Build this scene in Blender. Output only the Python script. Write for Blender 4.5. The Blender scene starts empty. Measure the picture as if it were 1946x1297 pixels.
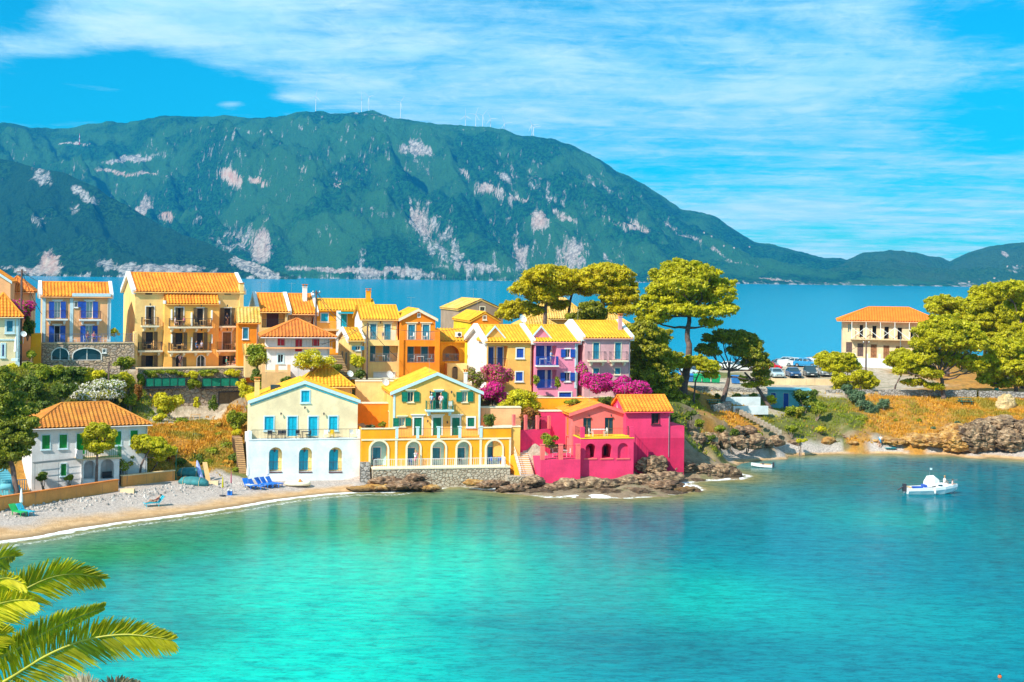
import bpy, math, random
import numpy as np
from mathutils import Vector, Matrix, geometry
from mathutils.bvhtree import BVHTree
R = math.radians
rnd = random.Random(11)
nrg = np.random.RandomState(5)
S = bpy.context.scene
COL = S.collection
# ------------------------------------------------------------------ camera
F, CU, HZ, ROLL, CAMZ = 2700.0, 973.0, 527.0, 0.0125, 22.0
cam = bpy.data.cameras.new('camera'); camo = bpy.data.objects.new('camera', cam); COL.objects.link(camo)
c_, s_ = math.cos(ROLL), math.sin(ROLL)
camo.matrix_world = Matrix(((c_, -s_, 0, 0), (0, 0, -1, 0), (s_, c_, 0, CAMZ), (0, 0, 0, 1)))
cam.sensor_width = 36; cam.lens = 36*F/1946; cam.shift_y = (HZ-648.5)/1946
cam.clip_start = .5; cam.clip_end = 60000
S.camera = camo
S.view_settings.view_transform = 'Standard'; S.view_settings.look = 'None'
S.view_settings.gamma = 1; S.view_settings.exposure = 0.47
# ------------------------------------------------------------------ sun and sky
SUN_AZ, SUN_EL = 45.0, 42.0      # sun stands to the left, a little behind the camera
sd = Vector((-math.cos(R(SUN_AZ))*math.cos(R(SUN_EL)), -math.sin(R(SUN_AZ))*math.cos(R(SUN_EL)), math.sin(R(SUN_EL))))
sun = bpy.data.lights.new('sun', 'SUN'); suno = bpy.data.objects.new('sun', sun); COL.objects.link(suno)
sun.energy = 5.0; sun.angle = R(.53); sun.color = (1, .93, .80)
suno.rotation_euler = sd.to_track_quat('Z', 'Y').to_euler()
W = bpy.data.worlds.new('World'); S.world = W; W.use_nodes = True
class NT:
    """small helper round a node tree"""
    def __init__(s, t): s.t = t; t.nodes.clear()
    def n(s, typ, **kw):
        nd = s.t.nodes.new(typ); ins = kw.pop('i', {})
        for k, v in kw.items(): setattr(nd, k, v)
        for k, v in ins.items(): s.set(nd.inputs[k], v)
        return nd
    def set(s, sock, v):
        if hasattr(v, 'is_output') or isinstance(v, bpy.types.NodeSocket): s.t.links.new(v, sock)
        elif isinstance(v, bpy.types.Node): s.t.links.new(v.outputs[0], sock)
        else: sock.default_value = v
    def math(s, op, a, b=0, c=0, clamp=False):
        nd = s.n('ShaderNodeMath', operation=op, use_clamp=clamp)
        s.set(nd.inputs[0], a); s.set(nd.inputs[1], b); s.set(nd.inputs[2], c); return nd.outputs[0]
    def mix(s, f, a, b, mode='MIX'):
        nd = s.n('ShaderNodeMix', data_type='RGBA', blend_type=mode)
        s.set(nd.inputs[0], f); s.set(nd.inputs[6], a); s.set(nd.inputs[7], b); return nd.outputs[2]
    def ramp(s, f, stops):
        nd = s.n('ShaderNodeValToRGB'); s.set(nd.inputs[0], f)
        e = nd.color_ramp.elements
        while len(e) < len(stops): e.new(.5)
        for k, (p, c) in enumerate(stops):
            e[k].position = p; e[k].color = c if len(c) == 4 else (*c, 1)
        return nd.outputs[0]
    def rng(s, f, a, b, c=0., d=1.):
        nd = s.n('ShaderNodeMapRange', interpolation_type='SMOOTHSTEP'); s.set(nd.inputs[0], f)
        for k, v in enumerate((a, b, c, d)): s.set(nd.inputs[k+1], v)
        return nd.outputs[0]
    def noise(s, vec, scale, detail=4, rough=.55, dist=0.):
        nd = s.n('ShaderNodeTexNoise'); s.set(nd.inputs['Vector'], vec)
        nd.inputs['Scale'].default_value = scale; nd.inputs['Detail'].default_value = detail
        nd.inputs['Roughness'].default_value = rough; nd.inputs['Distortion'].default_value = dist
        return nd.outputs[0]
    def mapping(s, vec, scale=(1, 1, 1), loc=(0, 0, 0), rot=(0, 0, 0)):
        nd = s.n('ShaderNodeMapping'); s.set(nd.inputs[0], vec)
        nd.inputs['Scale'].default_value = scale; nd.inputs['Location'].default_value = loc; nd.inputs['Rotation'].default_value = rot
        return nd.outputs[0]
w = NT(W.node_tree)
sky = w.n('ShaderNodeTexSky', sky_type='NISHITA', sun_disc=False, sun_elevation=R(SUN_EL), sun_rotation=math.atan2(sd.x, sd.y),
          air_density=1.0, dust_density=.3, ozone_density=2.5)
tc = w.n('ShaderNodeTexCoord'); sep = w.n('ShaderNodeSeparateXYZ', i={0: tc.outputs['Generated']})
SX, SY, SZ = sep.outputs
# cloud sheet at constant height over a flat world, seen as direction / elevation
zz = w.math('ADD', w.math('MAXIMUM', SZ, 0.0), .055)
cx = w.math('DIVIDE', SX, zz); cy = w.math('DIVIDE', SY, zz)
pv = w.n('ShaderNodeCombineXYZ', i={0: cx, 1: cy, 2: 0.}).outputs[0]
n1 = w.noise(w.mapping(pv, (1.1, .7, 1), (3.1, .4, 0), (0, 0, R(12))), 1.0, 10, .64, .45)
n2 = w.noise(w.mapping(pv, (.5, 1.1, 1), (1., 7., 0), (0, 0, R(-14))), 2.2, 9, .68, .5)
az = w.math('DIVIDE', SX, w.math('MAXIMUM', SY, .05)); el = w.math('DIVIDE', SZ, w.math('MAXIMUM', SY, .05))
def bump(u, v, ru, rv, amp, tilt=0.):
    """a broad clearing or bank of cloud round one direction of the sky"""
    a0, e0 = (u-CU)/F, (HZ-v)/F
    dx = w.math('SUBTRACT', az, a0); dy = w.math('SUBTRACT', el, e0)
    dy = w.math('ADD', dy, w.math('MULTIPLY', dx, tilt))
    q = w.math('ADD', w.math('POWER', w.math('ABSOLUTE', w.math('DIVIDE', dx, ru/F)), 2.), w.math('POWER', w.math('ABSOLUTE', w.math('DIVIDE', dy, rv/F)), 2.))
    return w.math('MULTIPLY', w.math('POWER', 2.718, w.math('MULTIPLY', q, -1.)), amp)
n3 = w.noise(w.mapping(pv, (1.3, .8, 1), (5., 2., 0), (0, 0, R(25))), 5.5, 7, .7, .8)
d = w.math('ADD', w.math('MULTIPLY', n1, .62), w.math('MULTIPLY', n2, .52))
d = w.math('ADD', d, w.math('MULTIPLY', w.math('SUBTRACT', n3, .5), .26))
for b in ((330, 175, 250, 62, -.42, .12), (60, 195, 160, 50, -.30, 0), (20, 20, 90, 60, -.16, 0), (1910, 200, 130, 90, -.20, 0), (1290, 330, 200, 30, -.10, 0),
          (1880, 20, 160, 50, -.10, 0), (250, 55, 300, 45, .13, -.1), (900, 120, 420, 90, .15, 0), (1500, 395, 420, 40, .12, 0), (1500, 150, 250, 60, .06, 0), (70, 105, 90, 18, .22, 0),
          (180, 178, 110, 12, .30, .1), (430, 205, 30, 9, .40, 0), (560, 190, 60, 10, .25, 0), (1480, 478, 260, 14, .2, 0)):
    d = w.math('ADD', d, bump(*b))
cl = w.rng(d, .40, .78)
cl = w.math('MULTIPLY', cl, .93)
skyc = w.mix(1.0, sky.outputs[0], (.02, 1.12, 1.42, 1), 'MULTIPLY')
cloudc = w.mix(w.rng(w.noise(pv, 3.0, 5), .3, .7), (5.0, 9.4, 10.8, 1), (8.0, 11.0, 11.8, 1))
mx = w.mix(cl, skyc, cloudc)
bg = w.n('ShaderNodeBackground', i={0: mx, 1: .080})
w.t.links.new(bg.outputs[0], w.n('ShaderNodeOutputWorld').inputs[0])

# ------------------------------------------------------------------ photo pixel -> place in the world
def hz(u): return HZ + ROLL*(u-CU)
def ray(u, v):
    a, b = (u-CU)/F, -(v-HZ)/F
    return Vector((a*c_-b*s_, 1.0, b*c_+a*s_))
def P(u, v, Y):
    r = ray(u, v); return Vector((r.x*Y, Y, CAMZ+r.z*Y))
def G(u, v, z=0.):
    r = ray(u, v); t = (z-CAMZ)/r.z; return Vector((r.x*t, t, z))
def project(x, y, z):
    a, b = x/y, (z-CAMZ)/y
    return CU+F*(a*c_+b*s_), HZ-F*(b*c_-a*s_)

# ------------------------------------------------------------------ materials
MATS = {}
def newmat(name):
    m = bpy.data.materials.new(name); m.use_nodes = True; t = NT(m.node_tree)
    b = t.n('ShaderNodeBsdfPrincipled'); o = t.n('ShaderNodeOutputMaterial'); t.t.links.new(b.outputs[0], o.inputs[0])
    return m, t, b
def obco(t): return t.n('ShaderNodeTexCoord').outputs['Object']
def sc(c, k): return tuple(min(1, x*k) for x in c[:3])+(1,)
def bumpn(t, b, h, s=.3, d=.02):
    bn = t.n('ShaderNodeBump', i={'Height': h, 'Strength': s, 'Distance': d}); t.t.links.new(bn.outputs[0], b.inputs['Normal'])
def paint(name, c, rough=.6, var=.12, scale=3., metal=0.):
    if name in MATS: return MATS[name]
    m, t, b = newmat(name); v = obco(t)
    n = t.noise(v, scale, 4)
    t.set(b.inputs['Base Color'], t.mix(t.rng(n, .3, .7), sc(c, 1-var), sc(c, 1+var)))
    b.inputs['Roughness'].default_value = rough; b.inputs['Metallic'].default_value = metal
    MATS[name] = m; return m
def plaster(name, c, stain=.35, stainc=(.35, .25, .16)):
    """limewashed wall: broad mottling, rain streaks, fine grain"""
    if name in MATS: return MATS[name]
    m, t, b = newmat(name); v = obco(t)
    n = t.noise(v, .55, 6, .6); n2 = t.noise(v, 5., 5, .65)
    base = t.mix(t.rng(n, .3, .72), sc(c, .80), sc(c, 1.1))
    base = t.mix(t.math('MULTIPLY', t.rng(n2, .45, .75), .34), base, sc(c, .66))
    st = t.noise(t.mapping(v, (3.2, 3.2, .28)), 1., 5, .6)
    base = t.mix(t.math('MULTIPLY', t.rng(st, .54, .78), stain), base, (*stainc, 1))
    t.set(b.inputs['Base Color'], base); b.inputs['Roughness'].default_value = .9
    bumpn(t, b, t.noise(v, 9., 5, .6), .35, .03)
    MATS[name] = m; return m
def tiles(name, c, c2, dark=.45):
    if name in MATS: return MATS[name]
    m, t, b = newmat(name); v = obco(t)
    n = t.noise(v, .8, 5, .6); n2 = t.noise(v, 6.5, 4, .7)
    base = t.mix(t.rng(n, .35, .68), (*c, 1), (*c2, 1))
    base = t.mix(t.math('MULTIPLY', t.rng(n2, .5, .72), dark), base, sc(c, .38))
    base = t.mix(t.math('MULTIPLY', t.rng(t.noise(v, 13., 2), .6, .75), .35), base, (.95, .7, .4, 1))
    t.set(b.inputs['Base Color'], base); b.inputs['Roughness'].default_value = .85
    MATS[name] = m; return m
def stonewall(name, c, c2, mortar, scale=2.6):
    if name in MATS: return MATS[name]
    m, t, b = newmat(name); v = obco(t)
    vv = t.mapping(v, (1, 1, 1.35))
    wv = t.n('ShaderNodeMix', data_type='RGBA'); 
    vo = t.n('ShaderNodeTexVoronoi', feature='DISTANCE_TO_EDGE', i={'Vector': vv, 'Scale': scale})
    vc = t.n('ShaderNodeTexVoronoi', feature='F1', i={'Vector': vv, 'Scale': scale})
    rr = t.n('ShaderNodeSeparateColor', i={0: vc.outputs['Color']})
    base = t.mix(rr.outputs[0], (*c, 1), (*c2, 1))
    base = t.mix(t.math('MULTIPLY', t.rng(t.noise(v, 9., 4), .4, .7), .4), base, sc(c, .45))
    base = t.mix(t.rng(vo.outputs['Distance'], .02, .09), (*mortar, 1), base)
    t.set(b.inputs['Base Color'], base); b.inputs['Roughness'].default_value = .95
    bumpn(t, b, t.rng(vo.outputs['Distance'], 0., .18), .7, .08)
    MATS[name] = m; return m
def rock(name, c, c2, c3, scale=.8):
    if name in MATS: return MATS[name]
    m, t, b = newmat(name); v = obco(t)
    n = t.noise(v, scale, 8, .65, .6); n2 = t.noise(t.mapping(v, (1, 1, 2.6), (0, 0, 0), (0, R(22), 0)), scale*2.4, 6, .7)
    base = t.ramp(n2, [(.3, c), (.5, c2), (.68, c3)])
    base = t.mix(t.rng(n, .35, .65), base, sc(c, .8))
    wz = t.n('ShaderNodeSeparateXYZ', i={0: t.n('ShaderNodeNewGeometry').outputs['Position']}).outputs[2]
    wet = t.rng(t.math('ADD', wz, t.math('MULTIPLY', t.math('SUBTRACT', n, .5), .6)), .62, .25)
    base = t.mix(t.math('MULTIPLY', wet, .75), base, (.055, .035, .018, 1))
    t.set(b.inputs['Base Color'], base); b.inputs['Roughness'].default_value = .9
    bumpn(t, b, t.math('ADD', n2, t.noise(v, 4., 8, .7)), .9, .18)
    MATS[name] = m; return m
def leafmat(name, c, c2, trans=.35, scale=.9, c3=None):
    if name in MATS: return MATS[name]
    m, t, b = newmat(name)
    g = t.n('ShaderNodeNewGeometry'); v = obco(t)
    base = t.mix(g.outputs['Random Per Island'], (*c, 1), (*c2, 1))
    base = t.mix(t.math('MULTIPLY', t.rng(t.noise(v, scale, 3), .35, .65), .55), base, sc(c, .62))
    if c3: base = t.mix(t.math('MULTIPLY', t.rng(t.noise(v, .22, 4, .6), .46, .60), .85), base, (*c3, 1))
    t.set(b.inputs['Base Color'], base); b.inputs['Roughness'].default_value = .55
    tr = t.n('ShaderNodeBsdfTranslucent'); t.set(tr.inputs[0], base)
    ms = t.n('ShaderNodeMixShader', i={0: trans, 1: b.outputs[0], 2: tr.outputs[0]})
    o = [n for n in t.t.nodes if n.type == 'OUTPUT_MATERIAL'][0]; t.t.links.new(ms.outputs[0], o.inputs[0])
    MATS[name] = m; return m
def glass(name='window glass', c=(.02, .05, .07)):
    if name in MATS: return MATS[name]
    m, t, b = newmat(name); b.inputs['Base Color'].default_value = (*c, 1)
    b.inputs['Roughness'].default_value = .08; b.inputs['Specular IOR Level'].default_value = .9
    MATS[name] = m; return m

# ------------------------------------------------------------------ mesh helpers
class MB:
    def __init__(s): s.v = []; s.f = []; s.m = []; s.mi = 0
    def add(s, vs, fs):
        n = len(s.v); s.v += [tuple(p) for p in vs]; s.f += [tuple(i+n for i in f) for f in fs]; s.m += [s.mi]*len(fs); return s
    def hexa(s, a):
        return s.add(a, [(0, 3, 2, 1), (4, 5, 6, 7), (0, 1, 5, 4), (1, 2, 6, 5), (2, 3, 7, 6), (3, 0, 4, 7)])
    def box(s, x0, y0, z0, x1, y1, z1):
        return s.hexa([(x0, y0, z0), (x1, y0, z0), (x1, y1, z0), (x0, y1, z0), (x0, y0, z1), (x1, y0, z1), (x1, y1, z1), (x0, y1, z1)])
    def ring(s, c, ax, r, n, ph=0., ry=None):
        ax = Vector(ax).normalized(); t = Vector((0, 0, 1)) if abs(ax.z) < .9 else Vector((1, 0, 0))
        a = ax.cross(t).normalized(); b = a.cross(ax).normalized(); ry = r if ry is None else ry
        return [Vector(c)+a*math.cos(ph+2*math.pi*k/n)*r+b*math.sin(ph+2*math.pi*k/n)*ry for k in range(n)]
    def tube(s, pts, rs, n=6, caps=True):
        pts = [Vector(p) for p in pts]
        if not hasattr(rs, '__len__'): rs = [rs]*len(pts)
        vs = []
        for k, p in enumerate(pts):
            d = pts[min(k+1, len(pts)-1)]-pts[max(k-1, 0)]
            vs += s.ring(p, d if d.length > 1e-6 else (0, 0, 1), rs[k], n, math.pi/4 if n == 4 else 0)
        fs = [(k*n+j, k*n+(j+1) % n, (k+1)*n+(j+1) % n, (k+1)*n+j) for k in range(len(pts)-1) for j in range(n)]
        if caps: fs += [tuple(range(n-1, -1, -1)), tuple((len(pts)-1)*n+j for j in range(n))]
        return s.add(vs, fs)
    def bar(s, p, q, r=.02, n=4): return s.tube([p, q], r, n)
    def lathe(s, c, prof, n=10):
        """prof: (radius, z) rings round a vertical axis"""
        c = Vector(c); vs = [c+Vector((r*math.cos(2*math.pi*k/n), r*math.sin(2*math.pi*k/n), z)) for r, z in prof for k in range(n)]
        fs = [(k*n+j, k*n+(j+1) % n, (k+1)*n+(j+1) % n, (k+1)*n+j) for k in range(len(prof)-1) for j in range(n)]
        fs += [tuple(range(n-1, -1, -1)), tuple((len(prof)-1)*n+j for j in range(n))]
        return s.add(vs, fs)
    def ball(s, c, rx, ry=None, rz=None, n=8, m=5):
        ry = ry or rx; rz = rz or rx
        prof = [(math.sin(math.pi*(k+.02)/(m+.04)), -math.cos(math.pi*(k+.02)/(m+.04))) for k in range(m+1)]
        vs = [(c[0]+r*rx*math.cos(2*math.pi*k/n), c[1]+r*ry*math.sin(2*math.pi*k/n), c[2]+z*rz) for r, z in prof for k in range(n)]
        fs = [(k*n+j, k*n+(j+1) % n, (k+1)*n+(j+1) % n, (k+1)*n+j) for k in range(m) for j in range(n)]
        return s.add(vs, fs)
    def build(s, name, mats, parent=None, smooth=False):
        me = bpy.data.meshes.new(name); me.from_pydata(s.v, [], s.f)
        for m in (mats if isinstance(mats, (list, tuple)) else [mats]): me.materials.append(m)
        if any(s.m): me.polygons.foreach_set('material_index', s.m)
        if smooth: me.polygons.foreach_set('use_smooth', [True]*len(s.f))
        me.update(); o = bpy.data.objects.new(name, me); COL.objects.link(o)
        if parent: o.parent = parent
        return o
def npmesh(name, V, Fc, mats, parent=None, smooth=False, attrs=None):
    """mesh from numpy arrays; faces all of one size"""
    me = bpy.data.meshes.new(name); nf, k = Fc.shape
    me.vertices.add(len(V)); me.vertices.foreach_set('co', V.astype(np.float32).ravel())
    me.loops.add(nf*k); me.loops.foreach_set('vertex_index', Fc.astype(np.int32).ravel())
    me.polygons.add(nf); me.polygons.foreach_set('loop_start', np.arange(0, nf*k, k, dtype=np.int32)); me.polygons.foreach_set('loop_total', np.full(nf, k, np.int32))
    if smooth: me.polygons.foreach_set('use_smooth', np.ones(nf, bool))
    for m in (mats if isinstance(mats, (list, tuple)) else [mats]): me.materials.append(m)
    me.update(calc_edges=True); me.validate()
    for nme, arr in (attrs or {}).items():
        if arr.ndim == 2:
            a = me.attributes.new(nme, 'FLOAT_COLOR', 'POINT'); a.data.foreach_set('color', arr.astype(np.float32).ravel())
        else:
            a = me.attributes.new(nme, 'FLOAT', 'POINT'); a.data.foreach_set('value', arr.astype(np.float32).ravel())
    o = bpy.data.objects.new(name, me); COL.objects.link(o)
    if parent: o.parent = parent
    return o
def tag(o, label, cat, group=None, kind=None):
    if label: o['label'] = label
    if cat: o['category'] = cat
    if group: o['group'] = group
    if kind: o['kind'] = kind
    return o
def thing(name, label, cat, loc=(0, 0, 0), rz=0., group=None):
    o = bpy.data.objects.new(name, None); COL.objects.link(o); o.location = loc; o.rotation_euler = (0, 0, rz)
    o.empty_display_size = .3
    return tag(o, label, cat, group)
def struct(o): o['kind'] = 'structure'; return o
def copy_tree(o, loc=None, rz=None, label=None, parent=None):
    c = o.copy(); COL.objects.link(c); c.parent = parent
    if loc is not None: c.location = loc
    if rz is not None: c.rotation_euler = (0, 0, rz)
    if label: c['label'] = label
    for ch in list(o.children): copy_tree(ch, parent=c)
    return c
# vectorised gradient noise
_perm = nrg.permutation(256); _perm = np.concatenate([_perm, _perm, _perm]); _g2 = nrg.randn(256, 2); _g2 /= np.linalg.norm(_g2, axis=1)[:, None]
def perlin(x, y):
    xi = np.floor(x).astype(int); yi = np.floor(y).astype(int); xf = x-xi; yf = y-yi
    u = xf*xf*xf*(xf*(xf*6-15)+10); v = yf*yf*yf*(yf*(yf*6-15)+10)
    def g(i, j):
        h = _perm[(_perm[(xi+i) & 255]+yi+j) & 255]; return _g2[h, 0]*(xf-i)+_g2[h, 1]*(yf-j)
    return (g(0, 0)*(1-u)+g(1, 0)*u)*(1-v)+(g(0, 1)*(1-u)+g(1, 1)*u)*v
def fbm(x, y, o=5, g=.5, ridge=False):
    t = 0; a = 1.; f = 1.
    for k in range(o):
        n = perlin(x*f+k*17.3, y*f+k*9.1)
        t = t+a*((1-np.abs(n)*2.4) if ridge else n); a *= g; f *= 2.03
    return t
def grid_faces(nx, ny):
    i = np.arange(nx-1)[None, :]+np.arange(ny-1)[:, None]*nx
    return np.stack([i, i+1, i+1+nx, i+nx], -1).reshape(-1, 4)
# ================================================================== land and water
CP = []      # control points of the land: x, y, z, kind of ground
def cp(u, v, Y=None, z=None, k=1):
    p = P(u, v, Y) if Y is not None else G(u, v, z); CP.append((p.x, p.y, p.z, k)); return p
def cw(x, y, z, k=1): CP.append((x, y, z, k))
# kinds: 0 beach, 1 dry grass, 2 green scrub, 3 road and paving, 4 rock
SHORE = [(-260, 1120), (-120, 1062), (0, 1029), (60, 1022), (140, 1006), (220, 994), (300, 984), (380, 973), (450, 963), (520, 950), (580, 943), (640, 937), (690, 934),
         (740, 935), (800, 933), (850, 925), (890, 924), (930, 930), (970, 938), (1030, 943), (1110, 946), (1200, 946), (1280, 940), (1335, 931), (1300, 917), (1330, 913), (1405, 912), (1412, 905),
         (1380, 896), (1330, 888), (1320, 878), (1400, 871), (1500, 866), (1600, 863), (1700, 863), (1800, 865), (1880, 870), (1960, 876), (2080, 884), (2300, 900)]
SH = [G(u, v, 0) for u, v in SHORE]
LAND = [(p.x, p.y) for p in SH]+[(170, 260), (170, 330), (110, 330), (75, 322), (58, 300), (48, 275), (40, 250), (20, 240), (-20, 240), (-70, 235), (-130, 230), (-130, 90)]
for k_, p in enumerate(SH):
    kd = 4 if 13 <= k_ <= 29 else 0
    CP.append((p.x, p.y, 0, kd))
    if p.y < 163 or p.x > 30: cw(p.x, p.y-5, -.9, kd); cw(p.x, p.y-16, -3, kd)
for x, y in LAND[len(SH):]: cw(x, y, 0 if y < 250 else 2., 4)
for x, y in ((170, 380), (40, 400), (-140, 300), (0, 290), (-60, 290), (30, 268), (60, 340), (-200, 90), (-200, 300), (240, 380), (240, 90), (-200, 40), (240, 40), (0, 60), (0, 100), (-30, 90)): cw(x, y, -6, 0)
for a in ((0, 962, .9), (110, 950, .9), (225, 938, .9), (333, 920, 1.), (390, 914, 1.), (460, 913, .9), (560, 921, .6), (690, 921, .6)): cp(a[0], a[1], z=a[2], k=0)
for a in ((0, 940, 136), (110, 925, 141), (225, 915, 143), (335, 906, 146)): cp(a[0], a[1], Y=a[2], k=1)
for a in ((0, 790, 150, 2), (100, 775, 154, 2), (200, 775, 157, 2), (255, 798, 158, 2), (-60, 700, 150, 2), (20, 702, 156, 2), (150, 702, 159, 2), (240, 708, 163.5, 2), (-60, 900, 138, 2),
          (285, 804, 157, 3), (330, 800, 160, 3), (400, 793, 163.5, 3), (445, 789, 166.5, 3), (462, 790, 166, 3), (290, 812, 155, 1), (380, 808, 158, 1), (440, 806, 160, 1),
          (300, 820, 153, 1), (380, 830, 154, 1), (445, 828, 155, 1), (300, 870, 148.5, 1), (420, 880, 150, 1), (460, 900, 148.5, 2), (350, 898, 148.5, 2), (360, 850, 151, 1),
          (480, 735, 162, 4), (540, 735, 162, 4), (600, 745, 158, 2), (660, 735, 164, 2), (700, 742, 163, 2), (720, 815, 154, 3), (860, 742, 166, 3), (950, 765, 160, 2), (1000, 782, 158, 2),
          (1010, 835, 154, 3), (1240, 782, 163, 2), (1290, 772, 172, 2), (1300, 757, 183, 2), (1330, 803, 170, 1), (1400, 772, 188, 1), (1345, 862, 166, 4), (1350, 845, 167, 2), (1330, 820, 168, 2), (1375, 800, 173, 1), (1300, 800, 168, 2),
          (1310, 830, 166, 2), (1450, 836, 176, 4), (1500, 803, 184, 2), (1600, 795, 188, 2), (1600, 824, 183, 2), (1480, 781, 195, 2), (1540, 765, 197, 2), (1700, 762, 198, 1), (1800, 762, 199, 1), (1900, 763, 199, 1), (1960, 765, 199, 1),
          (1700, 822, 186, 1), (1800, 822, 187, 1), (1900, 815, 188, 1), (1350, 764, 187, 1), (1440, 770, 190, 3), (1700, 790, 192, 1), (1850, 795, 192, 1), (1400, 815, 177, 1), (2100, 760, 200, 1), (2100, 830, 186, 1),
          (1290, 737, 204, 3), (1450, 739, 205, 3), (1580, 742, 205, 3), (1700, 744, 206, 3), (1800, 745, 207, 1), (1960, 745, 207, 1), (1290, 726, 215, 3), (1460, 732, 216, 3), (1620, 732, 216, 3), (1700, 730, 218, 3), (1850, 722, 222, 1), (1960, 715, 228, 1),
          (1300, 712, 222, 3), (1480, 719, 219, 3), (1620, 716, 220, 3), (1320, 702, 236, 3), (1450, 693, 258, 3), (1560, 693, 240, 3), (1640, 695, 238, 3), (1740, 700, 236, 1), (1600, 692, 246, 3), (1750, 690, 246, 1), (1946, 700, 240, 1), (1946, 680, 262, 1), (1700, 672, 270, 1), (2100, 700, 240, 1)):
    cp(a[0], a[1], Y=a[2], k=a[3])
for a in ((1440, 858, .9), (1500, 852, .9), (1600, 842, 1.1), (1700, 848, .9), (1850, 860, .6), (1380, 866, .7)): cp(a[0], a[1], z=a[2], k=0)
for a in ((-64, 200, 10, 2), (-35, 205, 10, 2), (-5, 205, 11, 2), (20, 205, 10, 2), (-60, 224, 5, 2), (0, 226, 5, 2), (30, 225, 7, 2), (-120, 170, 12, 2), (-120, 130, 8, 2), (-20, 185, 10, 2), (5, 188, 10.5, 2), (20, 190, 9, 2),
          (-41, 180, 10.7, 3), (-28, 186, 10.7, 3), (-30, 174, 11, 3), (-18, 172, 10, 3), (-8, 176, 9.6, 3), (2, 174, 9, 3), (12, 176, 8.6, 2), (-8, 164.5, 9.1, 3), (3, 163, 8.2, 3), (12, 166, 8.1, 3)): cw(*a)
# flat ground under the front row of houses, with the bank rising behind them
for a in ((-26, 149, .5, 0), (-16, 149, .5, 0), (-26, 156, 1.2, 4), (-16, 158, 1.4, 4), (-27.5, 158.5, 6.0, 2), (-16, 161, 7.2, 2), (-10, 150.5, 1.2, 4), (0, 152, 1.4, 4), (-13, 158.5, 1.6, 4), (-1, 160, 3.0, 4), (-12.5, 161.5, 7.5, 2), (0, 162.6, 7.4, 2),
          (3, 151.5, .6, 4), (7, 152, .8, 4), (13, 153.5, 1., 4), (5, 158, 3.4, 4), (13, 161, 3.6, 4), (18, 157.5, 1.4, 4), (3.5, 156, 3., 4), (-2, 158, 3., 4), (1.5, 161, 6.8, 2), (7, 164, 7.5, 2), (18.5, 161.5, 4., 4),
          (28, 181, 3.2, 1), (35, 186, 3.0, 2), (42, 188, 2.9, 2), (50, 186.5, 2.4, 1), (56, 186, 2.5, 1), (64, 187, 2.6, 1), (70, 187, 3.2, 1), (44, 182.6, 1.5, 1), (52, 182.6, 1.5, 1), (60, 183.6, 1.7, 1), (68, 184, 2.2, 1)): cw(*a)
cdt = None
for t_ in (-.5, 3, 6, 9, 12.6, 13.4):
    x_, y_ = -43.4+.91*t_, 165+.41*t_
    cw(x_+.25, y_-.5, 5.0+.03*t_, 3 if t_ > 2 else 2); cw(x_-.65, y_+1.5, 10.5, 3)
cw(-45.2, 163.2, 6.5, 2); cw(-46.5, 165.8, 10.6, 2)
def build_ground():
    global cdt
    co = [Vector((x, y)) for x, y, z, k in CP]
    # the shoreline is kept as an edge chain
    idx = [k for k in range(len(CP)) if CP[k][2] == 0 and any((CP[k][0]-q.x)**2+(CP[k][1]-q.y)**2 < 1e-9 for q in SH)]
    r = geometry.delaunay_2d_cdt(co, [(idx[k], idx[k+1]) for k in range(len(idx)-1)], [], 0, 1e-4, True)
    vs, fs, orig = r[0], r[2], r[3]
    Z = []
    for k, v in enumerate(vs):
        Z.append(sum(CP[o][2] for o in orig[k])/len(orig[k]) if orig[k] else 0)
    cdt = BVHTree.FromPolygons([Vector((v.x, v.y, z)) for v, z in zip(vs, Z)], [tuple(f) for f in fs])
def ground(x, y):
    h = cdt.ray_cast(Vector((x, y, 100)), Vector((0, 0, -1)))
    return h[0].z if h[0] else -6.
def Pg(u, v, Y=None):
    """the first point of the ground seen at that pixel"""
    r = ray(u, v); h = cdt.ray_cast(Vector((0, 0, CAMZ)), r.normalized()); return h[0]

def sdist(X, Y, pts):
    """distance to a polyline"""
    D = np.full(X.shape, 1e9)
    for (x0, y0), (x1, y1) in zip(pts[:-1], pts[1:]):
        dx, dy = x1-x0, y1-y0; t = np.clip(((X-x0)*dx+(Y-y0)*dy)/(dx*dx+dy*dy+1e-9), 0, 1)
        D = np.minimum(D, np.hypot(X-x0-t*dx, Y-y0-t*dy))
    return D
def inside(X, Y, poly):
    c = np.zeros(X.shape, bool)
    for (x0, y0), (x1, y1) in zip(poly, poly[1:]+poly[:1]):
        with np.errstate(divide='ignore', invalid='ignore'):
            c ^= ((y0 > Y) != (y1 > Y)) & (X < (x1-x0)*(Y-y0)/(y1-y0+1e-12)+x0)
    return c

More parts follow.
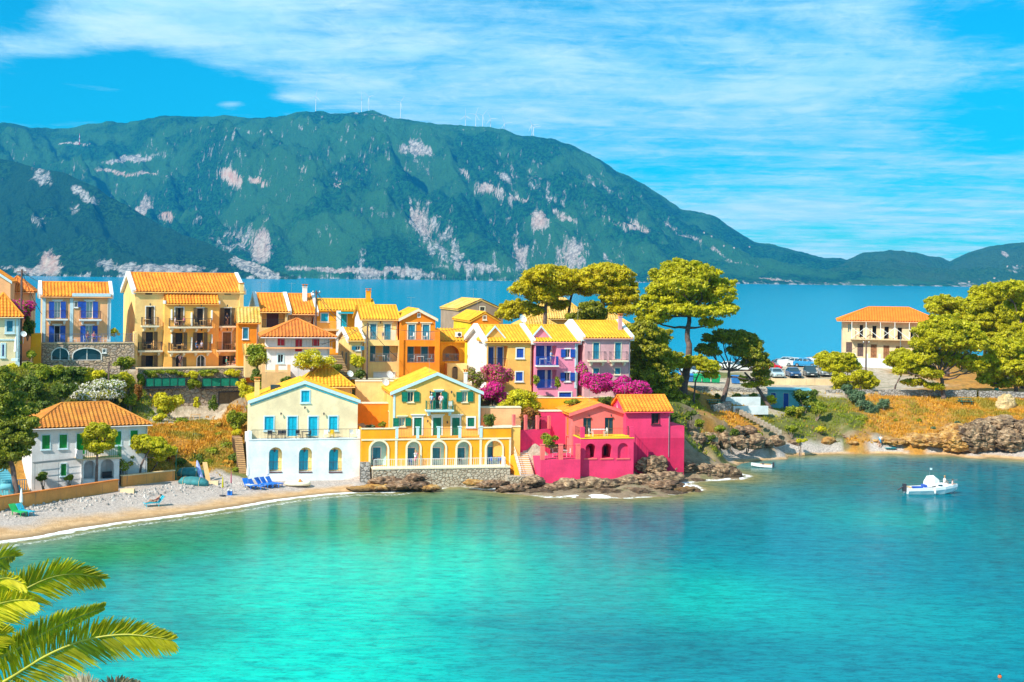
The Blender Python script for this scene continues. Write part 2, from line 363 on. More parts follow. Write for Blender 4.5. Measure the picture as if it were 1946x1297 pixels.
def make_terrain():
    xs = np.concatenate([np.arange(-130, -64, 3.), np.arange(-64, 92, .6), np.arange(92, 170, 3.)]); ys = np.concatenate([np.arange(95, 205, .6), np.arange(205, 332, 1.2)])
    X, Y = np.meshgrid(xs, ys); sh = X.shape
    Z = np.array([ground(x, y) for x, y in zip(X.ravel(), Y.ravel())]).reshape(sh)
    cpa = np.array([(x, y, k) for x, y, z, k in CP]); kinds = np.zeros((5,)+sh)
    wx = X+1.6*fbm(X*.35, Y*.35, 4); wy = Y+1.6*fbm(X*.35+50, Y*.35, 4)
    for x, y, k in cpa: kinds[int(k)] += 1/((wx-x)**2+(wy-y)**2+.6)**2.2
    kinds /= kinds.sum(0)
    kinds = kinds**2.5; kinds /= kinds.sum(0)
    over = kinds[0]*np.clip((Z-1.25)/.5, 0, 1); kinds[0] -= over; kinds[4] += over
    rough = kinds[1]*.32+kinds[2]*.45+kinds[4]*.9+kinds[0]*.06
    n = fbm(X*.28, Y*.28, 5, .55)
    Z = Z+n*rough*np.clip(np.abs(Z)*.8+.25, .15, 1)
    tones = [(.55, .50, .46), (.56, .27, .04), (.16, .17, .03), (.62, .52, .40), (.34, .25, .16)]
    C = sum(kinds[i][..., None]*np.array(tones[i]) for i in range(5))
    C = np.concatenate([C, np.ones(sh+(1,))], -1)
    m, t, b = newmat('ground')
    at = t.n('ShaderNodeAttribute', attribute_name='tone'); ab = t.n('ShaderNodeAttribute', attribute_name='beach')
    g = t.n('ShaderNodeNewGeometry'); pos = g.outputs['Position']; z = t.n('ShaderNodeSeparateXYZ', i={0: pos}).outputs[2]
    n1_ = t.noise(pos, 1.1, 7, .65); n2_ = t.noise(pos, 6., 5, .7); n3_ = t.noise(pos, .22, 4)
    # pebbles above, damp orange sand by the water
    peb = t.n('ShaderNodeTexVoronoi', i={'Vector': pos, 'Scale': 9.}); pr = t.n('ShaderNodeSeparateColor', i={0: peb.outputs['Color']}).outputs[0]
    pebc = t.ramp(t.math('ADD', t.math('MULTIPLY', pr, .5), t.math('MULTIPLY', n2_, .5)), [(.2, (.30, .25, .23)), (.5, (.46, .39, .35)), (.8, (.64, .55, .49))])
    sandc = t.mix(t.rng(n1_, .35, .65), (.68, .43, .22, 1), (.50, .29, .13, 1))
    zb = t.math('ADD', z, t.math('MULTIPLY', t.math('SUBTRACT', n3_, .5), .5))
    bc = t.mix(t.rng(zb, .16, .42), sandc, pebc)
    bc = t.mix(t.rng(z, .02, .14), (.30, .19, .09, 1), bc)
    n4_ = t.noise(pos, 19., 3, .6)
    land = t.mix(t.rng(n1_, .3, .7), at.outputs[0], t.mix(1., at.outputs[0], (.55, .5, .45, 1), 'MULTIPLY'))
    land = t.mix(t.math('MULTIPLY', t.rng(n4_, .48, .66), .5), land, t.mix(1., at.outputs[0], (.45, .42, .4, 1), 'MULTIPLY'))
    land = t.mix(t.math('MULTIPLY', t.rng(n2_, .5, .75), .5), land, t.mix(1., at.outputs[0], (1.6, 1.5, 1.4, 1), 'MULTIPLY'))
    # grass patches
    land = t.mix(t.math('MULTIPLY', t.rng(t.noise(pos, .45, 5, .6), .52, .68), .5), land, (.10, .13, .025, 1))
    t.set(b.inputs['Base Color'], t.mix(ab.outputs['Fac'], land, bc)); b.inputs['Roughness'].default_value = .95
    bumpn(t, b, t.math('ADD', n2_, n1_), .8, .15)
    MATS['ground'] = m
    V = np.stack([X, Y, Z], -1).reshape(-1, 3)
    o = npmesh('ground', V, grid_faces(sh[1], sh[0]), m, smooth=True, attrs={'tone': C.reshape(-1, 4), 'beach': kinds[0].ravel()})
    struct(o)

def make_water():
    xs = np.concatenate([-np.geomspace(14500, 90, 22), np.arange(-80, 100, 1.1), np.geomspace(108, 14500, 22)])
    ys = np.concatenate([np.array([-400, -100, 0, 30, 50]), np.arange(60, 190, 1.1), np.geomspace(196, 12400, 40)])
    X, Y = np.meshgrid(xs, ys); sh = X.shape
    D = sdist(X, Y, [(p.x, p.y) for p in SH]); ins = inside(X, Y, LAND); D = np.where(ins, 0, D)
    Db = sdist(X, Y, [(p.x, p.y) for p in SH[:14]]); Db = np.where(ins, 0, Db)
    Dr = sdist(X, Y, [(p.x, p.y) for p in SH[12:29]]); Dr = np.where(ins, 0, Dr)
    # what lies under the water: sand shallows, bright sand beds, weed and rock
    def blob(u, v, ru, rv):
        c = G(u, v); ex = ru*c.y/F; e2 = G(u, v-rv).y-c.y; return np.exp(-((X-c.x)/ex)**2-((Y-c.y)/e2)**2)
    wob = fbm(X*.05, Y*.05, 4)*.6
    sand = 1.0*blob(620, 1130, 300, 130)+.7*blob(900, 1060, 260, 60)+.8*blob(1700, 985, 160, 25)+.55*blob(600, 1260, 330, 70)+.6*blob(1400, 1140, 200, 60)+.45*blob(1800, 1180, 200, 50)
    weed = .9*blob(1900, 950, 150, 40)+.75*blob(1560, 905, 130, 18)+.7*blob(1180, 985, 260, 40)+.6*blob(1350, 930, 60, 22)+.5*blob(1250, 1230, 350, 40)+.5*blob(350, 1200, 160, 40)+.8*blob(1840, 885, 160, 14)+.4*blob(900, 1180, 120, 16)
    green = 1.0*blob(560, 1000, 260, 36)+.9*blob(200, 1055, 150, 40)+.7*blob(860, 955, 200, 30)+.8*blob(1730, 908, 120, 20)
    fl = lambda a: np.clip(a+wob*np.minimum(a*2, 1)*.5, 0, 1)
    deep = np.clip((Y-190)/150, 0, 1)
    tur = np.array((.0, .25, .29)); C = np.ones(sh+(3,))*tur
    def mixc(C, f, c): return C*(1-f[..., None])+np.array(c)*f[..., None]
    C = mixc(C, fl(sand), (.0, .56, .42)); C = mixc(C, fl(green)*.9, (.0, .26, .09)); C = mixc(C, fl(weed)*.85, (.0, .10, .14))
    right = np.clip((X+5)/55, 0, 1)*.65; C = mixc(C, right, (.0, .16, .235)); C = mixc(C, np.exp(-np.minimum(Dr, 60)/9.)*.75*(Y < 165), (.0, .13, .12))
    C = mixc(C, deep, (.0, .35, .55))
    C = mixc(C, np.exp(-D/4.2)*(Y < 200), (.26, .24, .07))
    C = mixc(C, np.exp(-D/1.3)*(Y < 200), (.40, .28, .12))
    C = np.concatenate([C, np.ones(sh+(1,))], -1)
    m, t, b = newmat('water')
    at = t.n('ShaderNodeAttribute', attribute_name='seabed'); f1 = t.n('ShaderNodeAttribute', attribute_name='beach_gap'); f2 = t.n('ShaderNodeAttribute', attribute_name='rock_gap')
    g = t.n('ShaderNodeNewGeometry'); pos = g.outputs['Position']
    nA = t.noise(pos, .9, 6, .65, .4); nB = t.noise(pos, 3.2, 5, .7)
    brk = t.noise(t.mapping(pos, (1, .55, 1)), .22, 4)
    e = t.math('ADD', f1.outputs['Fac'], t.math('MULTIPLY', t.math('SUBTRACT', nA, .5), 2.4))
    foam = t.rng(e, 1.15, .35)
    lace = t.math('MULTIPLY', t.rng(t.math('ABSOLUTE', t.math('SUBTRACT', e, 2.2)), .5, .05), t.rng(nB, .45, .6))
    foam = t.math('ADD', foam, t.math('MULTIPLY', lace, .6), clamp=True)
    e2 = t.math('ADD', f2.outputs['Fac'], t.math('MULTIPLY', t.math('SUBTRACT', brk, .5), 3.0))
    foam2 = t.math('MULTIPLY', t.rng(e2, .9, .15), t.rng(t.math('ADD', nA, t.math('MULTIPLY', nB, .5)), .62, .82))
    fo = t.math('MAXIMUM', foam, foam2)
    mott = t.noise(t.mapping(pos, (.5, 1.6, 1)), .55, 5, .6)
    base = t.mix(t.math('MULTIPLY', t.rng(mott, .4, .7), .45), at.outputs[0], t.mix(1., at.outputs[0], (.3, .55, .7, 1), 'MULTIPLY'))
    rip = t.noise(t.mapping(pos, (.42, 1.0, 1), (0, 0, 0), (0, 0, R(-6))), 1.5, 6, .72)
    base = t.mix(t.math('MULTIPLY', t.rng(rip, .49, .62), .6), base, t.mix(1., base, (.3, .52, .60, 1), 'MULTIPLY'))  # dark sides of the ripples, put into the base colour
    base = t.mix(t.math('MULTIPLY', t.rng(rip, .46, .36), .4), base, t.mix(1., base, (1.5, 1.35, 1.3, 1), 'MULTIPLY'))  # bright sides of the ripples, also put into the colour
    thin = t.math('ABSOLUTE', t.math('SUBTRACT', t.noise(t.mapping(pos, (.30, .95, 1), (3., 0, 0), (0, 0, R(4))), 1.7, 4, .62), .5))
    base = t.mix(t.math('MULTIPLY', t.rng(thin, .040, .004), .5), base, t.mix(1., base, (.25, .45, .52, 1), 'MULTIPLY'))  # thin dark wavelet lines, their shade put into the colour
    base = t.mix(fo, base, (.93, .96, .97, 1))
    t.set(b.inputs['Base Color'], base)
    t.set(b.inputs['Roughness'], t.mix(fo, (.09, .09, .09, 1), (.7, .7, .7, 1)))
    b.inputs['Specular IOR Level'].default_value = 0.
    wv = t.math('ADD', t.math('MULTIPLY', t.noise(t.mapping(pos, (.5, .95, 1)), 1.3, 4, .6), 1.), t.math('MULTIPLY', t.noise(t.mapping(pos, (.25, .6, 1)), .45, 3, .5), 2.2))
    bumpn(t, b, t.math('ADD', wv, t.math('MULTIPLY', nB, .3)), .7, .04)
    bn = [n for n in t.t.nodes if n.type == 'BUMP'][0]
    gl = t.n('ShaderNodeBsdfAnisotropic', i={'Roughness': .07, 'Normal': bn.outputs[0]})
    fr = t.n('ShaderNodeFresnel', i={'IOR': 1.33, 'Normal': bn.outputs[0]})
    fc = t.math('MULTIPLY', t.math('MULTIPLY', fr.outputs[0], .50), t.math('SUBTRACT', 1., fo))
    ms = t.n('ShaderNodeMixShader', i={0: fc, 1: b.outputs[0], 2: gl.outputs[0]})
    t.t.links.new(ms.outputs[0], [n for n in t.t.nodes if n.type == 'OUTPUT_MATERIAL'][0].inputs[0])
    MATS['water'] = m
    o = npmesh('water', np.stack([X, Y, X*0], -1).reshape(-1, 3), grid_faces(sh[1], sh[0]), m, smooth=True,
               attrs={'seabed': C.reshape(-1, 4), 'beach_gap': Db.ravel(), 'rock_gap': np.minimum(Dr, 99).ravel()})
    struct(o)

# ------------------------------------------------------------------ the mountains across the bay
def make_range(name, sky_pts, shore_pts, Ysh, Yr, patches, foot, seed, nu, nt, greens, cliff=.08, rocky=.25, label=None):
    us = np.linspace(sky_pts[0][0], sky_pts[-1][0], nu)
    vs = np.interp(us, [p[0] for p in sky_pts], [p[1] for p in sky_pts])
    vs = vs+fbm(us*.05, us*0+seed, 4)*1.6
    ysh = np.interp(us, [p[0] for p in shore_pts], [p[1] for p in shore_pts]) if shore_pts else us*0+Ysh
    yr = np.interp(us, *zip(*Yr)) if isinstance(Yr, (list, tuple)) else us*0+Yr
    T = np.linspace(-.02, 1.18, nt); U, TT = np.meshgrid(us, T)
    A = (U-CU)/F; yy = ysh+(yr-ysh)*TT
    zr = np.array([P(u, v, y).z for u, v, y in zip(us, vs, yr)])
    tt = np.clip(TT, 0, 1)
    X = A*yy
    # spurs and gullies run down towards the shore
    q = fbm((X+.75*yy)/1500+seed, yy/5200, 4, .5, True)-1.
    q2 = fbm((X+.45*yy)/430+seed, yy/1500, 5, .55, True)-1.
    q3 = fbm(X/150, yy/170+seed, 5, .6)
    prof = foot*np.clip(tt/cliff, 0, 1)+(1-foot)*(.62*tt+.38*tt**1.9)
    Z = zr*prof
    env = np.sin(np.pi*np.clip(tt, 0, 1))**.7
    Z = Z+(q*.42*zr+q2*.15*zr)*env*.85+q3*40*np.clip(tt*6, 0, 1)*(.25+.75*env)
    Z = np.where(TT > 1, zr*(1-(TT-1)*2.4), Z); Z = np.where(TT < 0, -8, np.maximum(Z, np.where(TT > .002, 2+12*np.clip(tt*30, 0, 1), 0)))
    # keep the crest from hiding behind nearer bumps
    lim = CAMZ+(zr-CAMZ)*(yy/yr)
    Z = np.where((TT < .97) & (TT > 0), np.minimum(Z, lim-3-14*np.clip(.97-TT, 0, .1)*10), Z)
    a_, b_ = X/yy, (Z-CAMZ)/yy; pu = CU+F*(a_*c_+b_*s_); pv_ = HZ-F*(b_*c_-a_*s_)
    M = np.zeros_like(X); Pk = np.zeros_like(X)
    wu = pu+9*fbm(X/260, yy/260, 4); wv_ = pv_+9*fbm(X/260+9, yy/260, 4)
    for (u, v, ru, rv, tilt, amp, pink) in patches:
        c, s = math.cos(R(tilt)), math.sin(R(tilt)); du = wu-u; dv = wv_-v
        g_ = amp*np.exp(-(((du*c+dv*s)/ru)**2+((-du*s+dv*c)/rv)**2)**1.5); M = np.maximum(M, g_); Pk = np.maximum(Pk, g_*pink)
    gz = np.gradient(Z, axis=0)/np.maximum(np.gradient(yy, axis=0), 1)
    M = np.maximum(M, np.clip((gz-.62)*1.0, 0, .55)*rocky)
    sh = .62*np.exp(-np.clip(Z, 0, 1e4)/(26+28*fbm(X/500, X*0, 3)))
    M = np.maximum(M, sh*(tt < .3)); Pk = np.maximum(Pk, sh*.25)
    m, t, b = newmat(name.replace('_', ' '))
    am = t.n('ShaderNodeAttribute', attribute_name='rock'); ap = t.n('ShaderNodeAttribute', attribute_name='pink')
    pos = t.n('ShaderNodeNewGeometry').outputs['Position']
    nn = t.noise(t.mapping(pos, (1.5, .3, .5), (0, 0, 0), (0, R(20), R(24))), .017, 9, .74, .4); nf = t.noise(pos, .045, 6, .7); nb = t.noise(pos, .0016, 5, .6)
    veg = t.mix(t.rng(nf, .43, .57), (*greens[0], 1), (*greens[1], 1))
    veg = t.mix(t.math('MULTIPLY', t.rng(nb, .46, .56), .75), veg, (*greens[2], 1))
    veg = t.mix(t.math('MULTIPLY', t.rng(t.noise(pos, .10, 4, .7), .52, .64), .45), veg, (.003, .03, .014, 1))
    rk = t.mix(t.rng(nf, .42, .58), (.72, .68, .60, 1), (.16, .20, .20, 1))
    rk = t.mix(ap.outputs['Fac'], rk, t.mix(t.rng(nn, .4, .6), (.85, .42, .28, 1), (.92, .70, .52, 1)))
    f = t.rng(t.math('ADD', am.outputs['Fac'], t.math('MULTIPLY', t.math('SUBTRACT', nn, .5), 2.4)), .44, .72)
    f = t.math('MULTIPLY', f, t.rng(am.outputs['Fac'], .08, .34))
    t.set(b.inputs['Base Color'], t.mix(f, veg, rk)); b.inputs['Roughness'].default_value = 1.; b.inputs['Specular IOR Level'].default_value = .1
    bumpn(t, b, t.math('ADD', nf, nn), 1., 34.)
    o = npmesh(name, np.stack([X, yy, Z], -1).reshape(-1, 3), grid_faces(nu, nt), m, smooth=True, attrs={'rock': M.ravel(), 'pink': np.clip(Pk, 0, 1).ravel()})
    struct(o); return o
def make_mountains():
    sky_ = [(-900, 275), (-600, 258), (-220, 240), (-50, 238), (0, 236), (25, 237), (52, 244), (125, 243), (165, 235), (205, 231), (235, 235), (275, 226), (320, 219), (375, 221), (430, 220), (470, 226), (520, 223), (560, 213), (595, 211), (625, 217),
            (680, 216), (700, 213), (722, 217), (745, 224), (790, 231), (850, 237), (925, 243), (950, 249), (975, 258), (1010, 259), (1050, 265), (1080, 274), (1110, 290), (1140, 306), (1170, 325), (1200, 338), (1230, 355), (1262, 376),
            (1290, 398), (1312, 400), (1335, 404), (1370, 420), (1400, 440), (1432, 461), (1470, 467), (1505, 474), (1535, 484), (1570, 491), (1620, 494), (1660, 497), (1760, 502), (1900, 512), (2000, 520), (2200, 524), (2800, 530)]
    pts = [(790, 283, 42, 15, 10, .95, .15), (250, 303, 75, 7, -8, .95, .1), (240, 330, 95, 5, 2, .8, .8), (440, 338, 34, 16, 25, .95, 1.), (490, 346, 26, 8, 15, .9, 1.), (270, 398, 16, 40, 30, .8, .3), (315, 412, 18, 12, 0, .9, 1.),
           (460, 455, 75, 34, 0, .62, .1), (497, 465, 22, 44, 8, .95, .45), (820, 440, 42, 95, -38, .62, .1), (800, 425, 22, 50, -30, .85, .35), (870, 500, 70, 30, 30, .6, .1), (930, 360, 34, 14, 15, .85, .6), (885, 331, 18, 7, 20, .85, .4),
           (985, 378, 70, 5, 8, .75, .6), (1025, 418, 20, 26, 30, .9, .7), (960, 340, 30, 7, 35, .8, .2), (1040, 365, 60, 14, 38, .55, 0), (1070, 410, 38, 8, 30, .85, .5), (1085, 485, 38, 45, 5, .75, .4), (990, 490, 16, 40, 0, .8, .3),
           (1200, 430, 60, 6, 12, .8, .7), (1130, 345, 45, 10, 35, .5, .2), (1290, 440, 70, 6, 28, .6, .5), (1350, 470, 70, 6, 28, .65, .5), (1400, 500, 60, 4, 10, .6, .7), (640, 352, 14, 5, 0, .8, .6), (575, 320, 10, 6, 40, .75, .6), (700, 516, 180, 7, 2, .95, .45),
           (480, 250, 90, 5, 5, .5, .2), (150, 272, 40, 2.5, 3, .85, .5), (400, 247, 60, 3, 0, .5, .3), (1470, 532, 40, 3, 3, .9, .7), (900, 508, 90, 14, 6, .7, .3), (1160, 495, 30, 30, 0, .5, .3), (700, 220, 60, 4, 5, .5, .5), (905, 246, 60, 3, 5, .4, .4), (610, 222, 50, 7, 0, .35, .3)]
    gr = [(.004, .050, .016), (.022, .15, .030), (.055, .20, .05)]
    make_range('mountain', sky_, None, 8000., [(-220, 11500), (600, 11200), (1100, 10800), (1500, 11300), (2200, 12000)], pts, .04, 3.3, 1000, 230, gr, .05, .6)
    make_range('hill', [(-900, 210), (-500, 225), (-220, 262), (-100, 282), (0, 301), (35, 308), (62, 318), (118, 326), (150, 342), (175, 352), (200, 372), (232, 386), (270, 408), (305, 428), (350, 447), (395, 462), (430, 480), (470, 498), (520, 514), (565, 531)],
               None, 6300., [(-220, 8200), (300, 7400), (565, 6400)], [(80, 335, 24, 24, 30, .75, .1), (160, 370, 40, 12, 30, .75, .1), (140, 395, 14, 20, 0, .6, .1), (75, 420, 30, 26, 0, .5, .1), (92, 500, 26, 26, 0, .95, .8), (60, 512, 60, 10, 0, .9, .4), (300, 512, 120, 12, 0, .9, .2),
               (200, 505, 24, 18, 0, .8, .1), (470, 505, 40, 14, 30, 1., .1), (490, 512, 60, 16, 22, 1., .1)], .05, 8.1, 560, 150, [(.005, .040, .010), (.028, .12, .022), (.02, .08, .02)], .05, .4)
    make_range('far_hill', [(1540, 520), (1600, 497), (1640, 481), (1690, 475), (1735, 479), (1775, 489), (1805, 496), (1840, 479), (1880, 468), (1946, 459), (2050, 448), (2250, 440), (2700, 460)], None, 8200., 10600.,
               [(1910, 482, 12, 6, 40, .8, .6), (1930, 512, 30, 8, 0, .45, .4), (1860, 538, 60, 3, 0, .6, .6)], .04, 5.7, 360, 110, [(.024, .10, .02), (.055, .16, .03), (.06, .14, .035)], .05, .1)

def make_haze():
    mb = MB(); mb.box(-15000, -420, -9, 15000, 12700, 1360)
    m = bpy.data.materials.new('haze'); m.use_nodes = True; t = NT(m.node_tree)
    v = t.n('ShaderNodeVolumePrincipled'); v.inputs['Color'].default_value = (.02, .42, .98, 1); v.inputs['Density'].default_value = HAZE
    v.inputs['Anisotropy'].default_value = .0
    t.t.links.new(v.outputs[0], t.n('ShaderNodeOutputMaterial').inputs['Volume'])
    o = mb.build('haze', m); o['kind'] = 'stuff'; o['label'] = 'thin blue haze in the air over the bay'; o['category'] = 'haze'
HAZE = 4.7e-5
# ================================================================== building kit
def C3(r, g, b):
    """display colour (0-255) to linear, a little purer"""
    k = (1.10, .96, .72)
    return tuple(k[i]*y for i, y in enumerate(_lin(r, g, b)))
def _lin(r, g, b): return tuple(((x/255+.055)/1.055)**2.4 if x > 10 else x/255/12.92 for x in (r, g, b))
WHITE = paint('white painted wood', (.78, .78, .76), .5, .05)
TRIMB = paint('pale blue trim', (.55, .72, .78), .55, .06)
CREAM = paint('cream trim', (.80, .70, .50), .6, .06)
IRON = paint('dark iron', (.035, .035, .045), .5, .1)
DARK = paint('dark interior', (.03, .028, .035), .9, .3)
BROWN = paint('brown stained wood', (.16, .10, .045), .6, .2)
BLUE = paint('royal blue paint', (.012, .075, .42), .5, .12)
TEAL = paint('teal blue paint', (.02, .21, .33), .5, .14)
CYAN = paint('bright cyan paint', (.0, .42, .60), .5, .10)
GREEN = paint('dark green paint', (.0, .17, .10), .5, .14)
BGREEN = paint('bright green paint', (.0, .25, .03), .5, .12)
RED = paint('red paint', (.50, .006, .02), .5, .12)
MAROON = paint('dark red brown paint', (.10, .02, .03), .5, .15)
STEEL = paint('galvanised steel', (.35, .38, .40), .4, .1, metal=.6)
WOODP = paint('weathered pole wood', (.13, .08, .07), .9, .3, 6.)
GLASS = glass()
GLASSC = glass('curtained glass', (.25, .42, .46))
T_OR = tiles('orange roof tiles', (.72, .21, .012), (.90, .33, .02), .5)
T_YE = tiles('yellow roof tiles', (.74, .33, .012), (.88, .45, .02), .45)
T_RD = tiles('red roof tiles', (.58, .16, .025), (.74, .24, .03), .55)
T_OL = tiles('old mottled roof tiles', (.62, .36, .05), (.78, .50, .16), .8)
T_RU = tiles('bright orange roof tiles', (.85, .19, .01), (.90, .24, .015), .25)

class Face:
    """a wall plane of a house: a runs along it, b upwards, o inwards"""
    def __init__(s, h, o, ad, nd): s.h = h; s.o = Vector(o); s.a = Vector(ad); s.n = Vector(nd); s.holes = []
    def pix(s, u, v, off=0.):
        m = s.h.mi; c = m @ Vector((0, 0, CAMZ)); d = m.to_3x3() @ ray(u, v)
        q = s.o+s.n*off-c; t = q.dot(s.n)/d.dot(s.n); p = c+d*t-s.o-s.n*off
        return p.dot(s.a), p.z
    def M(s, a, b, o=0.): p = s.o+s.a*a+s.n*o; return Vector((p.x, p.y, p.z+b))
    def rect(s, r, off=0.):
        u0, v0, u1, v1 = r; um, vm = (u0+u1)/2, (v0+v1)/2
        a0 = s.pix(u0, vm, off)[0]; a1 = s.pix(u1, vm, off)[0]; b1 = s.pix(um, v0, off)[1]; b0 = s.pix(um, v1, off)[1]
        return a0, b0, a1, b1
    def slab(s, mb, a0, b0, a1, b1, o0, o1):
        q = [s.M(a, b, o) for o in (o0, o1) for a, b in ((a0, b0), (a1, b0), (a1, b1), (a0, b1))]
        mb.hexa([q[0], q[1], q[5], q[4], q[3], q[2], q[6], q[7]]); return mb
def arch_pts(a0, b0, a1, b1, n=10):
    r = (a1-a0)/2; rh = min(r, (b1-b0)*.6); c = (a0+a1)/2
    return [(a0, b0), (a1, b0)]+[(c+r*math.cos(math.pi*k/n), b1-rh+rh*math.sin(math.pi*k/n)) for k in range(n+1)]
def plate(mb, outer, holes, M, dep):
    deps = [h[1] if isinstance(h, tuple) else dep for h in holes]; holes = [h[0] if isinstance(h, tuple) else h for h in holes]
    loops = [outer]+holes; fl = [p for l in loops for p in l]
    tr = geometry.tessellate_polygon([[Vector((a, b, 0)) for a, b in l] for l in loops])
    mb.add([M(a, b, 0) for a, b in fl], [tuple(t) for t in tr])
    for l, dep in zip(holes, deps):
        n = len(l); mb.add([M(a, b, 0) for a, b in l]+[M(a, b, dep) for a, b in l], [(k, (k+1) % n, n+(k+1) % n, n+k) for k in range(n)])

def loggia(f, r, d, arch=False):
    """a recess d deep; returns its back wall as a face to put doors in, and a function that closes it"""
    a0, b0, a1, b1 = f.rect(r); hole = arch_pts(a0, b0, a1, b1) if arch else [(a0, b0), (a1, b0), (a1, b1), (a0, b1)]
    f.holes.append((hole, d)); g_ = Face(f.h, f.o+f.n*d, f.a, f.n)
    def close(mat):
        mb = MB(); plate(mb, [(a0, b0), (a1, b0), (a1, b1), (a0, b1)], g_.holes, g_.M, .2); return mb.build('loggia_wall', mat, f.h.root)
    return g_, close, (a0, b0, a1, b1)

class House:
    def __init__(s, name, label, cat, u, v, Y, th, group=None):
        p = P(u, v, Y); s.th = R(th); s.root = thing(name, label, cat, p, s.th, group)
        s.mw = Matrix.Translation(p) @ Matrix.Rotation(s.th, 4, 'Z'); s.mi = s.mw.inverted(); s.p = p
    def vol(s, x0, x1, y0, D, zb, ze, kind, zr, mat, name='wall', dep=.28): return Vol(s, x0, x1, y0, D, zb, ze, kind, zr, mat, name, dep)
    def part(s, mb, name, mat, parent=None, **k): return mb.build(name, mat, parent or s.root, **k)
    def fx(s, u, v, y0=0.): return Face(s, (0, y0, 0), (1, 0, 0), (0, 1, 0)).pix(u, v)
class Vol:
    """one block of a house in local metres (x along the front, y back from it, z up)"""
    def __init__(s, h, x0, x1, y0, D, zb, ze, kind, zr, mat, name, dep):
        s.h, s.x0, s.x1, s.y0, s.y1, s.zb, s.ze, s.kind, s.zr, s.mat, s.name, s.dep = h, x0, x1, y0, y0+D, zb, ze, kind, zr, mat, name, dep
        s.F = Face(h, (0, y0, 0), (1, 0, 0), (0, 1, 0)); s.L = Face(h, (x0, y0, 0), (0, 1, 0), (1, 0, 0)); s.Rr = Face(h, (x1, y0, 0), (0, 1, 0), (-1, 0, 0))
    def finish(s, front=None):
        mb = MB(); x0, x1, y0, y1, zb, ze, zr = s.x0, s.x1, s.y0, s.y1, s.zb, s.ze, s.zr; xm = (x0+x1)/2; D = y1-y0
        top = [(x1, ze), (xm, zr), (x0, ze)] if s.kind == 'front' else [(x1, ze), (x0, ze)]
        if s.kind == 'mono': top = [(x1, zr), (x0, ze)]
        plate(mb, front or [(x0, zb), (x1, zb)]+top, s.F.holes, s.F.M, s.dep)
        mb.add([(x0, y1, zb), (x1, y1, zb)]+[(a, y1, b) for a, b in top], [tuple(range(2+len(top)))])
        sd_ = [(D, ze), (D/2, zr), (0, ze)] if s.kind == 'side' else [(D, ze), (0, ze)]
        if s.kind == 'lean': sd_ = [(D, zr), (0, ze)]
        plate(mb, [(0, zb), (D, zb)]+sd_, s.L.holes, s.L.M, s.dep)
        plate(mb, [(0, zb), (D, zb)]+sd_, s.Rr.holes, s.Rr.M, s.dep)
        if s.kind == 'flat': mb.add([(x0, y0, ze), (x1, y0, ze), (x1, y1, ze), (x0, y1, ze)], [(0, 1, 2, 3)])
        return s.h.part(mb, s.name, s.mat)
    def roof(s, mat, ov=.35, wave=.30, coping=None, cope_w=.3, row=.40, side=None, lift=.02, thick=.16):
        x0, x1, y0, y1, ze, zr = s.x0, s.x1, s.y0, s.y1, s.ze+lift, s.zr+lift; xm, ym = (x0+x1)/2, (y0+y1)/2; mb = MB()
        so = side if side is not None else ov
        if s.kind == 'side':
            k = (zr-ze)/(ym-y0); e = ze-k*ov
            tile_plane(mb, (x0-so, y0-ov, e), (x1+so, y0-ov, e), (x1+so, ym, zr), (x0-so, ym, zr), wave, row, thick)
            tile_plane(mb, (x1+so, y1+ov, e), (x0-so, y1+ov, e), (x0-so, ym, zr), (x1+so, ym, zr), wave, row, thick)
            mb.tube([(x0-so, ym, zr+.04), (x1+so, ym, zr+.04)], .13, 6)
        elif s.kind == 'front':
            k = (zr-ze)/(xm-x0); e = ze-k*ov
            tile_plane(mb, (x0-ov, y1+so, e), (x0-ov, y0-so, e), (xm, y0-so, zr), (xm, y1+so, zr), wave, row, thick)
            tile_plane(mb, (x1+ov, y0-so, e), (x1+ov, y1+so, e), (xm, y1+so, zr), (xm, y0-so, zr), wave, row, thick)
            mb.tube([(xm, y0-so, zr+.04), (xm, y1+so, zr+.04)], .13, 6)
        elif s.kind == 'lean':
            k = (zr-ze)/(y1-y0); tile_plane(mb, (x0-so, y0-ov, ze-k*ov), (x1+so, y0-ov, ze-k*ov), (x1+so, y1, zr), (x0-so, y1, zr), wave, row, thick)
        elif s.kind == 'hip':
            w2 = min(x1-x0, y1-y0)/2+ov; k = (zr-ze)/(w2-ov); e = ze-k*ov
            a, b, c, d = (x0-ov, y0-ov, e), (x1+ov, y0-ov, e), (x1+ov, y1+ov, e), (x0-ov, y1+ov, e)
            if x1-x0 >= y1-y0: r0, r1 = (x0-ov+w2, ym, zr), (x1+ov-w2, ym, zr); q = [(a, b, r1, r0), (b, c, r1, r1), (c, d, r0, r1), (d, a, r0, r0)]
            else: r0, r1 = (xm, y0-ov+w2, zr), (xm, y1+ov-w2, zr); q = [(a, b, r0, r0), (b, c, r1, r0), (c, d, r1, r1), (d, a, r0, r1)]
            for t_ in q: tile_plane(mb, *t_, wave, row, thick)
            for p_, q_ in ((a, r0), (b, r1 if x1-x0 >= y1-y0 else r0), (c, r1), (d, r0 if x1-x0 >= y1-y0 else r1), (r0, r1)):
                if (Vector(p_)-Vector(q_)).length > .1: mb.tube([Vector(p_)+Vector((0, 0, .05)), Vector(q_)+Vector((0, 0, .05))], .11, 6)
        r = s.h.part(mb, 'roof', mat)
        gx = [(x0-so, x1+so)] if s.kind in ('side', 'lean', 'hip') else []
        for a, b in gx:
            g_ = MB(); g_.tube([(a, y0-ov-.06, e-.10 if s.kind != 'lean' else ze-k*ov-.1), (b, y0-ov-.06, e-.10 if s.kind != 'lean' else ze-k*ov-.1)], .055, 6); g_.build('gutter', s.mat, r)
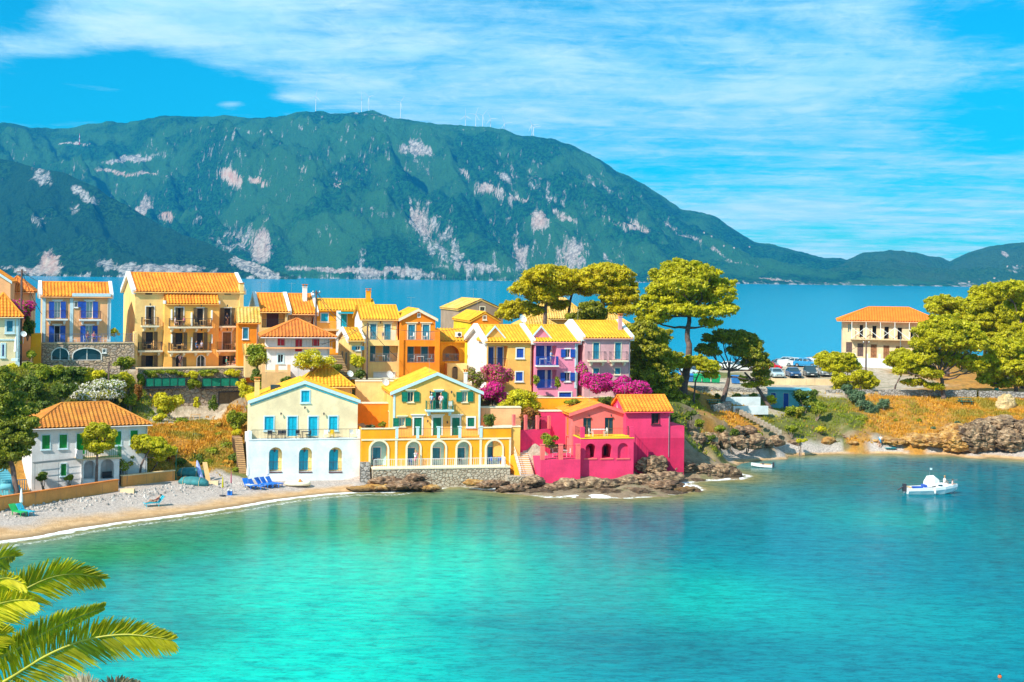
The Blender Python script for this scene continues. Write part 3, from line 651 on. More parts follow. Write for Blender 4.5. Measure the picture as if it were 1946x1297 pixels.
        if s.kind in ('side', 'hip'): g_ = MB(); g_.tube([(x1-.15, y0-ov-.06, e-.12), (x1-.15, y0-.08, e-.55), (x1-.15, y0-.08, max(s.zb+.5, e-5.))], .04, 5); g_.build('downpipe', STEEL, s.h.root)
        if s.kind in ('side', 'front') and rnd.random() < .6:
            g_ = MB(); ax, ay = (x0+.8, ym+.4) if s.kind == 'side' else (xm-.5, y0+2.5); g_.bar((ax, ay, zr-.5), (ax, ay, zr+1.5), .02); g_.bar((ax-.5, ay, zr+1.4), (ax+.5, ay, zr+1.4), .015)
            for q_ in (-.45, -.25, -.05, .15, .35): g_.bar((ax+q_, ay-.25, zr+1.4), (ax+q_, ay+.25, zr+1.4), .01)
            g_.build('antenna', STEEL, s.h.root)
        if coping:
            cb = MB(); w_, h_ = cope_w, .24
            if s.kind == 'side':
                for x in (x0-so-w_*.4, x1+so-w_*.6):
                    e = ze-(zr-ze)/(ym-y0)*.12; cs_ = MB()
                    for ya, yb in ((y0-.12, ym), (y1+.12, ym)):
                        cs_.hexa([(x, ya, e-.35), (x+w_, ya, e-.35), (x+w_, yb, zr-.35), (x, yb, zr-.35), (x, ya, e+h_), (x+w_, ya, e+h_), (x+w_, yb, zr+h_), (x, yb, zr+h_)])
                    s.h.part(cs_, 'gable_coping', coping, r)
            else:
                for xa in (x0-ov-.03, x1+ov+.03):
                    e = ze-(zr-ze)/(xm-x0)*(ov+.03)
                    y = y0-so-.06
                    cb.hexa([(xa, y, e-.22), (xm, y, zr-.22), (xm, y+w_, zr-.22), (xa, y+w_, e-.22), (xa, y, e+.12), (xm, y, zr+.12), (xm, y+w_, zr+.12), (xa, y+w_, e+.12)])
            if cb.v: s.h.part(cb, 'gable_coping', coping, r)
        return r
def tile_plane(mb, A, B, Cc, D, wave=.3, row=.4, thick=.14, amp=.12):
    wave *= 1.3
    A, B, Cc, D = map(Vector, (A, B, Cc, D)); e = (B-A); L = e.length; e = e/L
    up = (D-A)-e*(D-A).dot(e)
    if up.length < .01: up = (Cc-A)-e*(Cc-A).dot(e)
    T = up.length; up = up/T; n = e.cross(up); n = n if n.z > 0 else -n
    sD, sC = (D-A).dot(e), (Cc-A).dot(e)
    ns = max(4, int(round(L/wave))*4)
    nr = max(1, int(round(T/row))); rows = [k*T/nr for k in range(nr)]
    V = []; nrow = 0
    for k in range(nr+1):
        for j, hh in enumerate((0., .035)) if 0 < k < nr else enumerate((.035,) if k == 0 else (0.,)):
            t = k*T/nr; nrow += 1
            for i in range(ns+1):
                s = L*i/ns; tm = T
                if sD > 1e-3 and s < sD: tm = T*s/sD
                if sC < L-1e-3 and s > sC: tm = min(tm, T*(L-s)/(L-sC))
                tt = min(t, tm); h = amp*(.5+.5*math.cos(2*math.pi*i/4))+hh
                V.append(A+e*s+up*tt+n*(h if t <= tm else 0))
    fs = [(r*(ns+1)+i, r*(ns+1)+i+1, (r+1)*(ns+1)+i+1, (r+1)*(ns+1)+i) for r in range(nrow-1) for i in range(ns)]
    mb.add(V, fs)
    lo = Vector((0, 0, thick))
    q = [A, B, Cc, D]; mb.add(q+[p-lo for p in q], [(4, 5, 6, 7), (0, 1, 5, 4), (1, 2, 6, 5), (2, 3, 7, 6), (3, 0, 4, 7)])

def leaf(mb, f, a0, a1, b0, b1, o, t=.045):
    """a shutter leaf: frame, panel, middle rail, two strap lines"""
    f.slab(mb, a0, b0, a1, b1, o, o+t*.6)
    w_ = .07
    for r in ((a0, b0, a0+w_, b1), (a1-w_, b0, a1, b1), (a0+w_, b0, a1-w_, b0+w_), (a0+w_, b1-w_, a1-w_, b1), (a0+w_, (b0+b1)/2-.04, a1-w_, (b0+b1)/2+.04)):
        f.slab(mb, r[0], r[1], r[2], r[3], o-.022, o-.001)
def opening(f, r, name='window', style='shut', col=BLUE, trim=WHITE, tw=.13, arch=False, hood=0., pane=GLASS, leafw=None, leaves=2, sill=True, px=True, dep=.28, frame=None, label=None, out=None, trimo=.05):
    """window or door: surround, frame, pane and shutters; r in photo pixels of the opening itself"""
    h = f.h; a0, b0, a1, b1 = f.rect(r) if px else r
    hole = arch_pts(a0, b0, a1, b1) if arch else [(a0, b0), (a1, b0), (a1, b1), (a0, b1)]
    f.holes.append(hole); mb = MB(); wd = a1-a0
    door = name == 'door'
    if tw:
        if arch:
            o_ = arch_pts(a0-tw, b0, a1+tw, b1+tw, 10); i_ = arch_pts(a0, b0, a1, b1, 10); n = len(o_)
            o_ = o_[1:]+o_[:1]; i_ = i_[1:]+i_[:1]
            V = [f.M(a, b, -trimo) for a, b in o_]+[f.M(a, b, -trimo) for a, b in i_]+[f.M(a, b, .0) for a, b in o_]+[f.M(a, b, .02) for a, b in i_]
            fs = []
            for k in range(n-1): fs += [(k, k+1, n+k+1, n+k), (k, k+1, 2*n+k+1, 2*n+k), (n+k, n+k+1, 3*n+k+1, 3*n+k)]
            mb.add(V, fs)
        else:
            f.slab(mb, a0-tw, b0-(0 if door else tw), a0, b1+tw, -trimo, .03); f.slab(mb, a1, b0-(0 if door else tw), a1+tw, b1+tw, -trimo, .03)
            f.slab(mb, a0, b1, a1, b1+tw, -trimo, .03)
            if not door: f.slab(mb, a0, b0-tw, a1, b0, -trimo, .03)
        if hood: f.slab(mb, a0-tw-.1, b1+tw+.002, a1+tw+.1, b1+tw+hood, -.03, 0); f.slab(mb, a0-tw-.2, b1+tw+hood, a1+tw+.2, b1+tw+hood+.1, -.16, 0)
        if sill and not door: f.slab(mb, a0-tw-.06, b0-tw-.07, a1+tw+.06, b0-tw-.002, -.12, 0)
    fr = .05; fo = dep-.08
    if style != 'gap':
        f.slab(mb, a0, b0, a0+fr, b1-(wd/2 if arch else 0), fo, fo+.06); f.slab(mb, a1-fr, b0, a1, b1-(wd/2 if arch else 0), fo, fo+.06)
        if not arch: f.slab(mb, a0+fr, b1-fr, a1-fr, b1, fo, fo+.06)
        f.slab(mb, a0+fr, b0, a1-fr, b0+fr, fo, fo+.06)
    w_ = mb.build(name, frame or trim, h.root)
    if label: w_['label'] = label
    if style in ('open', 'glass', 'half'):
        m2 = MB(); am = (a0+a1)/2
        f.slab(m2, am-.04, b0+fr, am+.04, b1-fr, fo-.01, fo+.05)
        if b1-b0 > 1.7: f.slab(m2, a0+fr, b0+(b1-b0)*.32, am-.04, b0+(b1-b0)*.32+.05, fo, fo+.05); f.slab(m2, am+.04, b0+(b1-b0)*.32, a1-fr, b0+(b1-b0)*.32+.05, fo, fo+.05)
        m2.build('mullion', frame or trim, w_)
    pn = MB(); po = dep-.03 if style != 'dark' else dep-.01
    hp = arch_pts(a0, b0, a1, b1) if arch else hole
    pn.add([f.M(a, b, po) for a, b in hp], [tuple(range(len(hp)))])
    pn.build('pane' if style in ('open', 'glass', 'half') else 'dark_opening' if style in ('dark', 'gap', 'ajar') else 'door_back', pane if style in ('open', 'glass', 'half') else DARK, w_)
    b1s = b1-(wd/2*.6 if arch else 0)
    if style == 'shut':
        for k in range(leaves):
            lb = MB(); q = wd/leaves; leaf(lb, f, a0+q*k+.012, a0+q*(k+1)-.012, b0+.01, b1-.015 if not arch else b1s, .06); lb.build('shutter' if not door or leaves > 1 else 'door_leaf', col, w_)
    elif style in ('open', 'dark', 'half'):
        lw = leafw or wd/2
        for sgn in ((-1, 1) if style != 'half' else (1,)):
            lb = MB(); x = (a0-lw-.02, a0-.02) if sgn < 0 else (a1+.02, a1+lw+.02)
            if col: leaf(lb, f, x[0], x[1], b0+.01, b1s, -trimo-.05); lb.build('shutter', col, w_)
    elif style == 'ajar':    # leaves half open inside the reveal
        q = wd*(leafw or .22)
        for x in ((a0+.02, a0+q), (a1-q, a1-.02)):
            lb = MB(); leaf(lb, f, x[0], x[1], b0+.01, b1s, .03); lb.build('shutter', col, w_)
    return w_
def railing(mb, pts, h=1.0, gap=.13, t=.012, rail=.022, post=None):
    pts = [Vector(p) for p in pts]; up = Vector((0, 0, 1))
    for a, b in zip(pts[:-1], pts[1:]):
        L = (b-a).length; n = max(1, int(L/gap))
        mb.bar(a+up*h, b+up*h, rail); mb.bar(a+up*.08, b+up*.08, rail*.8)
        for k in range(n+1):
            p = a+(b-a)*k/n; pk = post and (k % post == 0 or k == n)
            mb.bar(p, p+up*h, t*2.2 if pk else t)
    return mb
def balcony(f, a0, a1, b, proj=1., h=1., slab=CREAM, rail=IRON, brackets=2, th=.16, px=None, gap=.13, y=0.):
    if px: a0, a1, b = f.pix(px[0], px[2], -proj)[0], f.pix(px[1], px[2], -proj)[0], f.pix((px[0]+px[1])/2, px[2], -proj)[1]
    mb = MB(); f.slab(mb, a0-.08, b-th, a1+.08, b, -proj-.05, .0); f.slab(mb, a0-.02, b-th-.08, a1+.02, b-th-.002, -proj+.02, 0)
    if brackets:
        for k in range(brackets):
            a = a0+.3+(a1-a0-.6)*k/(brackets-1); f.slab(mb, a-.13, b-th-.34, a+.13, b-th-.085, -proj*.75, 0); f.slab(mb, a-.1, b-th-.52, a+.1, b-th-.345, -proj*.4, 0)
    o = mb.build('balcony', slab, f.h.root); r = MB()
    railing(r, [f.M(a0, b, 0), f.M(a0, b, -proj), f.M(a1, b, -proj), f.M(a1, b, 0)], h, gap); r.build('railing', rail, o)
    return o, (a0, a1, b)
def chimney(h, x, y, z0, z1, w_=.5, mat=None, cap=T_RD):
    mb = MB(); mb.box(x-w_/2, y-w_/2, z0, x+w_/2, y+w_/2, z1); mb.box(x-w_/2-.06, y-w_/2-.06, z1+.002, x+w_/2+.06, y+w_/2+.06, z1+.08)
    o = mb.build('chimney', mat, h.root); c = MB()
    for sx in (-1, 1): c.box(x+sx*w_*.35-.05, y-w_/2, z1+.082, x+sx*w_*.35+.05, y+w_/2, z1+.3)
    c.box(x-w_/2-.08, y-w_/2-.08, z1+.302, x+w_/2+.08, y+w_/2+.08, z1+.38); c.build('chimney_cap', cap, o)
def lamp(f, r, name='wall_lamp'):
    a, b = f.pix(*r); mb = MB(); p = f.M(a, b, -.22); mb.bar(f.M(a, b+.12, 0), f.M(a, b+.12, -.22), .02); mb.lathe(p, [(.04, -.16), (.08, .02), (.1, .04), (.02, .14)], 6); mb.build(name, IRON, f.h.root)
def dish(name, label, u, v, Y, r=.42, pole=1.0, group='satellite dishes', col=None):
    p = P(u, v, Y); t_ = thing(name, label, 'satellite dish', p-Vector((0, 0, pole)), R(20), group)
    mb = MB(); ax = Vector((.25, -.85, .45)).normalized(); c = Vector((0, 0, pole))
    rings = []
    for k in range(5): rr = r*k/4+.01; rings.append(mb.ring(c+ax*(.25*r*(k/4)**2), ax, rr, 14))
    mb.add([q for g_ in rings for q in g_], [(k*14+j, k*14+(j+1) % 14, (k+1)*14+(j+1) % 14, (k+1)*14+j) for k in range(4) for j in range(14)])
    mb.build('dish', col or WHITE, t_); m2 = MB(); m2.bar((0, .03, -.25), (0, .03, pole), .03, 6); m2.bar(c-Vector((0, 0, r*.9)), c+ax*r*.95, .015); m2.build('mast', STEEL, t_)
    m3 = MB(); m3.ball(c+ax*r*.95, .06); m3.build('receiver', STEEL, t_)

# ------------------------------------------------------------------ furniture
def chair_proto(name, label, mat, cat='chair'):
    t_ = thing(name, label, cat); a = MB(); a.box(-.22, -.22, .42, .22, .22, .46); a.build('seat', mat, t_)
    b_ = MB(); b_.box(-.22, .2, .5, .22, .24, .88); b_.build('backrest', mat, t_)
    for sx in (-1, 1):
        for sy in (-1, 1): l = MB(); l.bar((sx*.2, sy*.2, 0), (sx*.2, sy*.2, .42 if sy < 0 else .86), .022); l.build('leg', mat, t_)
    return t_
def table_proto(name, label, mat, w_=.9, d_=.7, cloth=None):
    t_ = thing(name, label, 'table'); a = MB(); a.box(-w_/2, -d_/2, .70, w_/2, d_/2, .74); a.build('tabletop', mat, t_)
    for sx in (-1, 1):
        for sy in (-1, 1): l = MB(); l.bar((sx*(w_/2-.07), sy*(d_/2-.07), 0), (sx*(w_/2-.07), sy*(d_/2-.07), .7), .025); l.build('leg', mat, t_)
    return t_
_protos = {}
def place(kind, mat, loc, rz, label, group):
    """put a table or chair of one material at a world place; the first one is the original"""
    key = (kind, mat.name)
    if key not in _protos:
        o = chair_proto('chair', label, mat) if kind == 'chair' else table_proto('table', label, mat, 1.5 if kind == 'long' else .9)
        _protos[key] = o; o.location = loc; o.rotation_euler = (0, 0, rz)
    else: o = copy_tree(_protos[key], loc, rz, label)
    o['label'] = label; o['group'] = group; return o
def on(h, x, y, z): return h.mw @ Vector((x, y, z))
# ================================================================== people
SKIN = paint('skin', (.50, .26, .16), .6, .06)
HAIRD = paint('dark hair', (.04, .025, .015), .7, .2); HAIRB = paint('fair hair', (.42, .25, .09), .7, .2); HAIRG = paint('grey hair', (.5, .5, .5), .7, .2)
def cloth(c): return paint('cloth %d %d %d' % tuple(int(x*99) for x in c), c, .85, .12)
def skinmesh(name, J, E, Rd, mat, parent, root=0, sub=1):
    me = bpy.data.meshes.new(name); me.from_pydata([tuple(p) for p in J], E, []); me.materials.append(mat)
    o = bpy.data.objects.new(name, me); COL.objects.link(o); o.parent = parent
    sk = o.modifiers.new('skin', 'SKIN'); sk.use_smooth_shade = True
    lay = me.skin_vertices[0] if len(me.skin_vertices) else None
    if lay is None:
        bpy.context.view_layer.objects.active = o; lay = me.skin_vertices[0]
    for k, r in enumerate(Rd):
        rx, ry = (r, r) if not hasattr(r, '__len__') else r
        lay.data[k].radius = (rx, ry)
    lay.data[root].use_root = True
    ss = o.modifiers.new('sub', 'SUBSURF'); ss.levels = ss.render_levels = sub
    return o
def person(label, loc, rz, pose='stand', top=(.8, .8, .8), bottom=(.05, .08, .25), hair=HAIRD, longhair=False, bare=False, scale=1., group='people', dress=False):
    """one continuous body, facing its own -y; the pose gives knees, hips, elbows and hands"""
    t_ = thing('person', label, 'person', loc, rz, group); t_.scale = (scale,)*3
    hip = Vector((0, 0, .92)); lean = 0.
    legs = {-1: [(.10, -.01, .50), (.10, .02, .09)], 1: [(.10, -.02, .50), (.10, .02, .09)]}
    arms = {-1: [(.23, .02, 1.15), (.25, -.06, .90)], 1: [(.23, .02, 1.15), (.25, -.06, .90)]}
    if pose == 'sit':
        hip = Vector((0, 0, .52)); legs = {s_: [(.12, -.42, .52), (.12, -.40, .09)] for s_ in (-1, 1)}; arms = {s_: [(.24, -.08, .76), (.16, -.30, .72)] for s_ in (-1, 1)}
    if pose == 'photo': arms = {s_: [(.26, -.22, 1.36), (.08, -.20, 1.54)] for s_ in (-1, 1)}
    if pose == 'lean': arms = {s_: [(.26, -.12, 1.16), (.14, -.36, 1.06)] for s_ in (-1, 1)}
    if pose == 'walk': legs = {-1: [(.10, -.18, .52), (.10, -.16, .09)], 1: [(.10, .02, .50), (.10, .24, .12)]}; arms = {-1: [(.24, .10, 1.16), (.24, .04, .92)], 1: [(.24, -.10, 1.16), (.22, -.28, .98)]}
    if pose == 'bend': legs = {-1: [(.11, -.1, .48), (.1, .05, .09)], 1: [(.11, -.1, .48), (.1, .05, .09)]}
    if pose == 'recline':
        hip = Vector((0, 0, .40)); legs = {-1: [(.11, -.40, .58), (.11, -.66, .30)], 1: [(.11, -.42, .46), (.11, -.86, .36)]}; arms = {s_: [(.27, .22, .52), (.24, -.02, .50)] for s_ in (-1, 1)}
    def T(p):      # torso bends about the hip
        p = Vector(p)
        if pose == 'recline': q = p-Vector((0, 0, .92)); a = R(48); return hip+Vector((q.x, q.z*math.sin(a)+q.y*math.cos(a), q.z*math.cos(a)))
        if pose == 'bend': q = p-Vector((0, 0, .92)); a = R(-35); return hip+Vector((q.x, q.z*math.sin(a)+q.y, q.z*math.cos(a)))
        return p-Vector((0, 0, .92))+hip
    J = [T((0, 0, .92)), T((0, 0, 1.08)), T((0, 0, 1.28)), T((0, .01, 1.44)), T((0, 0, 1.51)), T((0, -.02, 1.58)), T((0, -.02, 1.68)), T((0, -.01, 1.74))]
    Rd = [(.15, .11), (.13, .10), (.16, .11), (.09, .07), (.052, .052), (.078, .09), (.082, .098), (.05, .06)]
    E = [(k, k+1) for k in range(7)]
    hands = []
    for s_ in (-1, 1):
        n = len(J); k_, f_ = legs[s_]
        J += [hip+Vector((s_*.10, 0, -.06)), Vector((s_*k_[0], k_[1], k_[2])), Vector((s_*f_[0], f_[1], f_[2])), Vector((s_*f_[0], f_[1]-.15, f_[2]-.05))]
        Rd += [.09, .06, .042, .035]; E += [(0, n), (n, n+1), (n+1, n+2), (n+2, n+3)]
        n = len(J); e_, w_ = arms[s_]
        if pose in ('sit', 'recline'): el, wr = Vector((s_*e_[0], e_[1], e_[2])), Vector((s_*w_[0], w_[1], w_[2]))
        else: el, wr = T((s_*e_[0], e_[1], e_[2])), T((s_*w_[0], w_[1], w_[2]))
        if pose == 'bend': wr = el+Vector((0, -.1, -.26))
        sh = T((s_*.17, .01, 1.40)); d_ = (wr-el).normalized(); hd = wr+d_*.07; sdv = d_.cross(Vector((0, 1, .3))).normalized()
        J += [sh, el, wr, hd]; Rd += [.058, .042, .030, (.036, .022)]; E += [(3, n), (n, n+1), (n+1, n+2), (n+2, n+3)]
        for k in range(5):     # four fingers and a thumb
            m_ = len(J); off = sdv*(.030-.019*k) if k < 4 else sdv*(.045*s_)
            L_ = (.07, .08, .075, .06, .05)[k]; b_ = (hd if k < 4 else wr+d_*.03)+off
            J += [b_+d_*L_*.5, b_+d_*L_+Vector((0, 0, -.012))]; Rd += [.010, .008]; E += [(n+3, m_), (m_, m_+1)]
    skinmesh('body', J, E, Rd, SKIN, t_)
    if not bare:
        a = [J[1]+(J[0]-J[1])*.6, J[1], J[2], J[3]+(J[2]-J[3])*.15]; Rt = [(.165, .125), (.15, .12), (.178, .13), (.10, .085)]; Et = [(0, 1), (1, 2), (2, 3)]
        for s_, b_ in ((-1, 8+4), (1, 8+4+18)):
            n = len(a); a += [J[b_], J[b_]+(J[b_+1]-J[b_])*.7]; Rt += [.075, .06]; Et += [(3, n), (n, n+1)]
        skinmesh('shirt', a, Et, Rt, cloth(top), t_)
    a = [J[0]+(J[1]-J[0])*.3, J[0]]; Rt = [(.16, .12), (.168, .128)]; Et = [(0, 1)]
    if dress: a += [J[0]+(J[8+1]-J[0])*.5*Vector((0, 0, 1)).z]; a[-1].x = 0; Rt += [(.22, .18)]; Et += [(1, 2)]
    else:
        for b_ in (8, 8+22):
            n = len(a); a += [J[b_], J[b_]+(J[b_+1]-J[b_])*.75]; Rt += [.105, .085]; Et += [(1, n), (n, n+1)]
    skinmesh('skirt' if dress else 'shorts', a, Et, Rt, cloth(bottom), t_, root=1)
    hb = MB(); c = J[6]; hb.ball(c+Vector((0, .02, .025)), .095, .108, .10, 10, 6)
    if longhair: hb.ball(c+Vector((0, .075, -.10)), .085, .05, .15, 8, 5)
    hb.build('hair', hair, t_, smooth=True)
    fb = MB()
    for s_ in (-1, 1): fb.ball(c+Vector((s_*.03, -.098, -.02)), .012)
    fb.build('eyes', HAIRD, t_)
    nb = MB(); nb.ball(c+Vector((0, -.108, -.045)), .012, .016, .02); nb.ball(c+Vector((0, -.092, -.085)), .025, .012, .008)
    for s_ in (-1, 1): nb.ball(c+Vector((s_*.085, .0, -.03)), .012, .02, .03)
    nb.build('face', paint('lips and ears', (.48, .20, .14), .6, .1), t_)
    return t_
# ================================================================== plants
def leaves(name, blobs, n, size, mat, parent=None, shell=.55, flat=1., drop=.0, rs=None, up=.35, asp=.55):
    """a crown of many leaf-sized faces: blobs are (x, y, z, rx, ry, rz) in world or parent space"""
    rs = rs or nrg; B = np.array(blobs, float); wgt = (B[:, 3]*B[:, 4]+B[:, 3]*B[:, 5]); wgt /= wgt.sum()
    k = rs.choice(len(B), n, p=wgt); d = rs.randn(n, 3); d /= np.linalg.norm(d, axis=1)[:, None]
    keep = (d[:, 2] > -.55) | (rs.rand(n) < .45); k, d = k[keep], d[keep]; n = len(k)
    rr = 1-shell*rs.rand(n)**2.2; rr *= 1+.18*np.sin(d[:, 0]*5+k)*np.cos(d[:, 1]*6+k*2)+.10*rs.randn(n)*.5
    c = B[k, :3]+d*rr[:, None]*B[k, 3:6]
    nrm = d*.8+rs.randn(n, 3)*.55; nrm[:, 2] += up; nrm /= np.linalg.norm(nrm, axis=1)[:, None]
    a = np.cross(nrm, rs.randn(n, 3)); a /= np.linalg.norm(a, axis=1)[:, None]; b = np.cross(nrm, a)
    s = size*(.6+.8*rs.rand(n))[:, None]
    V = np.stack([c-a*s, c-b*s*asp, c+a*s, c+b*s*asp], 1).reshape(-1, 3)
    return npmesh(name, V, np.arange(n*4).reshape(-1, 4), mat, parent)
def puffs(c, rx, ry, rz, n, r0, rs):
    """small flat puffs over the upper half of a pad"""
    out = []
    for k in range(n):
        a = rs.rand()*6.283; q = math.sqrt(rs.rand()); z = math.sqrt(max(0, 1-q*q))*(.25+.75*rs.rand())
        r = r0*(.7+.6*rs.rand()); out.append((c[0]+rx*q*math.cos(a), c[1]+ry*q*math.sin(a), c[2]+rz*z*(1 if rs.rand() < .85 else -.4), r, r, r*.62))
    return out
PINE = leafmat('sunlit pine needles', (.56, .46, .008), (.92, .78, .012), .42)
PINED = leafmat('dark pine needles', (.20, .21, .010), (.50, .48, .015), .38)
PINEG = leafmat('yellow green pine needles', (.46, .44, .008), (.86, .78, .012), .42)
SHR = leafmat('green shrub leaves', (.20, .27, .01), (.46, .50, .015), c3=(.42, .36, .02))
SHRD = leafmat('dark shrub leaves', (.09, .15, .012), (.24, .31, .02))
SHRY = leafmat('yellow green shrub leaves', (.58, .54, .008), (.88, .76, .012))
SHRB = leafmat('blue green shrub leaves', (.09, .17, .07), (.22, .32, .16))
DRY = leafmat('dry golden leaves', (.66, .30, .02), (.88, .48, .04), .25, c3=(.34, .30, .03))
RUST = leafmat('rusty orange leaves', (.40, .13, .02), (.45, .25, .03), .3)
BOUG = leafmat('magenta bougainvillea flowers', (.80, .01, .30), (.95, .05, .50), .4)
PINKF = leafmat('pink bougainvillea flowers', (.85, .06, .25), (.92, .16, .42), .4)
WFL = leafmat('white oleander flowers', (.88, .84, .78), (.93, .90, .88), .3)
BARK = paint('grey brown pine bark', (.15, .10, .085), .95, .35, 3.)
BARKL = paint('light bark', (.30, .22, .17), .95, .25, 3.)
def limb(mb, a, b, r0, r1, rs, n=5, wob=.06, k=5):
    a, b = Vector(a), Vector(b); L = (b-a).length; pts = []
    for i in range(k+1):
        t_ = i/k; p = a.lerp(b, t_); w_ = math.sin(math.pi*t_)*L*wob
        pts.append(p+Vector((rs.randn()*w_, rs.randn()*w_, rs.randn()*w_*.5+math.sin(math.pi*t_)*L*-.04)))
    pts[0], pts[-1] = a, b
    mb.tube(pts, [r0+(r1-r0)*(i/k)**.8 for i in range(k+1)], n); return pts
def pine(label, base, trunk, pads, Y, n=9000, mat=PINE, size=.15, r0=.45, seed=1, group='pine trees', name='pine_tree', dens=1., bark=BARK, tr=.38, depth=.75, cat='tree', twigs=True):
    """base pixel and depth; trunk: pixels up the stem; pads: (u, v, ru, rv) pixel discs of foliage round the stem's depth"""
    rs = np.random.RandomState(seed); p0 = P(base[0], base[1], Y); p0.z = min(p0.z, ground(p0.x, p0.y))-.2
    t_ = thing(name, label, cat, p0, 0, group); k = Y/F
    L = lambda q: Vector(q)-p0
    st = [Vector((0, 0, 0))]+[L(P(u, v, Y)) for u, v in trunk]; mb = MB(); nn = len(st)
    pts = []
    for a, b in zip(st[:-1], st[1:]):
        for i in range(3): pts.append(a.lerp(b, i/3)+Vector((rs.randn(), rs.randn(), 0))*tr*.12)
    pts.append(st[-1]); pts[0] = st[0]
    rad = [tr*(1.25 if i == 0 else 1)*(1-.62*i/len(pts)) for i in range(len(pts))]
    mb.tube(pts, rad, 8)
    blobs = []; fork = pts[len(pts)//2:]
    for j, pd in enumerate(pads):
        u, v, ru, rv = pd[:4]; ru *= 1.22; rv *= 1.6; dy = pd[4] if len(pd) > 4 else rs.uniform(-1, 1)*ru*k*depth
        c = L(P(u, v, Y+dy)); rx, rz = ru*k, rv*k; ry = rx*.85
        blobs.append((c[0], c[1], c[2], rx*.86, ry*.86, rz*.7)); blobs += puffs(c, rx, ry, rz, max(6, int(dens*1.5*rx*ry/(r0*r0))), r0, rs)
        if twigs:
            src = min(fork, key=lambda q: (q-c).length+max(0, q.z-c.z)*1.5)
            lp = limb(mb, src, c-Vector((0, 0, rz*.2)), tr*.34, .05, rs)
            for i in range(3):
                e = c+Vector((rs.uniform(-.7, .7)*rx, rs.uniform(-.7, .7)*ry, rs.uniform(-.1, .4)*rz)); limb(mb, lp[3], e, .07, .025, rs, 4, .05, 3)
    mb.build('trunk', bark, t_, smooth=True)
    leaves('crown', blobs, int(n*2.1), size*1.1, mat, t_, rs=rs, shell=.5)
    return t_
def shrub(label, u, v, Y, ru, rv, mat=SHR, n=1800, size=.13, flowers=None, nf=500, group='shrubs', name='shrub', cat='shrub', seed=None, stems=True, lumps=9, onground=True, ry=None, fsize=None):
    """centre pixel and radii in pixels of the whole bush"""
    rs = np.random.RandomState(seed if seed is not None else int(u*7+v*3)); k = Y/F; c = P(u, v, Y); rx, rz = ru*k, rv*k; ry = ry or rx*.8
    g_ = ground(c.x, c.y) if onground else c.z-rz
    zb = min(g_, c.z-rz*.9) if onground and c.z-rz-g_ < 2.5 else c.z-rz
    base = Vector((c.x, c.y, zb)); t_ = thing(name, label, cat, base, 0, group); bl = []; sm = MB()
    for i in range(lumps):
        a = rs.rand()*6.283; q = rs.rand()**.6*.72; zz_ = rs.uniform(-.6, .62)*math.sqrt(max(.05, 1-q*q))
        r = rs.uniform(.30, .5); p = (c.x-base.x+rx*q*math.cos(a), ry*q*math.sin(a), c.z-base.z+rz*zz_); m_ = min(rx, rz)
        bl.append(p+(r*rx*.5+r*m_*.5, r*ry*.5+r*m_*.5, r*rz*.5+r*m_*.5))
        if stems and i < 5: limb(sm, (rs.uniform(-.1, .1), 0, 0), p, .05+.02*rx, .02, rs, 4, .05, 3)
    if stems: sm.build('stem', BARKL, t_)
    leaves('foliage', bl, n, size, mat, t_, rs=rs, shell=.7)
    if flowers: 
        bf = [(a, b, z, p*1.04, q*1.04, r*1.06) for a, b, z, p, q, r in bl]
        leaves('flowers', bf, nf, fsize or size*.8, flowers, t_, rs=rs, shell=.15)
    return t_
def pads_for(cu, cv, ru, rv, n, pr, seed, flat=.55):
    """foliage pads spread over an oval crown"""
    rs = np.random.RandomState(seed); out = []
    for i in range(n):
        a = math.pi*2*i/n*2.4+rs.rand(); q = math.sqrt((i+.5)/n); out.append((cu+ru*q*math.cos(a), cv+rv*q*math.sin(a)*.9, pr*(.8+.5*rs.rand()), pr*flat*(.8+.4*rs.rand())))
    return out
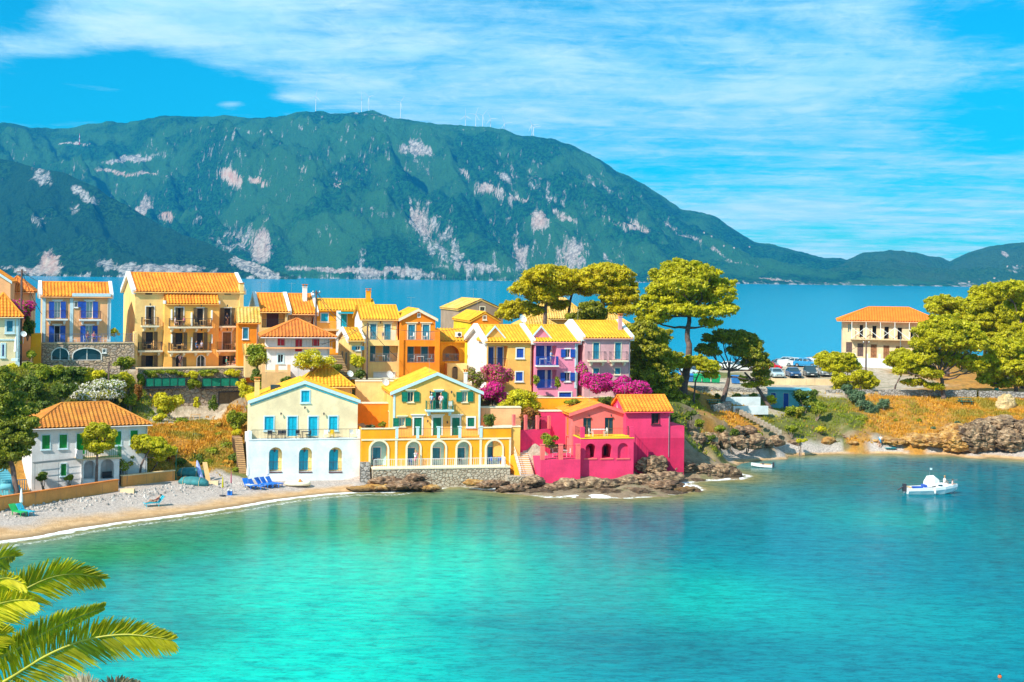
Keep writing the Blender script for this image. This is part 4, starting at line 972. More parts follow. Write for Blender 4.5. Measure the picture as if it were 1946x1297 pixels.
# ================================================================== the houses
_ZO = {1: (0, 500, 5.896), 2: (220, 500, 5.896), 3: (450, 530, 6.176), 4: (640, 540, 5.896), 5: (860, 500, 4.989), 7: (450, 690, 5.188), 8: (670, 680, 4.9875), 11: (940, 730, 5.121), 12: (0, 690, 4.803), 13: (260, 690, 4.804), 15: (1400, 560, 3.564), 17: (1560, 580, 7.205)}
def Z(k, x0, y0, x1=None, y1=None):
    a, b, f = _ZO[k]
    return (a+x0/f, b+y0/f) if x1 is None else (a+x0/f, b+y0/f, a+x1/f, b+y1/f)
PL = dict(apricot=plaster('apricot plaster', C3(250, 194, 112), .22), pale_pink=plaster('pale pink plaster', C3(236, 186, 150), .25), cream=plaster('cream plaster', (.94, .74, .46), .12),
          chalk=plaster('chalk white plaster', (.76, .82, .84), .22, (.55, .42, .25)), ochre=plaster('ochre yellow plaster', C3(244, 168, 20), .25), orange=plaster('orange plaster', C3(240, 142, 20), .25), peach=plaster('peach plaster', C3(253, 214, 156), .2),
          lemon=plaster('lemon plaster', C3(250, 214, 30), .15), magenta=plaster('magenta plaster', C3(228, 60, 128), .28, (.35, .03, .12)), coral=plaster('coral plaster', C3(240, 120, 130), .2), candy=plaster('candy pink plaster', C3(240, 150, 205), .15),
          lilac=plaster('lilac plaster', C3(208, 168, 196), .25), white=plaster('white plaster', (.80, .77, .78), .25), gable=plaster('sunlit gable and step white', (.84, .82, .78), .12), sand=plaster('sand plaster', C3(214, 182, 140), .5), greyp=plaster('weathered grey plaster', C3(160, 145, 140), .9), aqua=plaster('aqua white plaster', (.42, .84, .90), .1), ruin=plaster('pale flaking stone plaster', (.78, .58, .36), .6), bluew=plaster('pale blue plaster', (.16, .50, .60), .3),  # the gable white carries the sunlit brightness of the left gables
          old=plaster('old stained plaster', C3(226, 202, 160), .6), wallor=plaster('weathered ochre garden wall plaster', C3(214, 154, 92), .8, (.16, .12, .10)), conc=plaster('pale concrete', C3(214, 200, 180), .6, (.25, .2, .15)))
STONE = stonewall('brown stone wall', (.58, .42, .28), (.38, .32, .28), (.22, .15, .10), 2.2)
STONEG = stonewall('grey stone wall', (.48, .44, .40), (.30, .29, .28), (.14, .12, .10), 2.2)
STONEL = stonewall('pale rubble wall', (.62, .54, .42), (.46, .38, .28), (.22, .15, .09), 2.6)
GRAVEL = paint('grey paving', (.38, .35, .32), .95, .2, 2.)
RDEF = dict(); 
def gz(h, *xy): 
    """lowest ground under a house, in its own heights"""
    zs = []
    for x, y in xy: p = h.mw @ Vector((x, y, 0)); zs.append(ground(p.x, p.y)-h.p.z)
    return min(zs)-.4

def sunlit_side(h, v, x=0.):
    """white skin on the left gable, sunlit brightness put into its colour, a hand thick"""
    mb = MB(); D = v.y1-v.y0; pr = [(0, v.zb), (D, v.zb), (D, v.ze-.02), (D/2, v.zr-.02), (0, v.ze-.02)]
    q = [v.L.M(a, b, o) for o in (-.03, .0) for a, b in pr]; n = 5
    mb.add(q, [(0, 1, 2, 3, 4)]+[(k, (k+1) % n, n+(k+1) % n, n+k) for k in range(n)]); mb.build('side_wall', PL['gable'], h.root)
def white_house():
    h = House('beach_house', 'big cream and white gabled house on the beach with cyan shutters', 'house', 471, 917, 146.8, 13)
    F0 = Face(h, (0, 0, 0), (1, 0, 0), (0, 1, 0)); x1, zt = F0.pix(*Z(7, 1218, 690)); zf = F0.pix(560, 836)[1]
    base = h.vol(0, x1, 0, 8.5, -1.2, zf, 'flat', 0, PL['chalk'])
    for x in (316, 612, 908):
        g_, close, q = loggia(base.F, Z(7, x, 832, x+132, 1072), .55, True)
        c = (q[0]+q[2])/2; opening(g_, (q[0]+.06, q[1]+.1, q[2]-.38, q[3]-.32), 'window', col=CYAN, trim=CREAM, tw=.0, px=False, sill=False)
        close(PL['peach'])
        mb = MB(); railing(mb, [base.F.M(q[0]+.04, q[1], .1), base.F.M(q[2]-.04, q[1], .1)], 1.0, .15); base.F.slab(mb, q[0], q[1]-.12, q[2], q[1]-.001, -.06, .2); mb.build('window_grille', MAROON, h.root)
        lm = MB(); p = base.F.M(c-.1, q[3]-.32, .15); lm.lathe(p, [(.05, -.22), (.15, .0), (.17, .03), (.03, .16)], 6); lm.bar(p+Vector((0, 0, .15)), p+Vector((0, 0, .32)), .02); lm.build('lantern', IRON, h.root)
    base.finish()
    mb = MB(); base.F.slab(mb, 0, zf+.002, x1, zf+.10, -.06, .2); base.F.slab(mb, 0, zf+.10, .35, zf+.95, -.03, .25); base.F.slab(mb, x1-.3, zf+.10, x1, zf+.95, -.03, .25)
    for y0_, y1_ in ((.25, 1.58),):
        base.L.slab(mb, y0_, zf+.10, y1_, zf+.85, 0, .2); base.Rr.slab(mb, y0_, zf+.10, y1_, zf+.85, 0, .2)
    h.part(mb, 'parapet', PL['chalk'])
    mb = MB(); railing(mb, [base.F.M(.35, zf+.1, .1), base.F.M(x1-.3, zf+.1, .1)], .95, .14, .014, .028, 12); h.part(mb, 'terrace_railing', IRON)
    U = Face(h, (0, 1.6, 0), (1, 0, 0), (0, 1, 0)); xa = U.pix(476, 763)[0]; xb = U.pix(680, 763)[0]; ze = U.pix(578, 762)[1]; zr = U.pix(580, 726)[1]
    up = h.vol(xa, xb, 1.6, 6.6, zf+.001, ze, 'front', zr, PL['cream'])
    for r, n in (((275, 530, 362, 662), 'window'), ((503, 530, 592, 722), 'door'), ((709, 530, 795, 722), 'door'), ((910, 528, 992, 662), 'window'), ((637, 275, 716, 386), 'window')):
        opening(up.F, Z(7, *r), n, col=CYAN, trim=TRIMB, tw=.11)
    lamp(up.F, Z(7, 435, 500)); lamp(up.F, Z(7, 857, 500)); lamp(up.F, Z(7, 670, 440))
    up.finish(); up.roof(T_YE, .25, coping=TRIMB, cope_w=.16, side=.12)
    mb = MB()      # a second blue line under the gable trim
    xm = (xa+xb)/2
    for x in (xa, xb): mb.hexa([(x, 1.53, ze-.42), (xm, 1.53, zr-.42), (xm, 1.60, zr-.42), (x, 1.60, ze-.42), (x, 1.53, ze-.33), (xm, 1.53, zr-.33), (xm, 1.60, zr-.33), (x, 1.60, ze-.33)])
    h.part(mb, 'gable_band', CYAN)
    chimney(h, xa+.75, 3.4, ze-.2, ze+2.0, .5, PL['peach'])
    mb = MB(); mb.box(xa+2.2, 4., ze+.95, xa+3.2, 4.8, ze+1.5); h.part(mb, 'skylight', GLASS)
    # rear wing with a pyramid roof
    W_ = Face(h, (0, 8.2, 0), (1, 0, 0), (0, 1, 0)); a = W_.pix(572, 735)[0]; b = W_.pix(669, 735)[0]; e = W_.pix(640, 731)[1]; q = W_.pix(620, 699)[1]
    w_ = h.vol(a, b, 8.2, 5.2, -.5, e, 'hip', q+.2, PL['peach'], 'rear_wing'); w_.finish(); w_.roof(T_YE, .3)
    bl = base
    nonlocal_ = None
    # chairs and tables on the terrace
    for k, x in enumerate((330, 370, 425, 470, 610, 715)): place('chair', IRON, on(h, base.F.pix(*Z(7, x, 742))[0], .85, zf), rnd.uniform(-2, 2), 'dark metal chair on the cream beach house terrace, %s' % ('first from the left', 'second from the left', 'third from the left', 'fourth from the left', 'fifth from the left', 'rightmost dark one')[k], 'dark chairs on the beach house terrace')
    place('table', IRON, on(h, base.F.pix(*Z(7, 690, 742))[0], .95, zf), 0, 'dark metal table on the terrace of the cream beach house', 'tables on terraces')
    for k, x in enumerate((885, 950, 1150)): place('chair', WHITE if k != 1 else PL['lemon'], on(h, base.F.pix(*Z(7, x, 742))[0], .9, zf), rnd.uniform(-1, 1), ('white chair on the right half of the cream beach house terrace', 'yellow chair on the cream beach house terrace', 'white chair at the right end of the cream beach house terrace')[k], 'light chairs on the beach house terrace')
    # outside steps on the left of the house
    s_ = thing('outside_stairs', 'narrow worn stone stairs climbing beside the cream beach house', 'stairs', P(464, 914, 147.6), R(19)); mb = MB()
    for k in range(24): mb.box(-.42, k*.19, -1., .38, 6.5, .05+k*.17)
    mb.build('steps', paint('brown earth steps', (.26, .15, .08), .9, .3), s_)
    mb = MB(); [mb.box(-.42, k*.19-.02, .05+k*.17-.05, .38, k*.19+.04, .05+k*.17+.012) for k in range(24)]; mb.build('step_edges', PL['sand'], s_)

def yellow_house():
    h = House('arcade_house', 'ochre yellow villa with five white arches and dark green shutters above a stone sea wall', 'house', 686, 893, 148.6, 12)
    F0 = Face(h, (0, 0, 0), (1, 0, 0), (0, 1, 0)); x1 = F0.pix(971, 850)[0]; zt = F0.pix(830, 815)[1]; zf = zt-1.0
    low = h.vol(0, x1, 0, 9.5, -1.0, zf, 'flat', 0, PL['ochre'])
    fl = F0.pix(830, 886)[1]
    for k, (a, b, top) in enumerate(((163, 338, 792), (512, 645, 797), (748, 886, 797), (984, 1120, 797), (1262, 1424, 788))):
        q = Z(8, a+8, top, b-8, 1030); g_, close, q = loggia(low.F, q, .8, True)
        c = (q[0]+q[2])/2+.1
        opening(g_, (c-.65, q[1]+.75, c+.15, q[3]-.75), 'window', col=TEAL, trim=WHITE, tw=.08, px=False, label='teal shuttered window inside the arch'); close(PL['aqua'])
        mb = MB(); tw = .2; o_ = arch_pts(q[0]-tw, q[1]-.3, q[2]+tw, q[3]+tw, 14); i_ = arch_pts(q[0], q[1]-.3, q[2], q[3], 14); o_ = o_[1:]+o_[:1]; i_ = i_[1:]+i_[:1]; n = len(o_)
        V = [low.F.M(x, y, -.09) for x, y in o_]+[low.F.M(x, y, -.09) for x, y in i_]+[low.F.M(x, y, .02) for x, y in o_]+[low.F.M(x, y, .03) for x, y in i_]
        fs = []
        for j in range(n-1): fs += [(j, j+1, n+j+1, n+j), (j, j+1, 2*n+j+1, 2*n+j), (n+j, n+j+1, 3*n+j+1, 3*n+j)]
        mb.add(V, fs); mb.build('arch_surround', CREAM, h.root)
        if k in (0, 1, 3, 4):
            place('chair', BLUE if k in (1, 4) else IRON, on(h, c-.4, .45, fl), 2.9, ('dark chair inside the leftmost arch of the ochre villa', 'blue chair inside the second arch of the ochre villa', '', 'dark chair inside the fourth arch of the ochre villa', 'blue chair at left inside the rightmost arch of the ochre villa')[k], 'chairs under the arches')
            if k == 4: place('chair', BLUE, on(h, c+.6, .5, fl), 3.4, 'blue chair at right inside the rightmost arch of the ochre villa', 'chairs under the arches')
    low.finish()
    fr = low.F; xm0 = F0.pix(*Z(8, 415, 750))[0]; xm1 = F0.pix(*Z(8, 1215, 750))[0]
    mb = MB(); fr.slab(mb, 0, zf+.002, xm0, zt, .0, .22); low.L.slab(mb, .22, zf+.002, 4., zt, 0, .2); mb.build('parapet', PL['ochre'], h.root)
    mb = MB(); fr.slab(mb, xm1, zf+.002, x1, zt, .0, .22); low.Rr.slab(mb, .22, zf+.002, 9., zt, 0, .2); mb.build('parapet', PL['ochre'], h.root)
    mb = MB(); fr.slab(mb, -.04, zt+.002, xm0, zt+.12, -.07, .28); fr.slab(mb, xm1, zt+.002, x1+.04, zt+.12, -.07, .28); fr.slab(mb, 0, zf-.18, x1, zf-.02, -.08, -.002)
    for x in (xm0, xm1): fr.slab(mb, x-.12, -.2, x+.12, zf-.181, -.05, -.002)
    fr.slab(mb, x1-.2, -.2, x1, zf-.181, -.05, -.002); mb.build('cornice', CREAM, h.root)
    cols = [F0.pix(*Z(8, x, 700))[0] for x in (420, 618, 816, 1018, 1218)]
    for x in cols:
        mb = MB(); fr.slab(mb, x-.15, zf+.003, x+.15, zt+.12, -.06, .22); fr.slab(mb, x-.21, zt+.121, x+.21, zt+.22, -.10, .28); mb.build('balustrade_post', TRIMB, h.root)
    mb = MB()
    for a, b in zip(cols[:-1], cols[1:]): railing(mb, [fr.M(a+.16, zf, .08), fr.M(b-.16, zf, .08)], 1., .16)
    mb.build('terrace_railing', WOODP, h.root)
    y0 = 1.9; U = Face(h, (0, y0, 0), (1, 0, 0), (0, 1, 0)); xa = U.pix(*Z(8, 385, 400))[0]; xb = U.pix(*Z(8, 1212, 400))[0]; ze = U.pix(*Z(8, 800, 325))[1]; zr = U.pix(*Z(8, 815, 150))[1]
    up = h.vol(xa, xb, y0, 8.6, zf+.001, ze, 'front', zr, PL['apricot'])
    for r, n, st, c_l in (((522, 325, 578, 418), 'window', 'open', 1), ((788, 325, 840, 488), 'door', 'dark', 1), ((1038, 325, 1088, 418), 'window', 'open', 1), ((440, 572, 498, 650), 'window', 'open', 1)):
        opening(up.F, Z(8, *r), n, st, GREEN, CREAM if n == 'window' else WHITE, tw=.07, hood=.1, pane=GLASSC if r[0] in (440, 1038) else GLASS, leafw=.62)
    for r, n in (((582, 570, 655, 738), 'door'), ((762, 570, 840, 738), 'door'), ((942, 570, 1014, 738), 'door'), ((1090, 570, 1154, 652), 'window')):
        opening(up.F, Z(8, *r), n, 'shut', GREEN, WHITE, tw=.17, hood=.12 if n == 'door' else 0)
    lamp(up.F, Z(8, 710, 600)); lamp(up.F, Z(8, 895, 610)); lamp(up.F, Z(8, 735, 325)); lamp(up.F, Z(8, 935, 325))
    a = up.L.pix(*Z(8, 330, 590)); opening(up.L, (3.2, zf+.1, 4.1, zf+2.3), 'window', 'shut', WHITE, CREAM, tw=.1, px=False)
    up.finish(); up.roof(T_YE, .3, coping=TRIMB, cope_w=.2, side=.14)
    mb = MB(); up.F.slab(mb, xa, zf+.1, xa+.22, ze-.3, -.05, 0); up.F.slab(mb, xb-.22, zf+.1, xb, ze-.3, -.05, 0); mb.build('corner_trim', TRIMB, h.root)
    o, q = balcony(up.F, 0, 0, 0, 1.0, .95, TRIMB, GREEN, 2, px=(*Z(8, 705, 500)[:1], Z(8, 955, 500)[0], Z(8, 800, 497)[1]))
    bx = (q[0]+q[1])/2
    person('person in a pale blue shirt on the upper balcony of the ochre villa', on(h, bx-.85, y0-.45, q[2]), h.th+.2, 'lean', (.45, .6, .75), (.05, .08, .2), HAIRG)
    person('person in a pink shirt leaning on the upper balcony railing of the ochre villa', on(h, bx+.15, y0-.55, q[2]), h.th-.2, 'lean', (.75, .35, .40), (.6, .6, .65), HAIRB)
    place('chair', WHITE, on(h, bx+1.25, y0-.5, q[2]), .4, 'white chair on the upper balcony of the ochre villa', 'chairs on balconies')
    chimney(h, xb-1.3, y0+2., ze+.2, ze+1.9, .35, WHITE)
    # sea wall and promenade in front
    p = G(703, 893, z=0); sw = thing('sea_wall', 'pale rubble stone wall with a white fence below the ochre villa', 'wall', on(h, F0.pix(705, 880)[0], -2.0, 0), h.th); w = F0.pix(962, 880)[0]-F0.pix(705, 880)[0]
    mb = MB(); mb.box(0, 0, -3, w, 2.0, fl-.02); mb.build('stone_face', STONEL, sw)
    mb = MB(); mb.box(-.05, -.06, fl-.018, w+.05, 2.0, fl+.08); mb.build('coping', CREAM, sw)
    mb = MB(); railing(mb, [(0.1, .1, fl+.08), (w-.5, .1, fl+.08), (w-.5, 1.9, fl+.08)], .95, .2, .022, .035, 14); mb.build('fence', WHITE, sw)
    s2 = thing('harbour_steps', 'grey stone steps between the white house and the rubble sea wall', 'stairs', on(h, F0.pix(684, 900)[0], -1.6, 0), h.th); mb = MB()
    for k in range(9): mb.box(0, .15*k, -3, .95, 1.9, -1.1+k*.24)
    mb.build('steps', STONEG, s2)
    person('person in a white top and pink shorts taking a photo in front of an arch', on(h, F0.pix(*Z(8, 590, 1000))[0], -.5, fl+.02), h.th+.5, 'photo', (.85, .85, .85), (.75, .12, .25), HAIRB, True)
    return h

def pink_house():
    h = House('pink_house', 'hot pink house with three arches and a railed terrace on the shore rocks', 'house', 1103, 905, 151.0, 12)
    F0 = Face(h, (0, 0, 0), (1, 0, 0), (0, 1, 0)); x1 = F0.pix(1204, 870)[0]; zf = F0.pix(1150, 834)[1]
    low = h.vol(0, x1, 0, 10.5, -1.5, zf, 'flat', 0, PL['magenta'])
    for k, (a, b) in enumerate(((885, 983), (1043, 1143), (1198, 1302))):
        g_, close, q = loggia(low.F, Z(11, a, 580 if k < 2 else 575, b, 722), 1.8 if k < 2 else .25, True)
        if k < 2: opening(g_, (q[0]+.75, q[1]+.02, q[2]-.05, q[3]-.5), 'door', 'dark', None, MAROON, tw=.06, px=False)
        close(PL['magenta'])
        mb = MB(); low.F.slab(mb, q[0]-.15, q[1]-.14, q[2]+.15, q[1]-.001, -.07, .1); mb.build('sill', PL['coral'], h.root)
    low.L.holes.append((arch_pts(.6, .8, 1.9, 3.0), 1.2)); low.finish()
    mb = MB(); low.F.slab(mb, -.03, zf+.002, x1+.03, zf+.10, -.05, 3.2); mb.build('terrace_floor', PL['lemon'], h.root)
    for x in (0.0, x1-.42): mb = MB(); low.F.slab(mb, x, zf+.101, x+.42, zf+1.25, -.03, .35); mb.build('terrace_post', PL['magenta'], h.root)
    mb = MB(); railing(mb, [low.F.M(.45, zf+.1, .1), low.F.M(x1-.45, zf+.1, .1)], 1., .16); railing(mb, [low.F.M(x1-.1, zf+.1, .4), low.F.M(x1-.1, zf+.1, 2.9)], 1., .16); railing(mb, [low.F.M(.1, zf+.1, .4), low.F.M(.1, zf+.1, 2.9)], 1., .16); mb.build('terrace_railing', IRON, h.root)
    y0 = 3.2; U = Face(h, (0, y0, 0), (1, 0, 0), (0, 1, 0)); xa = U.pix(1088, 800)[0]; xb = U.pix(1190, 800)[0]; ze = U.pix(1140, 785)[1]; zr = U.pix(1141, 768)[1]
    up = h.vol(xa, xb, y0, 8.2, zf-3.5, ze, 'front', zr, PL['coral'], 'upper_wall')
    for r in ((862, 330, 945, 494), (1072, 328, 1158, 490)): opening(up.F, Z(11, *r), 'door', 'glass', None, BROWN, tw=.0, frame=BROWN)
    lamp(up.F, Z(11, 915, 310)); lamp(up.F, Z(11, 1130, 305))
    for y in (1.6, 4.4): opening(up.L, (y, ze-2.6, y+.85, ze-.7), 'window', 'shut', PL['orange'], None or PL['coral'], tw=.05, px=False)
    up.finish(); up.roof(T_OR, .4, coping=PL['coral'], cope_w=.16, side=.3, wave=.34)
    place('long', WHITE, on(h, F0.pix(*Z(11, 1050, 500))[0], 1.7, zf+.1), h.th, 'white table between the glass doors on the pink terrace', 'tables on terraces')
    place('chair', WHITE, on(h, F0.pix(*Z(11, 975, 500))[0], 1.6, zf+.1), h.th+1.5, 'white chair left of the white table on the pink terrace', 'chairs on the pink terrace')
    place('chair', WHITE, on(h, F0.pix(*Z(11, 1115, 500))[0], 1.6, zf+.1), h.th-1.5, 'white chair right of the white table on the pink terrace', 'chairs on the pink terrace')
    # right wing
    g = House('pink_annex', 'magenta wing with a small dark window and orange tiled roof right of the pink house', 'house', 1204, 880, 154.5, 12)
    Fg = Face(g, (0, 0, 0), (1, 0, 0), (0, 1, 0)); xb = Fg.pix(1273, 850)[0]; xa = Fg.pix(1189, 820)[0]; ze = Fg.pix(1230, 780)[1]; zr = Fg.pix(1230, 760)[1]+.2
    v = g.vol(xa, xb, 0, 5.6, -2.5, ze, 'side', zr, PL['magenta']); opening(v.F, Z(11, 1530, 290, 1602, 388), 'window', 'glass', None, MAROON, tw=.06, pane=DARK, frame=MAROON); v.finish(); v.roof(T_OR, .3, side=.25)
    xc = Fg.pix(1300, 850)[0]; v2 = g.vol(xb+.002, xc, .003, 4.2, -2.5, Fg.pix(1288, 810)[1], 'flat', 0, PL['magenta'], 'low_wall'); v2.finish()
    zc = Fg.pix(1250, 833)[1]; mb = MB(); v.F.slab(mb, .4, -2.5, xb, zc, -.03, 0); v2.F.slab(mb, xb, -2.5, xc, zc, -.028, 0); mb.build('base_coat', plaster('rough magenta base coat', C3(206, 36, 104), .5, (.25, .02, .09)), g.root)
    # front terrace wall on the left, with fence posts
    t_ = House('pink_terrace_wall', 'bright pink battered wall with posts and railing left of the pink house', 'wall', 1027, 917, 149.3, 12)
    Ft = Face(t_, (0, 0, 0), (1, 0, 0), (0, 1, 0)); xb = Ft.pix(1103, 890)[0]; zt = Ft.pix(1060, 874)[1]
    v = t_.vol(0, xb, 0, 5.5, -1.5, zt, 'flat', 0, PL['magenta']); v.finish()
    for x in (.02, Ft.pix(1066.5, 860)[0]-.2, xb-.45):
        mb = MB(); v.F.slab(mb, x, zt+.002, x+.42, zt+1.55, 0, .4); v.F.slab(mb, x-.04, zt+1.551, x+.46, zt+1.62, -.04, .44); mb.build('post', PL['coral'], t_.root)
    mb = MB(); railing(mb, [v.F.M(.45, zt, .15), v.F.M(xb-.45, zt, .15)], 1.45, .2); mb.build('railing', IRON, t_.root)
    place('table', WHITE, on(t_, 2.9, 2.2, zt), .3, 'small white table behind the pink terrace wall', 'tables on terraces')
    for k in range(2): place('chair', WHITE, on(t_, 2.1+1.5*k, 2.4, zt), 1.5-3*k, 'white chair %s of the small table behind the pink terrace wall' % ('left', 'right')[k], 'chairs behind the pink wall')
    # long flight of steps between the ochre villa and the pink wall
    p0 = P(1003, 906, 149.9); s_ = thing('stairway', 'long flight of steps with a white handrail between the ochre villa and the pink wall', 'stairs', p0, R(15)); mb = MB(); n = 24
    for k in range(n): mb.box(-.85, k*.23, -1.6, .80, n*.23+.6, -.15+k*.175)
    mb.build('steps', PL['sand'], s_); mb = MB(); pts = [Vector((-.8, k*.23, -.1+k*.175)) for k in (0, 6, 12, 18, 23)]
    for a, b in zip(pts[:-1], pts[1:]):
        for q in (.95, .55, .2): mb.bar(a+Vector((0, 0, q)), b+Vector((0, 0, q)), .028)
        mb.bar(a, a+Vector((0, 0, .95)), .03)
    mb.build('handrail', WHITE, s_)
    mb = MB(); mb.hexa([(-1.3, -.1, -1.6), (-.86, -.1, -1.6), (-.86, 5.5, -1.6), (-1.3, 5.5, -1.6), (-1.3, -.1, .1), (-.86, -.1, .1), (-.86, 5.5, 4.2), (-1.3, 5.5, 4.2)]); mb.build('stair_wall', PL['ochre'], s_)
    mb = MB(); [mb.box(-.85, k*.23-.02, -.15+k*.175-.05, .80, k*.23+.05, -.15+k*.175+.012) for k in range(n)]; mb.build('step_edges', PL['gable'], s_)
    st = thing('landing_wall', 'low pale stone landing at the foot of the white railed stairway', 'wall', P(975, 918, 148.4), R(12)); mb = MB(); mb.box(-.6, 0, -1.5, 2.9, 1.4, .62); mb.build('masonry', STONEL, st)
    # upper garden wall with posts in dark pink, stepping up to the left
    f_ = thing('garden_fence_wall', 'dark pink garden wall with square posts and iron panels above the stairway', 'wall', P(975, 822, 152.5), R(28)); mb = MB(); mb.box(0, 0, -2.6, 4.6, .25, .2); mb.build('wall', PL['magenta'], f_)
    for k in range(4): m2 = MB(); m2.box(k*1.45-.02, -.03, .201, k*1.45+.28, .28, 1.9-.1*k); m2.build('post', PL['coral'], f_)
    m3 = MB(); railing(m3, [(.3, .12, .2), (4.4, .12, .2)], 1.3, .15); m3.build('railing', IRON, f_)

def row_houses():
    th = 14
    def unit(name, label, u0, u1, ev, rv, mat, cope, Yb, D, party, u_base=755, roofm=T_YE):
        h = House(name, label, 'house', u0, u_base, Yb, th, 'three joined houses of the pastel row'); F0 = Face(h, (0, 0, 0), (1, 0, 0), (0, 1, 0)); x1 = F0.pix(u1, ev)[0]; ze = F0.pix((u0+u1)/2, ev)[1]
        Rg = Face(h, (0, D/2, 0), (1, 0, 0), (0, 1, 0)); zr = Rg.pix(u0-10, rv)[1]
        return h, h.vol(0, x1, 0, D, gz(h, (0, 0), (x1, 0)), ze, 'side', zr, mat), F0
    h, v, F0 = unit('row_house', 'peach row house with white gable side and small triangular dormer, left of the pink one', 924, 1011, 649, 619, PL['apricot'], WHITE, 164.5, 10.5, True)
    g_, close, q = loggia(v.F, Z(5, 338, 785, 522, 985), 1.4); opening(g_, (q[0]+.1, q[1]+.02, q[0]+.95, q[1]+2.2), 'door', col=BLUE, trim=WHITE, px=False); opening(g_, (q[2]-.9, q[1]+.02, q[2]-.25, q[1]+2.2), 'door', col=BLUE, trim=WHITE, px=False); close(PL['apricot'])
    mb = MB(); railing(mb, [v.F.M(q[0], q[1], .08), v.F.M(q[2], q[1], .08)], .95); mb.build('railing', IRON, h.root)
    for r, n in (((608, 812, 673, 898), 'window'), ((600, 1035, 664, 1118), 'window'), ((455, 1035, 490, 1140), 'door')): opening(v.F, Z(5, *r), n, col=BLUE, trim=WHITE)
    opening(v.L, (2.0, v.ze-2.3, 2.7, v.ze-1.0), 'window', 'shut', CYAN, WHITE, px=False); 
    v.finish(); sunlit_side(h, v); v.roof(T_YE, .25, coping=WHITE, cope_w=.5)
    def dormer(h, v, uc, mat):
        x = v.F.pix(uc, 640)[0]; ze, zr = v.ze, v.zr; k = (zr-ze)/((v.y1-v.y0)/2); y = 1.5; z = ze+k*y; w = 1.35; hh = 1.45
        mb = MB(); mb.add([(x-w, y-.5, z-.35), (x+w, y-.5, z-.35), (x, y-.5, z-.35+hh)], [(0, 1, 2)]); o = mb.build('dormer', mat, h.root)
        mb = MB(); tile_plane(mb, (x-w-.15, y+2.4, z-.5), (x-w-.15, y-.6, z-.5), (x, y-.6, z-.3+hh), (x, y+2.4, z-.3+hh), .3, .5, .08); tile_plane(mb, (x+w+.15, y-.6, z-.5), (x+w+.15, y+2.4, z-.5), (x, y+2.4, z-.3+hh), (x, y-.6, z-.3+hh), .3, .5, .08); mb.build('dormer_roof', T_YE, o)
        mb = MB()
        for s_ in (-1, 1): mb.hexa([(x+s_*(w+.2), y-.75, z-.62), (x, y-.75, z-.36+hh), (x, y-.55, z-.36+hh), (x+s_*(w+.2), y-.55, z-.62), (x+s_*(w+.2), y-.75, z-.4), (x, y-.75, z-.12+hh), (x, y-.55, z-.12+hh), (x+s_*(w+.2), y-.55, z-.4)])
        mb.box(x-w, y-.74, z-.60, x+w, y-.56, z-.42); mb.build('dormer_trim', TRIMB, o)
    dormer(h, v, 944, PL['apricot'])
    h2, v, F0 = unit('row_house', 'candy pink row house with royal blue shutters and balcony in the middle of the row', 1015, 1098, 649, 619, PL['candy'], WHITE, 165.6, 10.5, True)
    g_, close, q = loggia(v.F, Z(5, 790, 785, 985, 968), 1.3); opening(g_, (q[0]+.15, q[1]+.02, q[0]+1.5, q[1]+2.2), 'door', col=BLUE, trim=WHITE, px=False); opening(g_, (q[2]-1.0, q[1]+.02, q[2]-.3, q[1]+2.2), 'door', col=BLUE, trim=WHITE, px=False); close(PL['candy'])
    mb = MB(); v.F.slab(mb, q[0]-.1, q[1]-.16, q[2]+.1, q[1], -.9, .0); o = mb.build('balcony', WHITE, h2.root); mb = MB(); railing(mb, [v.F.M(q[0], q[1], 0), v.F.M(q[0], q[1], -.85), v.F.M(q[2], q[1], -.85), v.F.M(q[2], q[1], 0)], 1.0, .1, .02, .035); mb.build('railing', BLUE, o)
    person('person in a blue and white dress on the royal blue balcony', on(h2, (q[0]+q[2])/2+.5, -.35, q[1]), h2.th+.9, 'lean', (.4, .5, .7), (.10, .25, .5), HAIRD, True, dress=True)
    place('chair', WHITE, on(h2, q[0]+1.4, -.3, q[1]), 1.2, 'white chair on the royal blue balcony', 'chairs on balconies'); place('table', WHITE, on(h2, q[0]+.8, -.3, q[1]), 0, 'white table on the royal blue balcony', 'tables on terraces')
    g_, close, q = loggia(v.F, Z(5, 800, 1015, 985, 1190), 1.0); opening(g_, (q[0]+.15, q[1]+.02, q[0]+1.4, q[1]+2.1), 'door', col=BLUE, trim=WHITE, px=False); opening(g_, (q[2]-1.0, q[1]+.02, q[2]-.4, q[1]+2.1), 'door', col=BLUE, trim=WHITE, px=False); close(PL['candy'])
    mb = MB(); railing(mb, [v.F.M(q[0], q[1], -.1), v.F.M(q[2], q[1], -.1)], 1.0, .1, .02, .035); mb.build('railing', BLUE, h2.root)
    for r in ((1070, 818, 1115, 895), (1066, 1040, 1112, 1118)): opening(v.F, Z(5, *r), 'window', 'open', BLUE, WHITE, leafw=.55)
    opening(v.F, Z(5, 1010, 1228, 1125, 1275), 'window', 'shut', BLUE, WHITE, leaves=3)
    mb = MB(); v.F.slab(mb, v.x1-.35, 1, v.x1, v.ze-.25, -.05, 0); v.F.slab(mb, 0, v.ze-.24, v.x1, v.ze-.02, -.08, 0); mb.build('corner_trim', TRIMB, h2.root)
    v.finish(); v.roof(T_YE, .25, coping=WHITE, cope_w=.55); dormer(h2, v, 1032, PL['candy'])
    h3, v, F0 = unit('row_house', 'lilac row house with two turquoise doors on iron balconies, right end of the row', 1110, 1198, 642, 611, PL['lilac'], WHITE, 166.5, 10.5, True)
